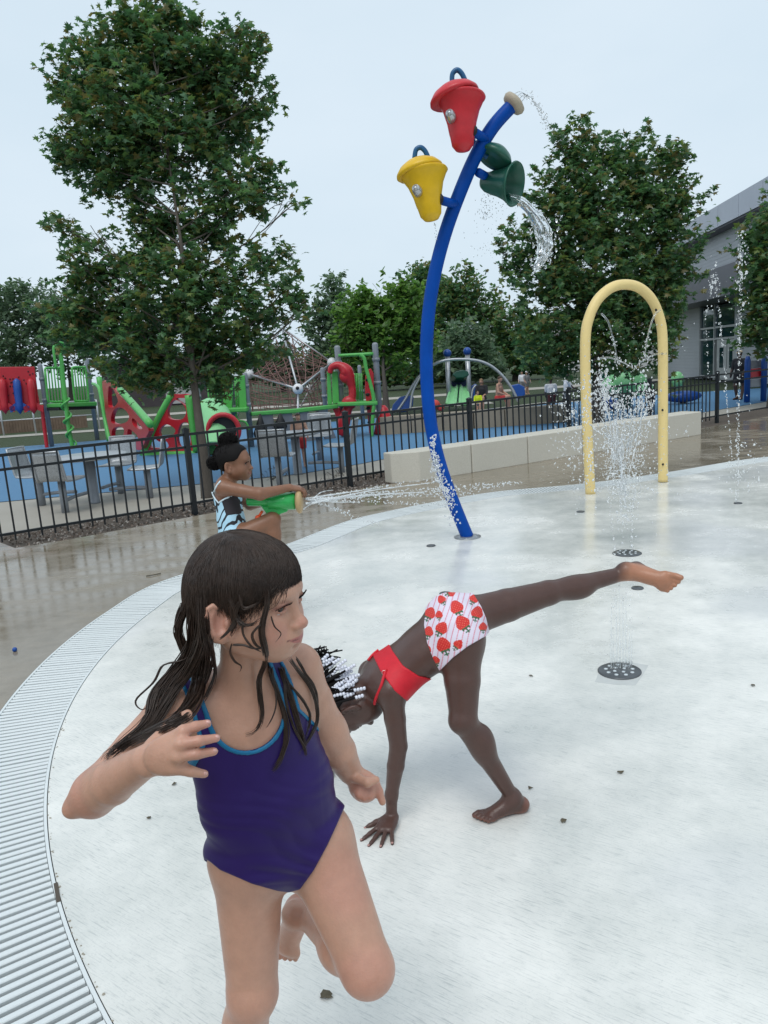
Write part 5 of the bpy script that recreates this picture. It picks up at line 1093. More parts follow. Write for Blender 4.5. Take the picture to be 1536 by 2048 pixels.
def eyes(P, A, s, root, look=(0, 1, 0), lashes=None):
    g = nrm(look[0]*A[0]+look[1]*A[1]+look[2]*A[2])
    for q in (-1, 1):
        c = P(q*.0310, .0700, .0035)
        m = MB(); m.sphere(c, .0122*s, 20, 14); m.build('eye', EYEW, root, True)
        m = MB(); m.lathe(c, g, [(.0001, .0128*s), (.0035*s, .0123*s), (.0070*s, .0106*s), (.0071*s, .0095*s)], 16); m.build('iris', EYED, root, True)
        if lashes:
            L = []
            for i in range(15):
                t = i/14; b = P(q*(.018+.024*t), .0850-.010*t*t, .0035+.0040*math.sin(math.pi*min(1, .25+t*.7)))
                v = nrm(A[1]*.8+A[2]*.35+q*A[0]*(.1+.6*t)); L.append([b, b+v*.0040*s-A[2]*.0012*s, b+v*.0080*s-A[2]*.0004*s, b+v*.0110*s+A[2]*.0022*s])
            m = MB(); m.tube([l[0]-A[1]*.001*s for l in L], .0007*s, 5); m.build('lid_line', lashes, root, True)
            V, F = strands(np.array(L), np.array([.0008, .0007, .0005, .0002])*s, 3); obj('eyelash', V, F, lashes, root)
def ray(S, x, y, d0, d1, off=.004, st=.002):
    ds = np.arange(d0, d1, st); P = J(x, y, 1.0)-_C; Q = _C+ds[:, None]*P
    I = np.round((Q-S.lo)/S.h).astype(int); ok = ((I >= 0) & (I < S.n)).all(1); v = np.full(len(ds), 1.0)
    v[ok] = S.D[tuple(I[ok].T)]; h = np.argwhere(v < off)
    return ds[h[0, 0]] if len(h) else None
def lock(S, px, r, n, d0, d1, lift=.006, spread=1.0, jit=1.0, default=None, N=26, rng=RNG, dshift=0.0):
    """a wet lock of n strands drawn along photo pixels px and laid on the surface S"""
    C = spline(px, 8); t = np.linspace(0, 1, len(C)); tt = np.linspace(0, 1, N); X = np.interp(tt, t, C[:, 0]); Y = np.interp(tt, t, C[:, 1])
    D = np.array([np.nan if (q := ray(S, x, y, d0, d1)) is None else q for x, y in zip(X, Y)])
    ok = ~np.isnan(D)
    if not ok.any(): D[:] = default
    else:
        dv = D[ok]; D = np.interp(tt, tt[ok], dv)
    for _ in range(2): D = np.convolve(np.pad(D, 2, mode='edge'), np.ones(5)/5, 'valid')
    base = np.array([J(x, y, d-lift+dshift) for x, y, d in zip(X, Y, D)])
    out = []; rad = []
    for i in range(n):
        a = rng.uniform(0, 2*math.pi); q = rng.uniform(0, 1)**.5*r*spread
        ph = rng.uniform(0, 6.28, 3); w = .35+.65*np.sin(np.linspace(.5, 2.8, N))
        o = (np.cos(a)*_R+np.sin(a)*_U)*q
        wob = jit*r*.5*np.sin(tt*rng.uniform(4, 11)+ph[0])[:, None]*_R+jit*r*.4*np.sin(tt*rng.uniform(4, 11)+ph[1])[:, None]*_U
        e = int(N*rng.uniform(.84, 1.0)); e0 = rng.uniform(0, .10); p = base+o*w[:, None]+wob+rng.uniform(-.4, .4)*r*_F
        p = np.array([np.interp(np.linspace(e0, (e-1)/(N-1), N), tt, p[:, k]) for k in range(3)]).T
        out.append(p); rad.append((.00055+.0006*rng.random())*np.clip(1.15-tt**3, .2, 1)*np.clip(.35+tt*7, .3, 1))
    return np.array(out), np.array(rad)
# ---- the girl running in the foreground
def girl_front():
    root = empty('person', (J(500, 2200, 1.50)[0], J(500, 2200, 1.50)[1], 0), 'girl with long wet hair in purple swimsuit running past close in front', 'person')
    A = fr(.93*_R0+np.array([0, -.38, -.03]), (-.05, 0, 1)); hs = 1.025; hc = J(495, 1201, 1.29)
    shR, shL = J(352, 1412, 1.325), J(594, 1335, 1.43)
    lat = nrm(shL-shR)
    chest, belly, pelv = J(498, 1450, 1.40), J(535, 1585, 1.43), J(560, 1675, 1.455)
    hipR, hipL = J(496, 1718, 1.445), J(634, 1690, 1.475)
    S = Sdf((-.62, .92, -.06), (.12, 1.80, 1.30), .0026)
    neck0, neck1 = J(484, 1385, 1.375), hc-A[2]*.045*hs-A[1]*.012
    # torso
    for q in (-1, 1):
        o = lat*q
        S.cone(chest+o*.045, belly+o*.040, .062, .060, .05, (lat, 1.12)); S.cone(belly+o*.040, pelv+o*.038, .060, .066, .05)
        S.cone(pelv+o*.040, (hipR if q < 0 else hipL)+np.array([0, 0, .01]), .066, .064, .04)
    S.cone(chest, belly, .070, .070, .04, (lat, 1.27)); S.cone(belly, pelv+np.array([0, 0, -.01]), .070, .068, .04, (lat, 1.3))
    S.cone(J(440, 1405, 1.375), J(552, 1368, 1.41), .048, .048, .05); S.cone(shR, J(440, 1400, 1.375), .042, .046, .03); S.cone(shL, J(552, 1365, 1.41), .039, .046, .03)
    S.cone(neck0, neck1, .041, .037, .035)
    kR, aR = J(505, 1985, 1.455), J(462, 2215, 1.525); kL, aL = J(735, 1938, 1.40), J(602, 1815, 1.645)
    S.cone(hipR, kR, .067, .046, .035); S.cone(hipL, kL, .069, .047, .03)
    torso = S.clone()
    # legs
    S.cone(kR, aR, .043, .027, .02); S.ell(kR*.62+aR*.38+np.array([0, .014, 0]), (.040, .042, .075), None, .03)
    S.ell(kR+np.array([0, -.018, 0]), (.030, .026, .034), None, .02)
    foot(S, aR, (.10, -1, 0), (0, 0, 1), 1.0, (-1, 0, 0))
    S.cone(kL, aL, .044, .026, .02); S.ell(kL*.66+aL*.34+nrm(np.cross(aL-kL, _R))*.006, .042, None, .03)
    fd = nrm(J(570, 1885, 1.79)-J(592, 1790, 1.69)); foot(S, aL, fd, nrm(np.array([.35, .9, .1])), .92, (.9, -.3, 0))
    # arms
    eR, wR = J(188, 1588, 1.255), J(292, 1522, 1.12)
    S.chain([shR, shR*.5+eR*.5, eR], [.038, .0355, .0335], .02); S.chain([eR, eR*.6+wR*.4, wR], [.0345, .0325, .0225], .014, (np.array([0, 0, 1.0]), 1.08))
    S.ell(J(158, 1606, 1.262), .0185, None, .02)
    S.ell(J(141, 1620, 1.262), .0115, None, .02)
    eL, wL = J(654, 1462, 1.50), J(700, 1542, 1.545)
    S.chain([shL, shL*.5+eL*.5, eL], [.038, .0375, .036], .03); S.chain([eL, eL*.5+wL*.5, wL], [.036, .034, .025], .02)
    # right hand: spread fingers before the chest
    K = [(367, 1462, 1.085), (361, 1488, 1.075), (356, 1513, 1.075), (349, 1536, 1.085)]
    Mi = [(392, 1453, 1.095), (398, 1482, 1.078), (394, 1508, 1.080), (382, 1543, 1.09)]
    T = [(415, 1447, 1.105), (433, 1476, 1.095), (428, 1503, 1.095), (409, 1548, 1.10)]
    for i in range(4):
        b = J(300, 1508+9*i, 1.11); k, m, t = J(*K[i]), J(*Mi[i]), J(*T[i])
        S.cone(b, k, .0120, .0092, .010); S.chain([k, m, t], [.0088, .0076, .0060], .003)
    S.ell(J(332, 1510, 1.09), (.030, .012, .025), np.array([_R, _F, _U]), .012)
    S.chain([J(308, 1490, 1.12), J(335, 1460, 1.135), J(360, 1440, 1.15), J(375, 1428, 1.155)], [.013, .0105, .009, .0072], .006)
    # left hand: loose fist, index finger pointing down
    S.ell(J(727, 1572, 1.55), (.034, .024, .030), np.array([nrm(J(740, 1590, 1.55)-J(715, 1550, 1.55)), _F, nrm(np.cross(_F, J(740, 1590, 1.55)-J(715, 1550, 1.55)))]), .012)
    S.chain([J(748, 1562, 1.545), J(757, 1583, 1.54), J(765, 1604, 1.54)], [.0105, .009, .0072], .005)
    for i, (x, y) in enumerate(((738, 1588), (727, 1590), (716, 1585))):
        S.chain([J(x+4, y-16, 1.535), J(x+2, y+3, 1.53), J(x-5, y-5, 1.545)], [.0098, .0092, .008], .004)
    S.chain([J(712, 1556, 1.525), J(735, 1565, 1.51), J(752, 1560, 1.515)], [.0105, .0095, .0078], .005)
    P = head(S, hc, A, hs, .95, 1.1)
    V, F = S.mesh(); V = relax(V, F, 1, .4)
    base = (.515, .287, .202); red = (.50, .215, .165)
    sp = face_spots(P, hs, (.42, .135, .125), (.53, .24, .18), (.12, .07, .05))
    sp += [(kR, .05, red, .25), (kL+np.array([0, -.03, 0]), .06, red, .3), (eR, .05, red, .35), (J(400, 1480, 1.09), .03, red, .35), (aL, .05, red, .6), (J(580, 1890, 1.69), .03, red, .7), (J(735, 1580, 1.54), .035, red, .45), (J(560, 1480, 1.3), .05, red, .15), (J(700, 1760, 1.40), .06, red, .3)]
    sp += [(J(*t), .009, (.56, .27, .21), .6) for t in T]
    obj('body', V, F, SK1, root, cols=face_paint(V, tint(V, base, sp), hc, A, hs, (.42, .13, .12), (.14, .045, .04)))
    nm = mat('nail_pink', (.62, .36, .31), .22)
    for t, m in zip(T, Mi):
        d = nrm(J(*t)-J(*m)); m_ = MB(); m_.sphere(J(*t)+d*.001-_F*.0040+_U*.0022, 1, 8, 6, (.0048, .0030, .0034)); m_.build('fingernail', nm, root, True)
    eyes(P, A, hs, root, (.15, 1, -.12), HAIRK)
    # ---------------- swimsuit: shells of the torso surface cut by a front pattern
    X, Y, Z = torso.grid()
    up = nrm((shR+shL)/2-(hipR+hipL)/2); lt = nrm(lat-up*(lat@up)); ft = np.cross(up, lt); ft = ft if ft[1] < 0 else -ft
    O = (hipR+hipL)/2
    u = (X-O[0])*lt[0]+(Y-O[1])*lt[1]+(Z-O[2])*lt[2]; v = (X-O[0])*up[0]+(Y-O[1])*up[1]+(Z-O[2])*up[2]; w = (X-O[0])*ft[0]+(Y-O[1])*ft[1]+(Z-O[2])*ft[2]
    vt = float(((shR+shL)/2-O)@up)
    fx = w > -.025
    # leg line, front: where the hem runs on the photographed girl; back: from hip to hip under the seat
    dd = (X*_F[0]+Y*_F[1]+(Z-CAMH)*_F[2]); ppx = 768+FPX*(X*_R[0]+Y*_R[1]+(Z-CAMH)*_R[2])/dd; ppy = 1024-FPX*(X*_U[0]+Y*_U[1]+(Z-CAMH)*_U[2])/dd
    lineF = np.interp(ppx, [380, 418, 440, 505, 555, 578, 600, 628, 655, 678, 700], [1705, 1722, 1740, 1768, 1782, 1785, 1779, 1740, 1690, 1640, 1590])
    uv = lambda p: (float((p-O)@lt), float((p-O)@up))
    (ul, vl), (ur, vr) = uv(J(416, 1722, 1.44)), uv(J(677, 1640, 1.46))
    leg = np.where(fx, (ppy-lineF)/FPX*dd*.8, (np.interp(u, [ul, -.04, .04, ur], [vl, -.095, -.095, vr])-v)*.72)
    leg = np.where(~fx & (w > -.07), np.maximum(leg, (ppy-lineF-4)/FPX*dd*.8), leg)
    ncv = vt-.088
    q = np.abs(u+.012); scoop = np.where(fx, np.sqrt((q/.062)**2+(np.maximum(v-ncv-.062, 0)*0+np.minimum(v-ncv-.062, 0)/.062)**2)-1, np.sqrt((q/.052)**2+(np.minimum(v-ncv-.09, 0)/.05)**2)-1)*.055
    arm = np.abs(u+.01)-np.clip(.088+(vt-.055-v)*.55, .088, .4)
    reg = np.maximum(np.maximum(leg, -scoop), arm); reg = np.maximum(reg, v-(vt+.06))
    body = torso.D
    wr = .0020*np.abs(np.sin(u*60+v*75+np.sin(v*40)*1.6+np.sin(u*33)))*np.clip((v+.06)*12, 0, 1)*np.clip((vt-.13-v)*9, 0, 1)
    wr = wr+.0016*np.sin(v*150+u*70+3*np.sin(u*30))*np.clip(1-np.abs(v-.03)*12, 0, 1)
    suit = np.maximum(body-.0042-wr, reg)
    V, F = S.mesh(suit.astype(np.float32)); V = relax(V, F, 2, .5)
    SUIT = NT('purple_swim_fabric'); nse = SUIT.noise(5, 5, .6); fine = SUIT.noise(420, 2)
    sm = SUIT.out(SUIT.mix(SUIT.rng(nse, .35, .7), (.020, .009, .085), (.030, .014, .125)), SUIT.rng(nse, .3, .7, .34, .50), fine, .12, .002, Specular_IOR_Level=.22)
    so = obj('swimsuit', V, F, sm, root)
    tw = np.minimum(np.abs(scoop), np.abs(arm)+np.where(v > vt-.16, 0, 1).astype(np.float32))-.0065
    trim = np.maximum(np.maximum(body-.0066, -(body-.0015)), np.maximum(tw, np.maximum(reg-.0015, v-(vt+.07))))
    V, F = S.mesh(trim.astype(np.float32)); V = relax(V, F, 4, .5)
    obj('trim', V, F, mat('teal_binding', (.003, .145, .30), .45, bump=.1, bscale=300), so)
    # ---------------- hair
    Hs = Sdf(hc-.2, hc+.2, .003)
    HP = lambda x, y, z: hc+hs*(x*A[0]+y*A[1]+z*A[2])
    for cc, rr in (((0, -.010, .036), (.075, .086, .077)), ((0, .035, .036), (.063, .048, .054))): Hs.ell(HP(*cc), np.array(rr)*hs, A, .03*hs)
    Hs.cone(HP(0, -.04, -.005), HP(0, -.055, -.075), .062*hs, .05*hs, .04)
    X, Y, Z = Hs.grid(); lx = ((X-hc[0])*A[0, 0]+(Y-hc[1])*A[0, 1]+(Z-hc[2])*A[0, 2])/hs; ly = ((X-hc[0])*A[1, 0]+(Y-hc[1])*A[1, 1]+(Z-hc[2])*A[1, 2])/hs; lz = ((X-hc[0])*A[2, 0]+(Y-hc[1])*A[2, 1]+(Z-hc[2])*A[2, 2])/hs
    line = np.interp(ly, [-.2, -.062, -.045, -.03, .0, .02, .05, .075, .1], [-.05, -.05, -.01, .016, .020, .014, .020, .040, .056])
    az = np.arctan2(lx, ly); groove = 0
    capd = np.maximum(Hs.D-.0022, (line-lz)*hs*.8)
    V, F = Hs.mesh(capd.astype(np.float32)); V = relax(V, F, 1, .5)
    hair = obj('hair', V, F, HAIRM, root)
    # fine combed strands over the scalp
    L = []; R = []
    pole = np.array([.012, -.02, .116])
    for i in range(4600):
        a = RNG.uniform(-math.pi, math.pi); a0 = a+RNG.normal(0, .05)
        e1 = np.interp(abs(a), [0, .5, .9, 1.25, 1.85, 2.15, 3.2], [.047, .034, .016, .012, .016, -.06, -.08])+RNG.normal(0, .009 if abs(a) < 1.9 else .022)-(.018*RNG.random() if RNG.random() < .15 and abs(a) < 1.2 else 0)
        z = .1145-(.1145-e1)*np.linspace(0, 1, 26)**1.6; rr = []
        for zi, zz in enumerate(z):
            tq = zi/25; a0 = a+.55*max(0, 1-abs(a+.2)/1.5)*tq**2+.05*math.sin(i*1.7)*tq
            k = np.clip((zz-.036)/.079, -1, 1); hr = math.sqrt(max(1-k*k, 0)) if zz > .036 else 1.0
            fy = .086 if math.cos(a0) > 0 else .104; rx = .077
            rr.append((hr*rx*math.sin(a0), hr*fy*math.cos(a0)-.012, zz))
        rr = np.array(rr); rr[:, :2] += (pole[:2]-rr[:, :2])*(1-np.linspace(0, 1, 26))[:, None]**3
        P3 = hc+hs*(rr@A); L.append(P3)
    L = np.array(L)
    # project strands to the cap surface
    def sd(Pq):
        I = np.clip(np.round((Pq-Hs.lo)/Hs.h).astype(int), 1, Hs.n-2); d = Hs.D[tuple(I.T)]
        gx = np.stack([Hs.D[tuple((I+e).T)]-Hs.D[tuple((I-e).T)] for e in np.eye(3, dtype=int)], 1); return d, gx/np.maximum(np.linalg.norm(gx, axis=1, keepdims=True), 1e-6)
    Q = L.reshape(-1, 3)
    for _ in range(3):
        d, gd = sd(Q); Q = Q-gd*(d-.0032)[:, None]
    L = Q.reshape(L.shape)
    for _ in range(2): L[:, 1:-1] = .5*L[:, 1:-1]+.25*(L[:, 2:]+L[:, :-2])
    Q = L.reshape(-1, 3)
    for _ in range(2):
        d, gd = sd(Q); Q = Q-gd*(d-.0036)[:, None]
    L = Q.reshape(L.shape); L[:, 1:-1] = .5*L[:, 1:-1]+.25*(L[:, 2:]+L[:, :-2])
    rad = np.tile(np.clip(np.linspace(1.3, .4, 26), .35, 1)*.00066, (len(L), 1))
    V, F = strands(L, rad, 3); obj('hair_strand', V, F, HAIRM, hair)
    # loose baby hairs below the fringe and temple
    W_, R_ = [], []
    for i in range(95):
        a = RNG.uniform(.12, 1.28); e1 = np.interp(a, [0, .5, .9, 1.25], [.047, .034, .016, .012])+.010; ln = RNG.uniform(.014, .048); k = RNG.uniform(.15, .75)*(1-a/1.6); pts = []
        for t in np.linspace(0, 1, 12):
            aa = a+k*t**1.3+.05*math.sin(t*7+i); zz = e1-ln*t; hr = .080 if zz < .036 else .080*math.sqrt(max(1-((zz-.036)/.079)**2, 0)); pts.append(hc+hs*((hr*.96*math.sin(aa))*A[0]+(hr*1.08*math.cos(aa)-.004)*A[1]+zz*A[2]))
        pts = np.array(pts)
        for _ in range(3):
            I = np.clip(np.round((pts-S.lo)/S.h).astype(int), 1, S.n-2); d = S.D[tuple(I.T)]; gx = np.stack([S.D[tuple((I+e).T)]-S.D[tuple((I-e).T)] for e in np.eye(3, dtype=int)], 1); gx /= np.maximum(np.linalg.norm(gx, axis=1, keepdims=True), 1e-6); pts = pts-gx*(np.clip(d, -.03, .03)-.0016-.004*np.linspace(1, 0, 12)**2)[:, None]
        pts[1:-1] = .5*pts[1:-1]+.25*(pts[2:]+pts[:-2]); W_.append(pts); R_.append(np.linspace(.0006, .0002, 12)*RNG.uniform(.7, 1.5))
    V, F = strands(np.array(W_), np.array(R_), 3); obj('hair_wisp', V, F, HAIRM, hair)
    z1 = lambda l: [(130+x/2.695, 1030+y/2.695) for x, y in l]
    PS, RS = [], []
    def lk(pts, r, n, **k):
        k.setdefault('d0', .95); k.setdefault('d1', 1.62); p, q = lock(S, z1(pts), r, n, **k); PS.append(p); RS.append(q)
    # the mass behind the ear falling to the raised forearm
    bk = dict(lift=.012)
    lk([(700, 420), (690, 560), (690, 680), (640, 780), (560, 880), (490, 980), (470, 1070), (420, 1150), (320, 1230), (240, 1290), (200, 1345)], 0.0085, 68, **bk)
    lk([(740, 430), (740, 600), (720, 720), (670, 830), (600, 930), (540, 1030), (470, 1130), (380, 1200), (280, 1260), (205, 1330)], 0.0076, 60, **bk)
    lk([(745, 520), (752, 640), (745, 760), (720, 880), (690, 1000), (620, 1090), (520, 1150), (400, 1200), (300, 1255)], 0.0076, 56, **bk)
    lk([(760, 560), (765, 690), (765, 800), (740, 900), (710, 1010), (650, 1090), (560, 1140), (440, 1200), (340, 1250)], 0.0059, 40, **bk)
    lk([(660, 420), (640, 520), (605, 620), (640, 720), (660, 800), (580, 900), (500, 960), (480, 1050)], 0.0059, 40, **bk)
    lk([(640, 470), (615, 560), (610, 650), (650, 740), (700, 840), (690, 950), (640, 1050), (540, 1120), (430, 1170)], 0.0059, 36, **bk)
    lk([(690, 560), (650, 680), (600, 760), (520, 840), (420, 930), (340, 1040), (240, 1160), (170, 1260), (150, 1320)], 0.0024, 14, **bk)
    lk([(680, 600), (620, 740), (540, 800), (470, 890), (400, 960), (350, 1060), (280, 1150)], 0.0017, 10, **bk)
    lk([(720, 700), (640, 780), (530, 810), (480, 900), (380, 1000), (420, 1050), (470, 990)], 0.0010, 6, **bk)
    lk([(775, 640), (785, 690), (800, 760), (810, 860), (770, 960), (720, 1040)], 0.0030, 18, **bk)
    lk([(790, 660), (795, 720), (790, 800), (760, 900), (730, 960)], 0.0026, 16, **bk)
    lk([(720, 880), (680, 960), (700, 1030), (640, 1080)], 0.0013, 8)
    # temple and cheek
    lk([(880, 440), (925, 520), (915, 570), (870, 640), (825, 675)], 0.0026, 18)
    lk([(1090, 400), (1090, 480), (1070, 560), (1060, 640), (1085, 740), (1080, 800), (1045, 880), (1050, 980), (1062, 1080), (1030, 1165), (950, 1190)], 0.0036, 30)
    lk([(960, 440), (920, 520), (930, 560), (960, 590), (1010, 590), (1060, 550)], 0.0030, 20)
    lk([(900, 440), (900, 540), (910, 600), (890, 660)], 0.0030, 20)
    lk([(940, 430), (960, 500), (1010, 490), (1050, 465)], 0.0017, 10)
    lk([(960, 560), (960, 640), (1000, 700), (1040, 730), (1065, 740)], 0.0010, 8)
    lk([(1060, 590), (1010, 640), (1030, 700), (1070, 720)], 0.0014, 8)
    lk([(900, 690), (890, 740), (915, 790), (950, 815), (940, 850)], 0.0009, 6)
    lk([(900, 700), (960, 700), (1020, 720), (1065, 715)], 0.0014, 10)
    lk([(1110, 540), (1130, 600), (1165, 640), (1130, 690)], 0.0006, 4)
    # strands from the far side over the chest
    lk([(1112, 822), (1114, 870), (1150, 960), (1185, 1080), (1195, 1200), (1160, 1320), (1110, 1390)], 0.0038, 28)
    lk([(1160, 818), (1182, 880), (1215, 980), (1250, 1100), (1280, 1200), (1305, 1310)], 0.0038, 28)
    lk([(1210, 770), (1260, 840), (1320, 920), (1355, 1020), (1360, 1110), (1320, 1200), (1240, 1310)], 0.0027, 20)
    lk([(1240, 760), (1300, 860), (1350, 940), (1365, 1040)], 0.0017, 10)
    lk([(1096, 822), (1120, 900), (1140, 1000), (1120, 1090), (1080, 1160)], 0.0010, 6)
    lk([(1184, 850), (1190, 1000), (1230, 1140), (1290, 1250), (1300, 1300)], 0.0017, 12)
    lk([(1176, 815), (1200, 900), (1290, 1010), (1320, 1100), (1290, 1230)], 0.0020, 14)
    for p, q in zip(PS, RS):
        V, F = strands(p, q, 4); obj('wet_lock', V, F, HAIRM, hair)
    return root
girl_front()
# ---- the girl turning a cartwheel
def poly_sdf(px, py, poly):
    """signed 2-D distance (negative inside), vectorised"""
    n = len(poly); d = np.full(np.broadcast(px, py).shape, 1e9, np.float32); sg = np.ones(d.shape, bool)
    for i in range(n):
        (ax, ay), (bx, by) = poly[i], poly[i-1]
        ex, ey = bx-ax, by-ay; wx, wy = px-ax, py-ay
        t = np.clip((wx*ex+wy*ey)/(ex*ex+ey*ey), 0, 1); d = np.minimum(d, (wx-ex*t)**2+(wy-ey*t)**2)
        c = ((py >= ay) & (py < by) & (ex*wy > ey*wx)) | ((py < ay) & (py >= by) & (ex*wy < ey*wx)); sg ^= c
    return np.sqrt(d)*np.where(sg, 1, -1)
def proj(X, Y, Z):
    dd = X*_F[0]+Y*_F[1]+(Z-CAMH)*_F[2]
    return 768+FPX*(X*_R[0]+Y*_R[1]+(Z-CAMH)*_R[2])/dd, 1024-FPX*(X*_U[0]+Y*_U[1]+(Z-CAMH)*_U[2])/dd, dd
def girl_cartwheel():
    root = empty('person', (.2, 2.37, 0), 'girl in red top and strawberry print bottoms doing a cartwheel', 'person')
    S = Sdf((-.50, 1.98, -.04), (1.22, 3.02, 1.12), .0036)
    shN, shF = J(783, 1383, 2.50), J(742, 1345, 2.70)
    hpN, hpF = J(922, 1283, 2.50), J(930, 1236, 2.63)
    ch, bl, pv = J(783, 1352, 2.59), J(848, 1300, 2.575), J(908, 1252, 2.565)
    ax = nrm(pv-ch); lat = nrm(shF-shN); lat = nrm(lat-ax*(lat@ax))
    for q in (-1, 1):
        S.cone(ch+lat*.045*q, bl+lat*.038*q, .064, .055, .04); S.cone(bl+lat*.038*q, pv+lat*.042*q, .056, .074, .04)
    S.cone(ch, bl, .066, .058, .04, (lat, 1.25)); S.cone(bl, pv, .060, .080, .04, (lat, 1.2))
    S.cone(J(760, 1372, 2.55), J(752, 1356, 2.63), .045, .045, .04)
    S.cone(shN, ch, .043, .055, .04); S.cone(shF, ch, .042, .055, .04)
    S.cone(pv+lat*.05, hpF, .080, .068, .04); S.cone(pv-lat*.05, hpN, .082, .070, .04)
    kN, aN = J(927, 1440, 2.47), J(1026, 1596, 2.565)
    kF, aF = J(1096, 1186, 2.72), J(1270, 1141, 2.84)
    S.cone(hpN, hpN*.5+kN*.5, .069, .058, .035); S.cone(hpN*.5+kN*.5, kN, .058, .044, .008); S.cone(kN, aN, .042, .0225, .012); S.ell(kN*.68+aN*.32+np.array([.014, 0, .008]), (.032, .032, .055), None, .04)
    S.ell(kN+np.array([-.010, -.006, 0]), .037, None, .015)
    S.cone(hpF, hpF*.5+kF*.5, .068, .057, .035); S.cone(hpF*.5+kF*.5, kF, .057, .044, .008); S.cone(kF, aF, .042, .0225, .012); S.ell(kF*.68+aF*.32-.012*_U, (.055, .033, .033), None, .04)
    torso = S.clone()
    fd = nrm(np.array([-.95, -.30, 0.0])); a2 = aN.copy(); a2[2] = .061
    S.cone(aN, a2, .023, .024, .02); foot(S, a2, fd, (0, 0, 1), .93, (0, -1, 0), .023)
    d2 = nrm(J(1372, 1162, 2.80)-J(1285, 1140, 2.84)); foot(S, aF, d2, nrm(_F*.95+_U*.22), 1.08, -_U, .023)
    # arms: near one planted with spread fingers, far one behind
    eN, wN = J(797, 1492, 2.52), J(783, 1590, 2.555); wN[2] = max(wN[2], .062)
    S.cone(shN, shN*.5+eN*.5, .040, .035, .02); S.chain([shN*.5+eN*.5, eN, eN*.6+wN*.4, wN], [.035, .0295, .0285, .0205], .006)
    hd = nrm(np.array([-.42, -.9, 0])); wb = wN.copy(); wb[2] = .026; wb += hd*.010
    S.cone(wN, wb, .0200, .018, .015); tN = hand(S, wb, nrm(hd+np.array([0, 0, -.12])), (0, 0, -1), (-1, .3, 0), 1.0, (4, 3, 3, 4), 17, 10, 62)
    eF, wF = J(700, 1440, 2.86), J(655, 1512, 2.93); S.chain([shF, eF, wF], [.038, .029, .020], .02)
    hf = nrm(np.array([-.5, -.75, -.35])); tF = hand(S, wF, hf, (0, .2, -1), (1, 0, 0), 1.0, (14, 14, 14, 14), 12)
    # head hanging between the arms
    A = fr(.46*_R-.85*_U+.20*_F, -.86*_R-.48*_U+.10*_F); hs = 1.0; hc = J(699, 1404, 2.585)
    P = head(S, hc, A, hs, 1.15, 1.5)
    S.cone(J(757, 1368, 2.59), hc-A[2]*.03-A[1]*.02, .040, .040, .03)
    V, F = S.mesh(); V = relax(V, F, 1, .4)
    base = (.084, .043, .034); sole = (.40, .185, .11)
    sp = face_spots(P, hs, (.10, .035, .03), (.075, .033, .026), (.012, .008, .007), .4)
    c = tint(V, base, sp)
    c = face_paint(V, c, hc, A, hs, (.11, .04, .035), (.02, .01, .009))
    # paler soles, palms, nails and heels
    n2 = -nrm(_F*.95+_U*.22); off = (V-aF)@d2; hgt = (V-aF)@n2
    w = np.clip((hgt-.016)/.020, 0, 1)*np.clip((off+.060)/.045, 0, 1)*(np.linalg.norm(V-aF, axis=1) < .22); c = c*(1-w[:, None])+w[:, None]*np.array(sole)
    heel = aF-d2*.030-n2*0+n2*.038; w = np.clip(1.6-np.linalg.norm(V-heel, axis=1)/.022, 0, 1)*.8; c = c*(1-w[:, None])+w[:, None]*np.array((.50, .17, .10))
    near = np.linalg.norm((V-a2)*np.array([1, 1, 1]), axis=1) < .2
    w = np.clip((.022-V[:, 2])/.014, 0, 1)*near*.8; c = c*(1-w[:, None])+w[:, None]*np.array((.26, .10, .065))
    hl = a2-fd*.035-np.array([0, 0, .035]); w = np.clip(1.7-np.linalg.norm(V-hl, axis=1)/.022, 0, 1)*.75; c = c*(1-w[:, None])+w[:, None]*np.array((.30, .11, .07))
    obj('body', V, F, SK2, root, cols=c)
    nm = mat('fingernail', (.45, .25, .22), .2)
    for t in tN:
        m = MB(); m.sphere(t+np.array([0, 0, .0052])+hd*.001, 1, 8, 5, (.0046, .0050, .0022)); m.build('fingernail', nm, root, True)
    eyes(P, A, hs, root)
    m = MB(); m.sphere(P(-.0765, -.002, -.035), .0035, 8, 6); m.build('earring', mat('stud_metal', (.8, .78, .72), .2, 1), root, True)
    # red top: band round the chest and shoulder straps
    X, Y, Z = torso.grid(); px, py, dd = proj(X, Y, Z); M2 = dd/FPX
    band = poly_sdf(px, py, [(741, 1302), (757, 1291), (776, 1283), (785, 1301), (806, 1331), (838, 1352), (880, 1361), (850, 1385), (815, 1404), (790, 1383), (762, 1345)])*M2
    V, F = S.mesh(np.maximum(np.maximum(torso.D-.0045, -(torso.D+.004)), band).astype(np.float32)); V = relax(V, F, 2, .5)
    redf = mat('red_swim_fabric', (.60, .008, .022), .55, vary=.12, vscale=30, bump=.15, bscale=260)
    top = obj('bikini_top', V, F, redf, root)
    def onsurf(pts, lift=.003):
        P0 = spline(pts, 6); D = np.array([np.nan if (q := ray(torso, x, y, 2.2, 3.0, .003)) is None else q for x, y in P0]); ok = ~np.isnan(D)
        if not ok.any(): D[:] = 2.66; ok[:] = True
        D = np.interp(np.arange(len(D)), np.arange(len(D))[ok], D[ok])
        for _ in range(4): D = np.convolve(np.pad(D, 2, mode='edge'), np.ones(5)/5, 'valid')
        return np.array([J(x, y, d-lift) for (x, y), d in zip(P0, D)])
    for pts in ([(772, 1338), (768, 1352), (762, 1372), (752, 1396), (749, 1408)], [(757, 1300), (746, 1309), (736, 1321)]):
        L = onsurf(pts); m = MB(); m.tube(L, .0050, 8)
        m.build('strap', redf, top, True)
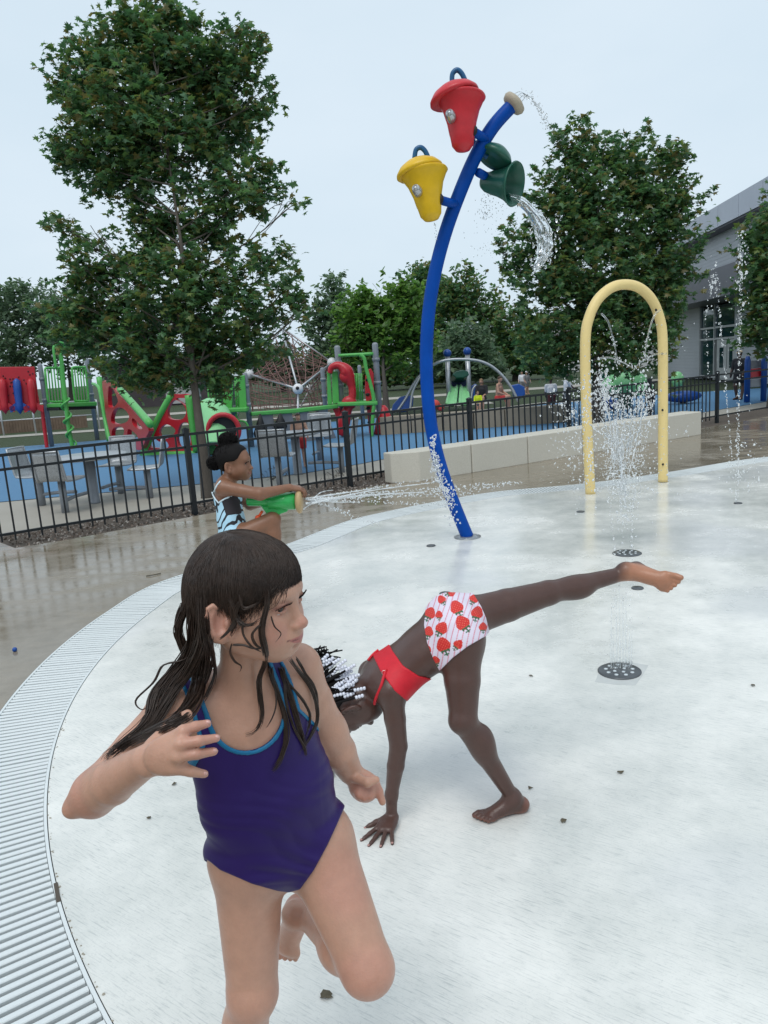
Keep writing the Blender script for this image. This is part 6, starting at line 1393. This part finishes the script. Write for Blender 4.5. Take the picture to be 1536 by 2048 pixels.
    m = MB(); m.tube([onsurf([(768, 1345), (768, 1346)])[0]+.007*(math.cos(a)*_R+math.sin(a)*_U)-.002*_F for a in np.linspace(0, 6.28, 12)], .0014, 6); m.build('strap_ring', mat('ring_metal', (.7, .45, .42), .3, .8), top, True)
    # strawberry bottoms
    H2 = Sdf(J(905, 1262, 2.57)-np.array([.17, .22, .19]), J(905, 1262, 2.57)+np.array([.19, .22, .17]), .0020)
    for q in (-1, 1): H2.cone(bl+lat*.038*q, pv+lat*.042*q, .056, .074, .04)
    H2.cone(bl, pv, .060, .080, .04, (lat, 1.2)); H2.cone(pv+lat*.05, hpF, .080, .068, .04); H2.cone(pv-lat*.05, hpN, .082, .070, .04)
    H2.cone(hpN, hpN*.5+kN*.5, .069, .058, .035); H2.cone(hpF, hpF*.5+kF*.5, .068, .057, .035)
    X, Y, Z = H2.grid(); px, py, dd = proj(X, Y, Z)
    rg = poly_sdf(px, py, [(862, 1170), (851, 1215), (848, 1250), (854, 1285), (866, 1318), (879, 1342), (905, 1316), (935, 1293), (968, 1274), (980, 1268), (972, 1235), (962, 1212), (946, 1186), (935, 1165)])*dd/FPX
    V, F = H2.mesh(np.maximum(np.maximum(H2.D-.0052, -(H2.D+.003)), rg).astype(np.float32)); V = relax(V, F, 2, .5)
    qx, qy, _ = proj(V[:, 0], V[:, 1], V[:, 2]); zx, zy = (qx-800)*2.56, (qy-1080)*2.56     # print laid out on the cloth
    c = np.tile(np.array((.72, .66, .76)), (len(V), 1))
    ph = (zx*.96+.24*zy+6*np.sin(zy/60))/27.0; st = np.abs(ph-np.round(ph)) < .085
    c[st] = (.66, .25, .33)
    bs = [(x_, y_, r_*1.08, an_) for x_, y_, r_, an_ in [(290, 345, 35, -25), (395, 372, 32, 15), (320, 425, 38, -35), (213, 452, 32, 30), (200, 383, 20, 0), (145, 470, 27, 10), (222, 538, 38, -20), (298, 535, 25, 40), (153, 375, 30, 25), (213, 305, 22, -30), (142, 562, 20, 15), (182, 617, 22, -20), (425, 445, 22, 0), (262, 265, 25, 60), (380, 300, 24, 30)]]
    for bx, by, r, an in bs:
        a = math.radians(an); dx, dy = zx-bx, zy-by; u = (dx*math.cos(a)+dy*math.sin(a))/r; v = (-dx*math.sin(a)+dy*math.cos(a))/r
        wd = .92*np.sqrt(np.clip((v+1.02)/1.05, 0, 1))*np.where(v > .05, np.sqrt(np.clip(1-((v-.05)/.85)**2, 0, 1)), 1)
        ins = (np.abs(u) < wd) & (v > -1) & (v < .9)
        c[ins] = (.62, .022, .020)
        sd_ = ins & (((np.round(u*5) % 2) == (np.round(v*5) % 2)) & (np.abs(u*5-np.round(u*5)) < .22) & (np.abs(v*5-np.round(v*5)) < .22)); c[sd_] = (.78, .22, .12)
        lf = (v > .62) & (v < 1.0) & (np.abs(u) < .62*(1.05-np.abs((u*3) % 1-.5)*.9)) & (v < .95-.3*np.abs(np.sin(u*7))+.15); c[lf] = (.035, .12, .055)
        sm = (np.abs(u-.1*(v-1)) < .09) & (v > .85) & (v < 1.45); c[sm] = (.035, .13, .06)
        sm = (np.abs(v-1.22) < .08) & (np.abs(u) < .35); c[sm] = (.035, .13, .06)
    pm = mat('strawberry_print', (.7, .6, .7), .6, attr=True, bump=.1, bscale=300)
    obj('swim_bottoms', V, F, pm, root, cols=c)
    # hair: close scalp cap, braids and white beads
    Hs = Sdf(hc-.16, hc+.16, .003); HP = lambda x, y, z: hc+hs*(x*A[0]+y*A[1]+z*A[2])
    for cc, rr in (((0, -.014, .036), (.075, .091, .077)), ((0, .035, .036), (.063, .048, .054))): Hs.ell(HP(*cc), np.array(rr)*hs, A, .03*hs)
    X, Y, Z = Hs.grid(); co = [((X-hc[0])*A[i, 0]+(Y-hc[1])*A[i, 1]+(Z-hc[2])*A[i, 2])/hs for i in range(3)]
    line = np.interp(co[1], [-.2, -.05, -.03, .02, .05, .075, .1], [-.06, -.03, .02, .025, .035, .058, .075])
    V, F = Hs.mesh(np.maximum(Hs.D-.004-.002*np.sin(co[0]*260)*np.sin(co[1]*200), (line-co[2])*hs*.8).astype(np.float32)); hair = obj('hair', V, F, HAIRK, root)
    bead = mat('white_bead', (.72, .74, .82), .12, coat=.4); bm_ = MB(); rg = np.random.default_rng(5)
    ends = []
    for i in range(64):
        t = rg.uniform(0, 1); s_ = rg.uniform(-1, 1)
        # bead rows fan over the back of the head, from its lower edge up to the nape
        ex = 646+58*t+rg.normal(0, 4); ey = 1352+22*t+42*s_*(.45+.5*(1-t))+rg.normal(0, 4)
        dh = ray(S, ex, ey, 2.3, 2.9, .004, .004); e = J(ex, ey, (dh if dh else 2.56)-.012-.012*rg.random()); r0 = hc+hs*(A[0]*rg.uniform(-.05, .05)+A[1]*rg.uniform(-.085, .02)+A[2]*rg.uniform(.085, .11))
        mid = (r0+e)/2+.022*_U-.030*_R-.045*_F+.012*rg.normal(0, 1)*_U
        L = spline([r0, mid, e], 7); V, F = tube_geo(L, .0042+.0004*np.sin(np.arange(len(L))*2.6), 5); obj('braid', V, F, HAIRK, hair)
        d = nrm(L[-1]-L[-3]); p = L[-1]
        for b in range(rg.integers(3, 5)): bm_.lathe(p, d, [(.0035, 0), (.0062, .002), (.0062, .0075), (.0035, .0095)], 8); p = p+d*.0102
    for i in range(26):
        a0 = J(640+rg.uniform(-14, 14), 1340+rg.uniform(-20, 10), 2.6); o_ = [a0+_U*.012*k_+(.006+.003*k_)*(rg.normal(0, 1)*_R+rg.normal(0, 1)*_F)+.004*k_*_R for k_ in range(5)]; L = spline(o_, 4)
        V, F = tube_geo(L, np.linspace(.004, .0025, len(L)), 5); obj('braid', V, F, HAIRK, hair)
    o = bm_.build('beads', bead, hair, True); o['kind'] = 'stuff'
    return root
girl_cartwheel()
# ---- the girl with the water blaster
GUN = mat('green_plastic', (.02, .36, .075), .25, coat=.3, vary=.08, vscale=20)
def girl_blaster():
    D0 = 4.5
    Q = lambda x, y, d=0: J(x, y, D0+d)
    hipR, hipL = Q(470, 1078, -.06), Q(462, 1070, .07)
    gx, gy = hipL[0], hipL[1]
    root = empty('person', (gx, gy, 0), 'girl with dark hair puffs in blue zebra swimsuit aiming a green water blaster', 'person')
    S = Sdf((gx-.35, gy-.42, -.04), (gx+.68, gy+.42, 1.16), .005)
    ch, bl, pv = Q(456, 998), Q(462, 1040), Q(468, 1068); shR, shL = Q(446, 975, -.105), Q(455, 968, .10); lat = _F
    S.cone(ch, bl, .068, .064, .04, (lat, 1.4)); S.cone(bl, pv, .064, .074, .04, (lat, 1.35)); S.cone(shR, shL, .040, .040, .04); S.cone(shR*.5+shL*.5, ch, .05, .06, .04)
    S.cone(pv, hipR, .07, .07, .03); S.cone(pv, hipL, .07, .07, .03)
    torso = S.clone()
    kR, aR = Q(545, 1040, -.05), Q(556, 1118, -.03)
    S.cone(hipR, kR, .066, .048, .03); S.cone(kR, aR, .044, .026, .02); S.ell(kR*.65+aR*.35+np.array([-.012, 0, 0]), .040, None, .03)
    foot(S, aR, (.95, 0, -.3), (.2, 0, 1), .85, (0, -1, 0))
    gl = np.array([gx+.02, gy+.02, .06]); kL = hipL*.5+gl*.5+np.array([.03, 0, 0]); S.chain([hipL, kL, gl], [.064, .046, .026], .03); foot(S, gl, (1, 0, 0), (0, 0, 1), .85, (0, 1, 0))
    eR, wR = Q(520, 988, -.16), Q(580, 975, -.10)
    S.chain([shR, shR*.5+eR*.5, eR], [.038, .037, .034], .03); S.chain([eR, wR], [.034, .022], .02)
    hand(S, wR, Q(612, 978, -.07)-wR, (.2, .3, -1), _F, .95, (35, 38, 40, 42), 7)
    eL, wL = Q(500, 1010, .14), Q(545, 1000, .06); S.chain([shL, eL, wL], [.038, .033, .022], .03); hand(S, wL, Q(565, 998, .0)-wL, (.1, -1, -.2), _U, .95, (40, 45, 45, 45), 5)
    hs = 1.06; A = fr(.93*_R0+np.array([0, -.16, .02]), (-.04, 0, 1)); hc = Q(468, 928)
    P = head(S, hc, A, hs, 1.05, 1.3); S.cone(Q(452, 975), hc-A[2]*.04-A[1]*.015, .040, .038, .035)
    V, F = S.mesh(); V = relax(V, F, 1, .4); base = (.23, .108, .062)
    sp = face_spots(P, hs, (.24, .075, .06), (.27, .12, .07), (.02, .014, .01), .4)
    obj('body', V, F, SK3, root, cols=face_paint(V, tint(V, base, sp), hc, A, hs, (.25, .08, .065), (.06, .025, .02))); eyes(P, A, hs, root, (.3, 1, 0), HAIRK)
    X, Y, Z = torso.grid(); px, py, dd = proj(X, Y, Z)
    rg = poly_sdf(px, py, [(418, 985), (424, 990), (436, 1006), (470, 990), (474, 984), (500, 984), (520, 1060), (470, 1110), (430, 1075)])*dd/FPX
    V, F = S.mesh(np.maximum(np.maximum(torso.D-.007, -(torso.D+.006)), rg).astype(np.float32)); V = relax(V, F, 2, .5)
    Z3 = NT('blue_zebra_fabric'); wv = Z3.n('ShaderNodeTexWave', {'Vector': Z3.n('ShaderNodeMapping', {'Vector': Z3.tc, 'Rotation': (.3, .6, .2)}).outputs[0], 'Scale': 6.5, 'Distortion': 9.0, 'Detail': 2.0, 'Detail Scale': 1.6}, bands_direction='Z').outputs['Fac']
    zm = Z3.out(Z3.mix(Z3.rng(wv, .78, .84), (.42, .66, .80), (.012, .013, .018)), .6)
    su = obj('swimsuit', V, F, zm, root)
    pn = poly_sdf(px, py, [(443, 1002), (473, 984), (484, 1022), (482, 1028), (452, 1031)])*dd/FPX
    front = (X*_F[0]+Y*_F[1]+(Z-CAMH)*_F[2])-D0
    V, F = S.mesh(np.maximum(np.maximum(torso.D-.009, -(torso.D-.002)), np.maximum(pn, front)).astype(np.float32)); obj('side_panel', V, F, mat('charcoal_mesh', (.022, .018, .022), .7), su)
    wt = mat('pale_piping', (.62, .74, .80), .6)
    for pts in ([(437, 1006), (449, 998), (462, 992), (474, 983)], [(424, 984), (428, 994), (437, 1006)], [(441, 962), (433, 972), (428, 984)]):
        L = []
        for x, y in spline(pts, 4):
            d = ray(torso, x, y, 4.1, 4.9, .005); L.append(J(x, y, (d if d else D0-.03)-.004))
        m = MB(); m.tube(L, .005, 6); m.build('piping', wt, su, True)
    # hair: cap, top bun, side puff
    Hs = Sdf(hc-.2, hc+.25, .005); HP = lambda x, y, z: hc+hs*(x*A[0]+y*A[1]+z*A[2])
    for cc, rr in (((0, -.014, .036), (.077, .093, .080)), ((0, .030, .036), (.064, .048, .054))): Hs.ell(HP(*cc), np.array(rr)*hs, A, .03*hs)
    X, Y, Z = Hs.grid(); co = [((X-hc[0])*A[i, 0]+(Y-hc[1])*A[i, 1]+(Z-hc[2])*A[i, 2])/hs for i in range(3)]
    line = np.interp(co[1], [-.2, -.05, -.035, -.01, .03, .05, .066, .09], [-.05, -.045, .0, .022, .024, .038, .070, .09])
    V, F = Hs.mesh(np.maximum(Hs.D-.004, (line-co[2])*.8).astype(np.float32)); hair = obj('hair', V, F, HAIRK, root)
    gg = np.random.default_rng(77); L = []
    for i in range(900):
        a = gg.uniform(-3.14, 3.14); zz = gg.uniform(.0, .112); k = np.clip((zz-.034)/.082, -1, 1); hr = math.sqrt(max(1-k*k, .02)); y = hr*math.cos(a)*(.082 if math.cos(a) > 0 else .106)-.012
        if zz < np.interp(y, [-.2, -.05, -.035, -.01, .03, .05, .066, .09], [-.05, -.045, .0, .022, .024, .038, .070, .09])+.004: continue
        b = HP(hr*.080*math.sin(a), y, zz); dr = nrm(b-HP(0, 0, .03)); tt = nrm(HP(-.012, -.03, .14)-b); L.append([b-dr*.004, b+dr*.004+tt*.012+gg.normal(0, .003, 3), b+dr*.003+tt*.026+gg.normal(0, .004, 3)])
    V, F = strands(np.array(L), .0022, 3); obj('hair_strand', V, F, HAIRK, hair)
    def puff(c, r, n, sq=(1, 1, 1)):
        L = []; g = np.random.default_rng(n)
        for i in range(n//2):
            v = g.normal(0, 1, 3); v /= np.linalg.norm(v); p = c+v*r*.80*np.array(sq)*g.uniform(.9, 1.08); e1 = np.cross(v, g.normal(0, 1, 3)); e1 /= np.linalg.norm(e1); e2 = v*.6+.5*np.cross(e1, v); k = r*g.uniform(.14, .24); ph = g.uniform(0, 6.3)
            L.append([p+k*(math.cos(ph+a)*e1+math.sin(ph+a)*e2) for a in np.linspace(0, 4.6, 8)])
        V, F = strands(np.array(L), .0022, 3); o = obj('hair_puff', V, F, HAIRK, hair)
        m = MB(); m.sphere(c, r*.80, 14, 10, sq); m.build('puff_core', HAIRK, hair, True)
    puff(Q(456, 881, .0), .058, 2200, (1.05, 1, .9)); puff(Q(429, 926, -.01), .049, 1500, (1, 1, .9))
    m = MB(); m.tube([Q(456, 891)+.048*(math.cos(a)*_R0+math.sin(a)*np.array([0, 1, .0]))+np.array([0, 0, .002*math.sin(3*a)]) for a in np.linspace(0, 6.28, 20)], .007, 6); m.build('hair_tie', mat('pale_pink_elastic', (.75, .55, .58), .6), hair, True)
    # ---- the blaster she holds
    g = empty('water_blaster', Q(555, 1002, -.06), 'green toy water blaster with a tan round nozzle in the hands of the girl', 'toy')
    a, b = Q(493, 1004, -.06), Q(592, 1002, -.06); ax = nrm(b-a); m = MB(); Lx = np.linalg.norm(b-a)
    up = nrm(np.array([0, 0, 1])-ax*ax[2])
    def cyl(t0, t1, r0, r1, du=0, n=14): m.lathe(a+ax*t0*Lx+up*du, ax, [(r0*.55, 0), (r0, .008), ((r0+r1)/2, (t1-t0)*Lx*.5), (r1, (t1-t0)*Lx-.006), (r1*.6, (t1-t0)*Lx)], n)
    cyl(.42, 1.0, .046, .052); cyl(.0, .62, .028, .034, .004); m.build('barrel', GUN, g, True)
    m = MB(); sdv = np.cross(ax, up)
    def prof(pts, th): m.slab([a+ax*t*Lx+up*z for t, z in pts], sdv, th)
    prof([(.28, -.02), (.92, -.03), (.80, -.062), (.66, -.075), (.55, -.12), (.34, -.125), (.40, -.07)], .034); prof([(.10, .012), (.46, .016), (.62, .036), (.52, .046), (.30, .036), (.12, .030)], .03)
    o = m.build('grip', GUN, g); bv = o.modifiers.new('round', 'BEVEL'); bv.width = .008; bv.segments = 2
    m = MB(); m.lathe(b-ax*.004, ax, [(.040, 0), (.066, .010), (.074, .022), (.070, .036), (.045, .042), (.0001, .043)], 28); m.build('nozzle', mat('tan_nozzle', (.46, .32, .16), .4), g, True)
    m = MB(); m.sphere(Q(516, 1036, -.06), .018, 12, 8, (1, .8, 1)); m.tube([Q(517, 1034, -.06), Q(525, 1022, -.06)], .008, 8); m.build('trigger', mat('orange_plastic', (.75, .09, .02), .35), g, True)
girl_blaster()
# ---- people beyond the fence
def small_person(label, feet, h, yaw, skin, top, bottom, hair, pose='stand', long=False, hat=None, lean=0.0, lift=0.0):
    """feet: ground point; yaw: facing angle; pose stand / sit / child"""
    base = np.asarray(feet, float); f = np.array([math.cos(yaw), math.sin(yaw), 0]); r = np.array([f[1], -f[0], 0]); u = np.array([0, 0, 1.0])
    root = empty('person', base, label, 'person'); S = Sdf(base+[-.55*h, -.55*h, -.05], base+[.55*h, .55*h, h*1.08+lift], max(.010, h*.0085)); P = lambda x, y, z: base+(r*x+f*(y+lean*z)+u*(z))*h+np.array([0, 0, lift])
    if pose == 'sit': dz = -.23
    else: dz = 0
    hip, chest, neck, hd = .50+dz, .72+dz, .83+dz, .925+dz
    S.cone(P(0, 0, hip+.03), P(0, 0, chest), .058*h, .070*h, .03*h, (r, 1.4)); S.cone(P(-.09, 0, .80+dz), P(.09, 0, .80+dz), .035*h, .035*h, .03*h); S.cone(P(0, 0, .80+dz), P(0, .01, hd-.03), .028*h, .028*h, .02*h)
    S.ell(P(0, .01, hd), (.045*h, .058*h, .068*h), np.array([r, f, u]), .01*h); S.ell(P(0, .062, hd-.012), (.008*h, .012*h, .012*h), np.array([r, f, u]), .01*h)
    g = np.random.default_rng(int(abs(base[0])*1000) % 9999)
    for s in (-1, 1):
        if pose == 'sit':
            S.chain([P(s*.055, 0, hip), P(s*.075, .23, hip+.02), P(s*.07, .26, .04)], [.055*h, .042*h, .028*h], .02*h); S.cone(P(s*.07, .25, .03), P(s*.07, .36, .02), .025*h, .018*h, .01*h)
            S.chain([P(s*.115, 0, .79+dz), P(s*.145, .05, .63+dz), P(s*.07, .19, .57+dz)], [.031*h, .027*h, .019*h], .02*h)
        else:
            sp_ = .02+.03*g.random(); S.chain([P(s*.055, 0, hip), P(s*.06, s*sp_, .28), P(s*.06, -s*sp_*.4, .035)], [.058*h, .040*h, .026*h], .02*h); S.cone(P(s*.06, -s*sp_*.4-.01, .028), P(s*.065, .09, .018), .026*h, .018*h, .015*h)
            bend = .10 if pose == 'reach' else .02; S.chain([P(s*.118, 0, .79), P(s*.155, bend, .63), P(s*.135, .06+bend*1.6, .50+bend)], [.031*h, .026*h, .019*h], .02*h)
            S.cone(P(s*.135, .06+bend*1.6, .50+bend), P(s*.13, .08+bend*1.8, .45+bend), .020*h, .014*h, .01*h)
    V, F = S.mesh(); V = relax(V, F, 1, .4); obj('body', V, F, skin, root)
    X, Y, Z = S.grid(); lz = (Z-base[2]-lift)/h; lx = ((X-base[0])*r[0]+(Y-base[1])*r[1])/h; ly = ((X-base[0])*f[0]+(Y-base[1])*f[1])/h-lean*lz
    def cloth(nm, m, reg, t):
        V, F = S.mesh(np.maximum(S.D-t*h, reg*h).astype(np.float32))
        if len(V): obj(nm, relax(V, F, 1, .5), F, m, root)
    if top is not None: cloth('shirt', top, np.maximum(np.maximum((hip+.01)-lz, lz-(.835+dz)), np.maximum(np.abs(lx)-.165, np.abs(ly)-.13+0*lz)+np.where(lz < .62+dz, np.maximum(np.abs(lx)-.12, 0)*3, 0)), .011)
    if bottom is not None:
        lowz = (.34 if pose != 'sit' else hip-.10); cloth('shorts', bottom, np.maximum(np.maximum(lowz-lz, lz-(hip+.055)), np.maximum(np.abs(lx)-.125, ly-.21 if pose == 'sit' else ly-.2)), .013)
    hz = hd+.008 if not long else hd-.05
    V, F = S.mesh(np.maximum(S.D-.010*h, np.maximum((np.where(ly > .02, hd+.030, hz)-lz), np.abs(lx)-.075)*h).astype(np.float32))
    if len(V): obj('hair', V, F, hair, root)
    if long: q = MB(); q.lathe(P(0, -.035, hd+.02), -u+f*-.1, [(.03*h, 0), (.05*h, .06*h), (.04*h, .14*h), (.01*h, .2*h)], 10); q.build('long_hair', hair, root, True)
    if hat is not None: q = MB(); q.lathe(P(0, .005, hd+.022), u, [(.058*h, 0), (.056*h, .02*h), (.04*h, .045*h), (.0001, .052*h)], 14); q.slab([P(-.04, .045, hd+.028), P(.04, .045, hd+.028), P(.03, .10, hd+.02), P(-.03, .10, hd+.02)], u, .008*h); q.build('cap', hat, root, True)
    return root
sA = mat('skin_light', (.46, .26, .185), .5, vary=.08); sB = mat('skin_dark', (.085, .045, .032), .45, vary=.08); cW = mat('white_cotton', (.68, .68, .72), .8, vary=.05); cK = mat('black_cotton', (.018, .018, .022), .8); cR = mat('red_trunks', (.50, .035, .035), .7); cY = mat('neon_yellow', (.55, .66, .01), .7); cG = mat('grey_cotton', (.20, .20, .21), .8); cM = mat('maroon_cotton', (.08, .02, .025), .8); hB = mat('hair_brown', (.05, .028, .016), .6); hK = mat('hair_black', (.01, .009, .009), .6); hBl = mat('hair_fair', (.22, .14, .07), .6); cap_ = mat('dark_cap', (.02, .02, .025), .7)
def ft(px, py): p = G(px, py); p[2] = -.012; return p
def hfor(px, py, top): b = ft(px, py); return top_z(b, top)-b[2]
small_person('shirtless toddler in red shorts standing behind the steel table', ft(604, 933), hfor(604, 933, 826), math.radians(-80), sA, None, cR, hB, 'reach')
def at_d(px, d): p = J(px, 750, d); p[2] = -.012; return p
def hd_(px, d, top): return top_z(at_d(px, d), top)+.012
small_person('woman in black top sitting near the small slides', at_d(962, 23), hd_(962, 23, 757)/.77, math.radians(-110), sA, cK, cK, hBl, 'sit', True)
small_person('child in neon yellow shirt sitting below the woman in black', at_d(954, 22.2), hd_(954, 22.2, 782)/.77, math.radians(-100), sA, cY, cG, hBl, 'sit')
small_person('shirtless person in red trunks leaning over by the small slides', at_d(992, 22.4), hd_(992, 22.4, 752)/.77, math.radians(-30), sA, None, cR, hB, 'sit', lean=.12)
small_person('person in white cap and grey shirt standing far behind the slides', at_d(1053, 30), hd_(1053, 30, 742), math.radians(-60), sA, cG, cG, hB, 'stand', hat=cW)
small_person('person in a white shirt standing far left of the grey shirt', at_d(1044, 31), hd_(1044, 31, 742), math.radians(-120), sA, cW, cG, hK)
small_person('child in white tee and maroon shorts seen from behind beside the fence', at_d(1101, 19), hd_(1101, 19, 755), math.radians(80), sB, cW, cM, hK)
small_person('person in white tee bending beside the child in white', at_d(1130, 20), hd_(1130, 20, 748), math.radians(10), sB, cW, cG, hK, 'reach', lean=.06)
small_person('person in dark shirt and pale cap by the right water column', at_d(1479, 20), hd_(1479, 20, 700), math.radians(-150), sB, cK, cK, hK, hat=mat('tan_cap_cloth', (.5, .42, .3), .8))
small_person('child half hidden by droplets at the right leg of the yellow arch', at_d(1300, 18), hd_(1300, 18, 768), math.radians(-90), sA, cM, cK, hK, hat=cG)
